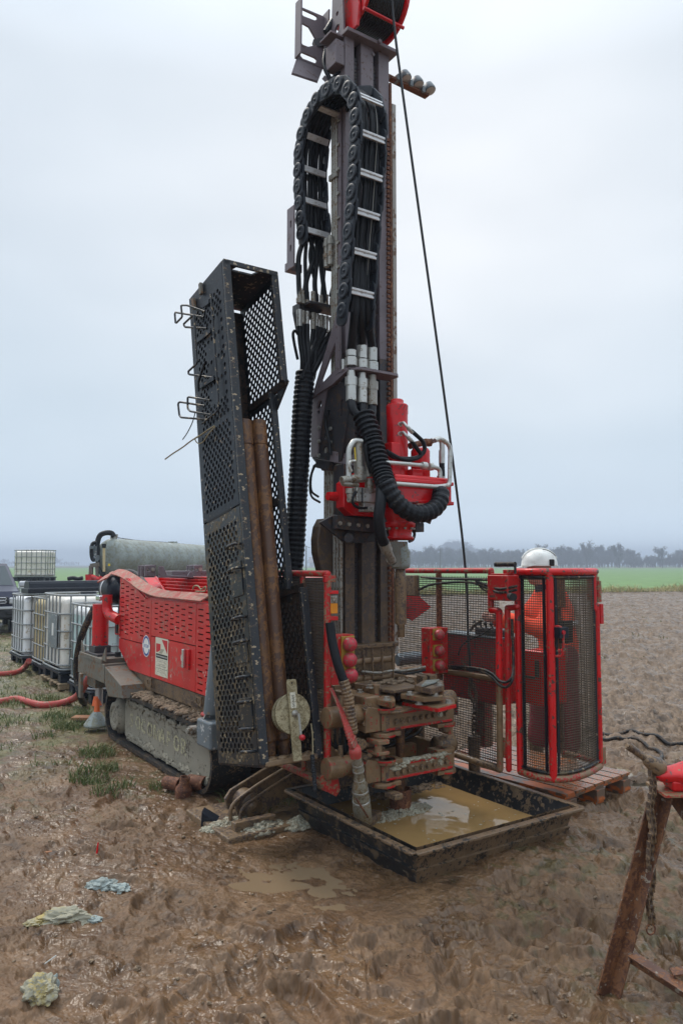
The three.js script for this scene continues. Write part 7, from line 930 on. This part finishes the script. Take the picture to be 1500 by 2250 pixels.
// ================================================================ dark blue off-road car at the left edge, facing the camera
{
  const F = new Frame(V(at(24, 1385, 16.8).x - 0.84, 0, -17.0), 27), b = V(0, 0, 0), t = thing('parked_car', 'dark blue off-road car at the left edge, half out of frame', 'car', b, F);
  const bodyP = [[0.0, 0.45], [0.02, 0.78], [-0.08, 0.98], [-0.95, 1.08], [-4.1, 1.08], [-4.2, 0.9], [-4.2, 0.42], [-3.7, 0.34], [-0.4, 0.32]];
  part('body', [plate('x', 0, bodyP, 1.80, [], 0.07)], M.carBlue, t); part('cabin', [(() => { const lo = [[-0.86, -0.92], [0.86, -0.92], [0.86, -4.05], [-0.86, -4.05]], hi = [[-0.66, -1.75], [0.66, -1.75], [0.66, -3.75], [-0.66, -3.75]], P = [], q = (a, y) => V(a[0], y, a[1]); const f = (a, b_, c, d) => P.push(a, b_, c, a, c, d); for (let i = 0; i < 4; i++) { const j = (i + 1) % 4; f(q(lo[i], 1.06), q(lo[j], 1.06), q(hi[j], 1.62), q(hi[i], 1.62)); } f(...hi.map((h) => q(h, 1.62))); const g = new THREE.BufferGeometry(); g.setAttribute('position', new THREE.Float32BufferAttribute(P.flatMap((p) => [p.x, p.y, p.z]), 3)); g.computeVertexNormals(); return g; })()], M.carBlue, t);
  const quad = (a) => { const g = new THREE.BufferGeometry(); g.setAttribute('position', new THREE.Float32BufferAttribute([0, 1, 2, 0, 2, 3].flatMap((i) => a[i]), 3)); g.computeVertexNormals(); return g; };
  part('windscreen', [quad([[-0.78, 1.10, -0.968], [0.78, 1.10, -0.968], [0.62, 1.565, -1.655], [-0.62, 1.565, -1.655]])], M.glassDark, t); for (const s of [-1, 1]) part('side_window', [quad([[s * 0.862, 1.10, -1.15], [s * 0.862, 1.10, -3.8], [s * 0.695, 1.56, -3.6], [s * 0.695, 1.56, -1.85]])], M.glassDark, t);
  part('grille', [bx(-0.62, 0.62, 0.70, 0.86, -0.02, 0.085, 0.02)], M.dark, t); for (let i = -2; i <= 2; i++) for (const y of [0.745, 0.815]) part('grille_ring', [tube(rrect(0.19, 0.05, 0.024, 4).map(([x, yy]) => V(i * 0.24 + x, y + yy, 0.09)), 0.008, 40, 5, true)], M.chrome, t);
  for (const s of [-1, 1]) { part('headlight', [bx(s * 0.64, s * 0.88, 0.70, 0.84, -0.10, 0.075, 0.03)], M.silver, t); part('mirror', [new RoundedBoxGeometry(0.24, 0.15, 0.12, 3, 0.05).translate(s * 1.03, 1.12, -1.05)], M.silver, t); part('fog_pocket', [bx(s * 0.58, s * 0.84, 0.46, 0.56, -0.02, 0.085, 0.02)], M.dark, t); }
  part('skid_bumper', [bx(-0.90, 0.90, 0.36, 0.62, -0.30, 0.06, 0.05)], M.dark, t); part('bumper_strip', [bx(-0.88, 0.88, 0.575, 0.64, -0.2, 0.075, 0.02)], M.silver, t); part('number_plate', [bx(-0.26, 0.26, 0.55, 0.66, 0.07, 0.09, 0.004)], M.white, t); part('plate_band', [bx(0.215, 0.258, 0.552, 0.658, 0.085, 0.0925)], M.plateBlue, t);
  for (const s of [-1, 1]) for (const z of [-0.75, -3.4]) { const w = part('wheel', [lathe([[0.001, -0.1], [0.22, -0.1], [0.34, -0.11], [0.355, -0.06], [0.355, 0.06], [0.34, 0.11], [0.22, 0.1], [0.001, 0.1]], V(s * 0.80, 0.345, z), V(1, 0, 0), 26)], M.rubber, t); part('rim', [cyl(V(s * 0.90, 0.345, z), V(s * 0.912, 0.345, z), 0.20, 0.19, 20)], M.silver, w); }
}
// ================================================================ hoses on the ground and up to the tanks
const hose = (label, cat, pts, r, mat, name = 'hose') => single(name, label, cat, tube(pts, r, 110, 8), mat, pts[Math.floor(pts.length / 2)].clone());
const lie = (px, r) => { const o = [], c = curve(px.map(([x, y]) => { const p = ground(x, y, 0.02); p.y = 0; return p; })); const n = px.length * 7; for (let i = 0; i <= n; i++) { const p = c.getPointAt(i / n); let h = -1; for (const [a, b] of [[0, 0], [r, 0], [-r, 0], [0, r], [0, -r]]) h = Math.max(h, heightAt(p.x + a, p.z + b)); p.y = h + r * 0.75; o.push(p); } for (let k = 0; k < 3; k++) { const y = o.map((p) => p.y); o.forEach((p, i) => { p.y = (y[Math.max(0, i - 1)] + 2 * y[i] + y[Math.min(n, i + 1)]) / 4; }); } return o; };
const g0 = (x, y, h = 0.02) => { const p = ground(x, y, h); p.y = Math.max(h, heightAt(p.x, p.z) + 0.025); return p; };
hose('red hose curving up from the grass to the far tanks', 'hose', [g0(-60, 1486), g0(0, 1482), g0(35, 1478), g0(55, 1466, 0.05), at(64, 1452, 11.0)], 0.042, M.hoseRed, 'red_hose');
hose('long red hose on the grass rising behind the corner jack', 'hose', [g0(-60, 1535), g0(0, 1541), g0(35, 1545, -0.02), g0(60, 1550, -0.01), g0(95, 1549), g0(130, 1546), g0(155, 1538, 0.05), at(178, 1520, 8.2), at(195, 1492, 8.0), at(210, 1470, 7.8)], 0.040, M.hoseRed, 'red_hose');
hose('black hose arching down from the air filter onto the grass', 'hose', [at(208, 1334, 7.9), at(190, 1372, 7.9), at(176, 1410, 8.0), at(169, 1455, 8.1), at(170, 1495, 8.15), at(178, 1530, 8.1), g0(186, 1545)], 0.036, M.rubberMud, 'black_hose');
hose('upper of two black hoses lying in the mud right of the gate', 'hose', lie([[1290, 1600], [1330, 1611], [1380, 1615], [1430, 1627], [1480, 1637], [1560, 1641]], 0.016), 0.016, M.rubberMud, 'black_hose');
hose('lower of two black hoses bending back behind the vise', 'hose', lie([[1290, 1618], [1330, 1624], [1380, 1632], [1430, 1648], [1452, 1660], [1450, 1676], [1470, 1688], [1560, 1690]], 0.015), 0.015, M.rubberMud, 'black_hose');
// ================================================================ orange pallet beside the tray
{
  const n = ground(1243, 1748, 0.13), f = ground(1015, 1688, 0.13), r_ = ground(1376, 1728, 0.13), d = f.clone().sub(n); const yaw = Math.atan2(-d.x, -d.z) * 180 / Math.PI, F = new Frame(n.clone().setY(0), yaw), W = 0.80, L = 1.2;
  const t = thing('orange_pallet', 'wet orange wooden pallet under the open gate beside the tray', 'pallet', V(W / 2, 0, -L / 2), F), slat = boxUV(bx(-0.05, 0.05, 0, 0.019, -L, 0, 0.002)), cross = boxUV(bx(0, W, 0, 0.019, -0.05, 0.05, 0.002)), blk = boxUV(bx(-0.05, 0.05, 0, 0.078, -0.07, 0.07, 0.003));
  for (let i = 0; i < 7; i++) { const m = place('slat', slat, i ? M.palletTop : M.palletWood, t, V(0.05 + i * (W - 0.10) / 6, 0.116 + 0.001 * (i % 2), 0)); m.rotation.y = (i % 3 - 1) * 0.004; } for (const z of [-0.06, -L / 2, -L + 0.06]) { place('bearer', cross, M.palletWood, t, V(0, 0.0965, z)); for (const x of [0.055, W / 2, W - 0.055]) place('block', blk, M.palletWood, t, V(x, 0.018, z)); } for (const x of [0.05, W / 2, W - 0.05]) place('skid', slat, M.palletWood, t, V(x, 0, 0));
}
// ================================================================ chain vise on its tripod, lower right
{
  const f1 = ground(1345, 2178), tp = at(1460, 1740, 2.98), b = tp.clone().setY(0), t = thing('chain_vise_stand', 'rusty angle-iron tripod carrying a red chain vise at the right edge', 'vise stand', b);
  const leg = (a, c, w = 0.06) => { const d = c.clone().sub(a), s = V(0.35, 0, 0.94).normalize(); const e = s.clone().cross(d.clone().normalize()).normalize(); part('leg', [beam(a, c, 0.007, w, s, 0.002), beam(a.clone().addScaledVector(e, 0.028).addScaledVector(s, -0.028), c.clone().addScaledVector(e, 0.028).addScaledVector(s, -0.028), w, 0.007, s, 0.002)], M.rustLeg, t); };
  leg(f1.clone().add(V(0, -0.04, 0)), tp.clone().add(V(0.01, -0.005, 0))); leg(V(tp.x + 0.62, -0.04, tp.z - 0.12), tp.clone().add(V(0.075, -0.005, 0)));
  const f3 = V(1.62, -0.04, -2.30); leg(f3, tp.clone().add(V(0.12, -0.005, 0.04)));
  const m1 = f1.clone().lerp(tp, 0.20), m3 = f3.clone().lerp(tp, 0.12); part('brace', [beam(m1.clone().add(V(0.02, 0, 0.03)), ground(1515, 2180, 0.12), 0.05, 0.007, UP, 0.002), beam(m1.clone().add(V(0.02, -0.02, 0.005)), ground(1515, 2190, 0.10).add(V(0, 0, -0.02)), 0.007, 0.045, UP, 0.002)], M.rustLeg, t); part('brace', [beam(ground(1474, 2137, 0.14), ground(1530, 2128, 0.16), 0.05, 0.008, UP, 0.002)], M.rustLeg, t);
  part('top_plate', [bx(tp.x - 0.035, tp.x + 0.26, tp.y, tp.y + 0.012, tp.z - 0.10, tp.z + 0.08, 0.003)], M.redMuddy, t);
  const c = tp.clone().add(V(0.10, 0.065, 0)); part('vise_body', [(() => { const g = new THREE.SphereGeometry(0.10, 24, 14), p = g.attributes.position; for (let i = 0; i < p.count; i++) { const q = V().fromBufferAttribute(p, i), k = 1 + 0.16 * Math.cos(q.x * 60) + 0.08 * noise3(q.x * 12, q.y * 12, q.z * 12); p.setXYZ(i, q.x * 1.45, q.y * 0.42 * k, q.z * 0.75 * k); } g.computeVertexNormals(); return g.translate(c.x, c.y, c.z); })(), bx(c.x - 0.09, c.x + 0.15, tp.y + 0.012, c.y - 0.01, c.z - 0.05, c.z + 0.05, 0.012), bx(c.x + 0.02, c.x + 0.16, c.y + 0.005, c.y + 0.055, c.z - 0.045, c.z + 0.02, 0.012)], M.red, t);
  const k0 = at(1447, 1690, 2.98), k1 = at(1377, 1637, 2.95); part('vise_screw', [lathe([[0.001, -0.005], [0.026, 0.0], [0.036, 0.012], [0.036, 0.035], [0.030, 0.045], [0.024, 0.075], [0.016, 0.09], [0.001, 0.09]], k0.clone().add(V(0.01, -0.005, 0)), k1.clone().sub(k0), 18)], M.mudSteel, t); part('vise_handle', [tube([k0.clone().lerp(k1, 0.3), k0.clone().lerp(k1, 0.62), k0.clone().lerp(k1, 0.9), k1], 0.0125, 14, 8), cyl(k0.clone().lerp(k1, 0.58), k0.clone().lerp(k1, 0.97), 0.013, 0.016, 8)], M.mudSteel, t);
  const cx = k0.clone().add(V(-0.035, -0.02, 0.015)), lg = boxUV(join([bx(-0.016, -0.009, -0.019, 0.019, -0.011, 0.011, 0.003), bx(0.009, 0.016, -0.019, 0.019, -0.011, 0.011, 0.003), cyl(V(-0.02, 0.012, 0), V(0.02, 0.012, 0), 0.008, 0.008, 8)])), n = 19, bot = at(1428, 2018, 2.95);
  for (let i = 0; i < n; i++) { const q = cx.clone().lerp(bot, i / (n - 1)); q.x += 0.006 * Math.sin(i * 1.1); const m = place('chain_link', lg, M.mudSteel, t, q); m.rotation.set(0, 0.5 + 0.15 * Math.sin(i * 2.1), 0.10 * Math.sin(i * 1.7)); m.scale.set(0.8, 1.15, 0.8); }
  part('chain_ring', [new THREE.TorusGeometry(0.019, 0.0035, 6, 24).rotateY(0.3).translate(bot.x, bot.y - 0.04, bot.z)], M.rust, t);
}
// ================================================================ rusty casing pieces, clay lumps and litter on the mud
{
  const P = (x, y, h = 0.06) => ground(x, y, h), tubeOpen = (a, b, r) => join([cyl(a, b, r, r, 22, true), cyl(a, b, r * 0.82, r * 0.82, 22, true), new THREE.RingGeometry(r * 0.82, r, 22).applyQuaternion(new THREE.Quaternion().setFromUnitVectors(V(0, 0, 1), b.clone().sub(a).normalize())).translate(b.x, b.y, b.z), new THREE.CircleGeometry(r, 22).applyQuaternion(new THREE.Quaternion().setFromUnitVectors(V(0, 0, 1), a.clone().sub(b).normalize())).translate(a.x, a.y, a.z)]);
  const a = P(418, 1724, 0.05), b = P(446, 1722, 0.055), d = V(0.82, 0.05, 0.57); single('casing_piece', 'short rusty pipe with its dark open end facing right, by the track', 'pipe', tubeOpen(b.clone().addScaledVector(d, -0.13), b.clone().addScaledVector(d, 0.03), 0.052), M.rust, b.clone(), WORLD);
  const c = P(384, 1722, 0.045); single('casing_piece', 'rusty pipe end lying behind the rusty reducer, by the track', 'pipe', tubeOpen(c.clone().addScaledVector(d, -0.09), c.clone().addScaledVector(d, 0.06), 0.046), M.rust, c.clone(), WORLD);
  const e = P(403, 1746, 0.0); single('pipe_reducer', 'rusty stepped reducer standing between two rusty pipe pieces', 'pipe fitting', [lathe([[0.055, -0.02], [0.060, 0.03], [0.056, 0.05], [0.036, 0.075], [0.033, 0.125], [0.025, 0.125], [0.025, 0.03], [0.001, 0.03]], e, V(0.1, 1, 0.05), 24)], M.rust, e.clone());
  const lump = (name, label, cat, px, py, sx, sy, sz, mat, seed, rot) => { const p = ground(px, py, 0.01), g = new THREE.IcosahedronGeometry(1, 12), q = g.attributes.position; p.y = heightAt(p.x, p.z); for (let i = 0; i < q.count; i++) { const v = V().fromBufferAttribute(q, i), n = 1 + 0.26 * noise3(v.x * 1.3 + seed, v.y * 1.3, v.z * 1.3) + 0.10 * Math.sign(noise3(v.x * 2.2 + seed, v.y * 2.2, v.z * 2.2)) * Math.abs(noise3(v.x * 2.2 + seed, v.y * 2.2, v.z * 2.2)) ** 0.4 + 0.06 * Math.abs(noise3(v.x * 9 + seed, v.y * 9, v.z * 9)) + 0.045 * noise3(v.x * 19, v.y * 19, v.z * 19 + seed); v.multiplyScalar(n); if (v.y < -0.35) v.y = -0.35; q.setXYZ(i, v.x * sx, v.y * sy, v.z * sz); } g.computeVertexNormals(); g.rotateY(rot); g.translate(p.x, p.y + sy * 0.22, p.z); return single(name, label, cat, g, mat, p); };
  lump('clay_lump', 'blue grey clay lump lying in the mud, highest of the three', 'clay lump', 222, 1942, 0.075, 0.040, 0.05, M.clayBlue, 3, 0.2); lump('clay_lump', 'paler blue clay slab touching the blue grey lump', 'clay lump', 263, 1945, 0.055, 0.028, 0.04, M.clayBlue, 8, -0.3);
  lump('clay_lump', 'long yellow and grey clay lump at the left', 'clay lump', 140, 2015, 0.115, 0.040, 0.050, M.clayYellow, 14, 0.12); lump('clay_lump', 'small bright yellow crumb at the end of the long clay lump', 'clay lump', 75, 2025, 0.040, 0.016, 0.024, M.clayYellow, 23, 0.3); lump('clay_lump', 'thin grey tail of the long yellow clay lump', 'clay lump', 205, 2014, 0.045, 0.015, 0.022, M.clayBlue, 31, -0.2);
  lump('clay_lump', 'yellow grey clay chunk in the lower left corner', 'clay lump', 90, 2192, 0.060, 0.055, 0.060, M.clayYellow, 41, 0.7); lump('clay_lump', 'broken grey clay piece leaning on the corner chunk', 'clay lump', 112, 2168, 0.028, 0.045, 0.03, M.clayBlue, 47, 0.2);
  const q1 = ground(213, 1873, 0.0); single('litter_stick', 'thin red stick poking out of the mud', 'stick', [cyl(q1.clone().setY(-0.01), q1.clone().add(V(0.004, 0.05, -0.01)), 0.006, 0.004, 6)], M.redHead, q1); const q2 = ground(107, 1876, 0.02); single('leaf_scrap', 'curled orange brown leaf scrap on the mud', 'leaf', [plate('y', q2.y + 0.012, [[q2.x - 0.02, q2.z + 0.006], [q2.x + 0.012, q2.z - 0.012], [q2.x + 0.02, q2.z], [q2.x - 0.004, q2.z + 0.014]], 0.003)], M.boardWood, q2); const q3 = ground(110, 2112, 0.03); single('straw', 'pale straw stalk lying above the corner clay chunk', 'straw', [cyl(q3.clone().add(V(-0.012, 0, 0.02)), q3.clone().add(V(0.018, 0.012, -0.02)), 0.0028, 0.0028, 5)], M.strap, q3);
  const q4 = ground(185, 1577, 0.03); single('board_scrap', 'reddish board scrap lying beside the jack foot', 'board', [bx(q4.x - 0.11, q4.x + 0.11, 0.015, 0.045, q4.z - 0.07, q4.z + 0.07, 0.004)], M.boardWood, q4);
  const q5 = ground(462, 1795, 0.03); single('black_wedge', 'black plastic wedge half sunk in mud before the steel foot', 'wedge', [plate('z', q5.z, [[q5.x - 0.05, -0.02], [q5.x + 0.07, -0.02], [q5.x + 0.05, 0.02], [q5.x - 0.045, 0.075]], 0.10, [], 0.004)], M.blackPlastic, q5);
  const rr = rng(77), st = []; for (let i = 0; i < 700; i++) { const D = 2.3 + 5 * rr(), x = (rr() * 1.0 - 0.42) * D, l = RIG.L(V(x, 0, -D)); if (l.x > -1 && l.x < 0.95 && l.z < 1.3) continue; const s = 0.004 + 0.012 * rr() * rr(), g = new THREE.IcosahedronGeometry(s, 0); g.scale(1.2, 0.8, 1); g.rotateY(rr() * 6); g.translate(x, heightAt(x, -D) + s * 0.3, -D); st.push(g); } const sm = single('mud_crumbs', '', '', st, M.trackMud, V(0, 0, -3)); sm.userData = { kind: 'stuff' };
}
// ================================================================ the driller behind the cage
function meshField(bones, cell, k = 0.035) { // smooth union of tapered capsules, meshed
  const lo = V(1e9, 1e9, 1e9), hi = V(-1e9, -1e9, -1e9); for (const [a, b, r0, r1] of bones) for (const [p, r] of [[a, r0], [b, r1]]) { lo.min(p.clone().subScalar(r + 3 * cell + k)); hi.max(p.clone().addScalar(r + 3 * cell + k)); }
  const c = lo.clone().add(hi).multiplyScalar(0.5), S = Math.max(hi.x - lo.x, hi.y - lo.y, hi.z - lo.z) / 2, N = Math.ceil(2 * S / cell), mc = new MarchingCubes(N, new THREE.MeshStandardMaterial(), false, false, 400000); mc.isolation = 0;
  const p = V(), ab = V(), ap = V(), d = (q) => { let v = 1e9; for (const [a, b, r0, r1] of bones) { ab.subVectors(b, a); ap.subVectors(q, a); const t = clamp(ap.dot(ab) / Math.max(1e-9, ab.lengthSq())), dd = ap.addScaledVector(ab, -t).length() - lerp(r0, r1, t); const h = clamp(0.5 + 0.5 * (v - dd) / k); v = lerp(v, dd, h) - k * h * (1 - h); } return v; };
  for (let z = 0; z < N; z++) for (let y = 0; y < N; y++) for (let x = 0; x < N; x++) { p.set(c.x + (x / N * 2 - 1) * S, c.y + (y / N * 2 - 1) * S, c.z + (z / N * 2 - 1) * S); mc.field[x + y * N + z * N * N] = -d(p); }
  mc.update(); const n = mc.count ?? mc.geometry.drawRange.count, g = new THREE.BufferGeometry(); g.setAttribute('position', new THREE.BufferAttribute(mc.positionArray.slice(0, n * 3), 3)); g.setAttribute('normal', new THREE.BufferAttribute(mc.normalArray.slice(0, n * 3), 3)); g.scale(S, S, S); g.translate(c.x, c.y, c.z); return g;
}
{
  const F = new Frame(V(1.68, -0.03, -6.02), 0), b = V(0, 0, 0), t = thing('person', 'person in white helmet, orange jacket and dark red trousers behind the cage mesh', 'person', b, F);
  // local: faces -x (towards the console); +z is the camera side
  const hipL = V(0.04, 0.90, 0.09), hipR = V(0.04, 0.90, -0.09), knL = V(0.06, 0.50, 0.11), knR = V(-0.06, 0.50, -0.10), anL = V(0.07, 0.09, 0.12), anR = V(-0.12, 0.09, -0.12), chest = V(-0.01, 1.26, 0), waist = V(0.04, 1.00, 0), neck = V(-0.055, 1.44, 0), shL = V(-0.02, 1.37, 0.17), shR = V(-0.02, 1.37, -0.17), elL = V(-0.14, 1.13, 0.22), elR = V(-0.22, 1.13, -0.20), haL = V(-0.38, 1.20, 0.14), haR = V(-0.42, 1.18, -0.12), head = V(-0.10, 1.585, 0);
  const legs = [[hipL, knL, 0.085, 0.06], [knL, anL, 0.06, 0.042], [hipR, knR, 0.085, 0.06], [knR, anR, 0.06, 0.042], [hipL, hipR, 0.095, 0.095]], up = [[waist, chest, 0.125, 0.145], [V(0, 1.22, 0.07), V(0, 1.22, -0.07), 0.12, 0.12], [chest, neck, 0.11, 0.06], [shL, chest, 0.062, 0.11], [shR, chest, 0.062, 0.11]], arms = [[shL, elL, 0.058, 0.044], [elL, haL, 0.044, 0.032], [shR, elR, 0.058, 0.044], [elR, haR, 0.044, 0.032]];
  const hd = [[head, head.clone().add(V(-0.005, 0.03, 0)), 0.088, 0.088], [head.clone().add(V(-0.045, -0.07, 0)), head, 0.05, 0.08], [neck, head, 0.055, 0.06], [head.clone().add(V(-0.095, -0.005, 0)), head.clone().add(V(-0.112, -0.028, 0)), 0.012, 0.016], [head.clone().add(V(0.0, -0.01, 0.085)), head.clone().add(V(0.005, -0.03, 0.09)), 0.016, 0.012], [head.clone().add(V(0.0, -0.01, -0.085)), head.clone().add(V(0.005, -0.03, -0.09)), 0.016, 0.012]];
  const hand = (h, dir, side) => { const o = [], up_ = V(0, 1, 0), s = dir.clone().cross(up_).normalize().multiplyScalar(side); const palm = h.clone().addScaledVector(dir, 0.07); o.push([h, palm, 0.026, 0.030]); for (let i = 0; i < 4; i++) { const base = palm.clone().addScaledVector(up_, 0.027 - i * 0.018), L = [0.030, 0.034, 0.032, 0.026][i]; const a = base.clone().addScaledVector(dir, L), c = a.clone().addScaledVector(dir, L * 0.5).addScaledVector(s, L * 0.7), e = c.clone().addScaledVector(s, L * 0.5).addScaledVector(dir, -L * 0.4); o.push([base, a, 0.0092, 0.0088], [a, c, 0.0088, 0.0082], [c, e, 0.0082, 0.0075]); } const th = h.clone().addScaledVector(dir, 0.03).addScaledVector(up_, 0.022), t1 = th.clone().addScaledVector(dir, 0.03).addScaledVector(up_, 0.02).addScaledVector(s, 0.015); o.push([th, t1, 0.013, 0.010], [t1, t1.clone().addScaledVector(dir, 0.025).addScaledVector(s, 0.012), 0.010, 0.008]); return o; };
  const dL = haL.clone().sub(elL).normalize(), dR = haR.clone().sub(elR).normalize(), grow = (B, e) => B.map(([a, c, r0, r1]) => [a, c, r0 + e, r1 + e]);
  const body = part('body', [meshField([...legs, ...up, ...arms, ...hd], 0.014), meshField(hand(haL, dL, -1), 0.0035, 0.008), meshField(hand(haR, dR, 1), 0.0035, 0.008)], M.skin, t);
  for (const s of [-1, 1]) part('eye', [new THREE.SphereGeometry(0.012, 10, 8).translate(head.x - 0.078, head.y + 0.012, s * 0.032)], M.white, body); part('mouth', [new THREE.SphereGeometry(0.02, 10, 6).scale(0.3, 0.25, 1).translate(head.x - 0.094, head.y - 0.062, 0)], M.redRubber, body);
  const jk = part('jacket', [meshField([...grow(up, 0.022), ...grow(arms, 0.018).map(([a, c, r0, r1]) => [a, c, r0 + 0.006, r1 + 0.006]), [V(0.04, 0.86, 0.06), waist, 0.135, 0.135], [V(0.04, 0.86, -0.06), waist, 0.135, 0.135]], 0.015)], M.vest, body);
  const band = (y, rx_, rz_) => tube(Array.from({ length: 24 }, (_, i) => { const a = i / 24 * 6.283; return V(0.02 + rx_ * Math.cos(a), y, rz_ * Math.sin(a)); }), 0.022, 60, 6, true).scale(1, 1.15, 1).translate(0, -y * 0.15, 0); part('reflective_band', [band(1.17, 0.150, 0.205)], M.reflect, jk); part('reflective_band', [band(0.90, 0.140, 0.190)], M.reflect, jk); part('collar', [lathe([[0.075, 0], [0.085, 0.0], [0.085, 0.07], [0.072, 0.075]], V(-0.05, 1.40, 0), V(-0.1, 1, 0), 20)], M.navy, jk);
  part('trousers', [meshField([...grow(legs, 0.028).map(([a, c, r0, r1], i) => [a, i % 2 && i < 4 ? a.clone().lerp(c, 0.62) : c, r0, r1 + 0.012]), [knL, knL.clone().lerp(anL, 0.55), 0.092, 0.085], [knR, knR.clone().lerp(anR, 0.55), 0.092, 0.085]], 0.015)], M.trousers, body);
  for (const a of [anL, anR]) part('boot', [meshField([[a.clone().add(V(0.0, 0.20, 0)), a.clone().add(V(0, 0.0, 0)), 0.062, 0.055], [a.clone().add(V(0.03, -0.045, 0)), a.clone().add(V(-0.16, -0.05, 0)), 0.046, 0.040]], 0.012)], M.boots, body);
  const hc = head.clone().add(V(-0.01, 0.045, 0)), he = part('helmet', [(() => { const prof = []; for (let i = 0; i <= 10; i++) { const a = i / 10 * Math.PI / 2; prof.push([0.128 * Math.cos(a), 0.122 * Math.sin(a)]); } prof.reverse(); const g = lathe([...prof, [0.132, -0.012], [0.126, -0.014]], V(0, 0, 0), UP, 30); g.scale(1.12, 1, 0.92); return g.translate(hc.x + 0.01, hc.y, hc.z); })(), (() => { const s = []; for (let i = 0; i <= 14; i++) { const a = Math.PI / 2 + Math.PI * i / 14; s.push([1.12 * 0.128 * Math.cos(a) * (1 + 0.42 * Math.max(0, -Math.cos(a))), 0.92 * 0.130 * Math.sin(a)]); } const g = plate('y', 0, s, 0.006); g.rotateZ(0.18); return g.translate(hc.x + 0.01, hc.y + 0.004, hc.z); })(), tube([0, 1, 2, 3, 4, 5, 6].map((i) => { const a = Math.PI * (0.12 + 0.76 * i / 6); return V(hc.x + 0.01 + 0.146 * Math.cos(a), hc.y + 0.124 * Math.sin(a), 0); }), 0.012, 24, 6)], M.helmet, body);
  part('helmet_clip', [bx(hc.x + 0.06, hc.x + 0.10, hc.y - 0.012, hc.y + 0.04, 0.085, 0.118, 0.008)], M.dark, he); part('helmet_seam', [tube([0, 1, 2, 3, 4].map((i) => { const a = 0.6 + i * 0.22; return V(hc.x + 0.012 + 0.135 * Math.cos(a), hc.y + 0.119 * Math.sin(a), 0.052); }), 0.003, 16, 5)], M.dark, he);
}
renderer.render(scene, camera);
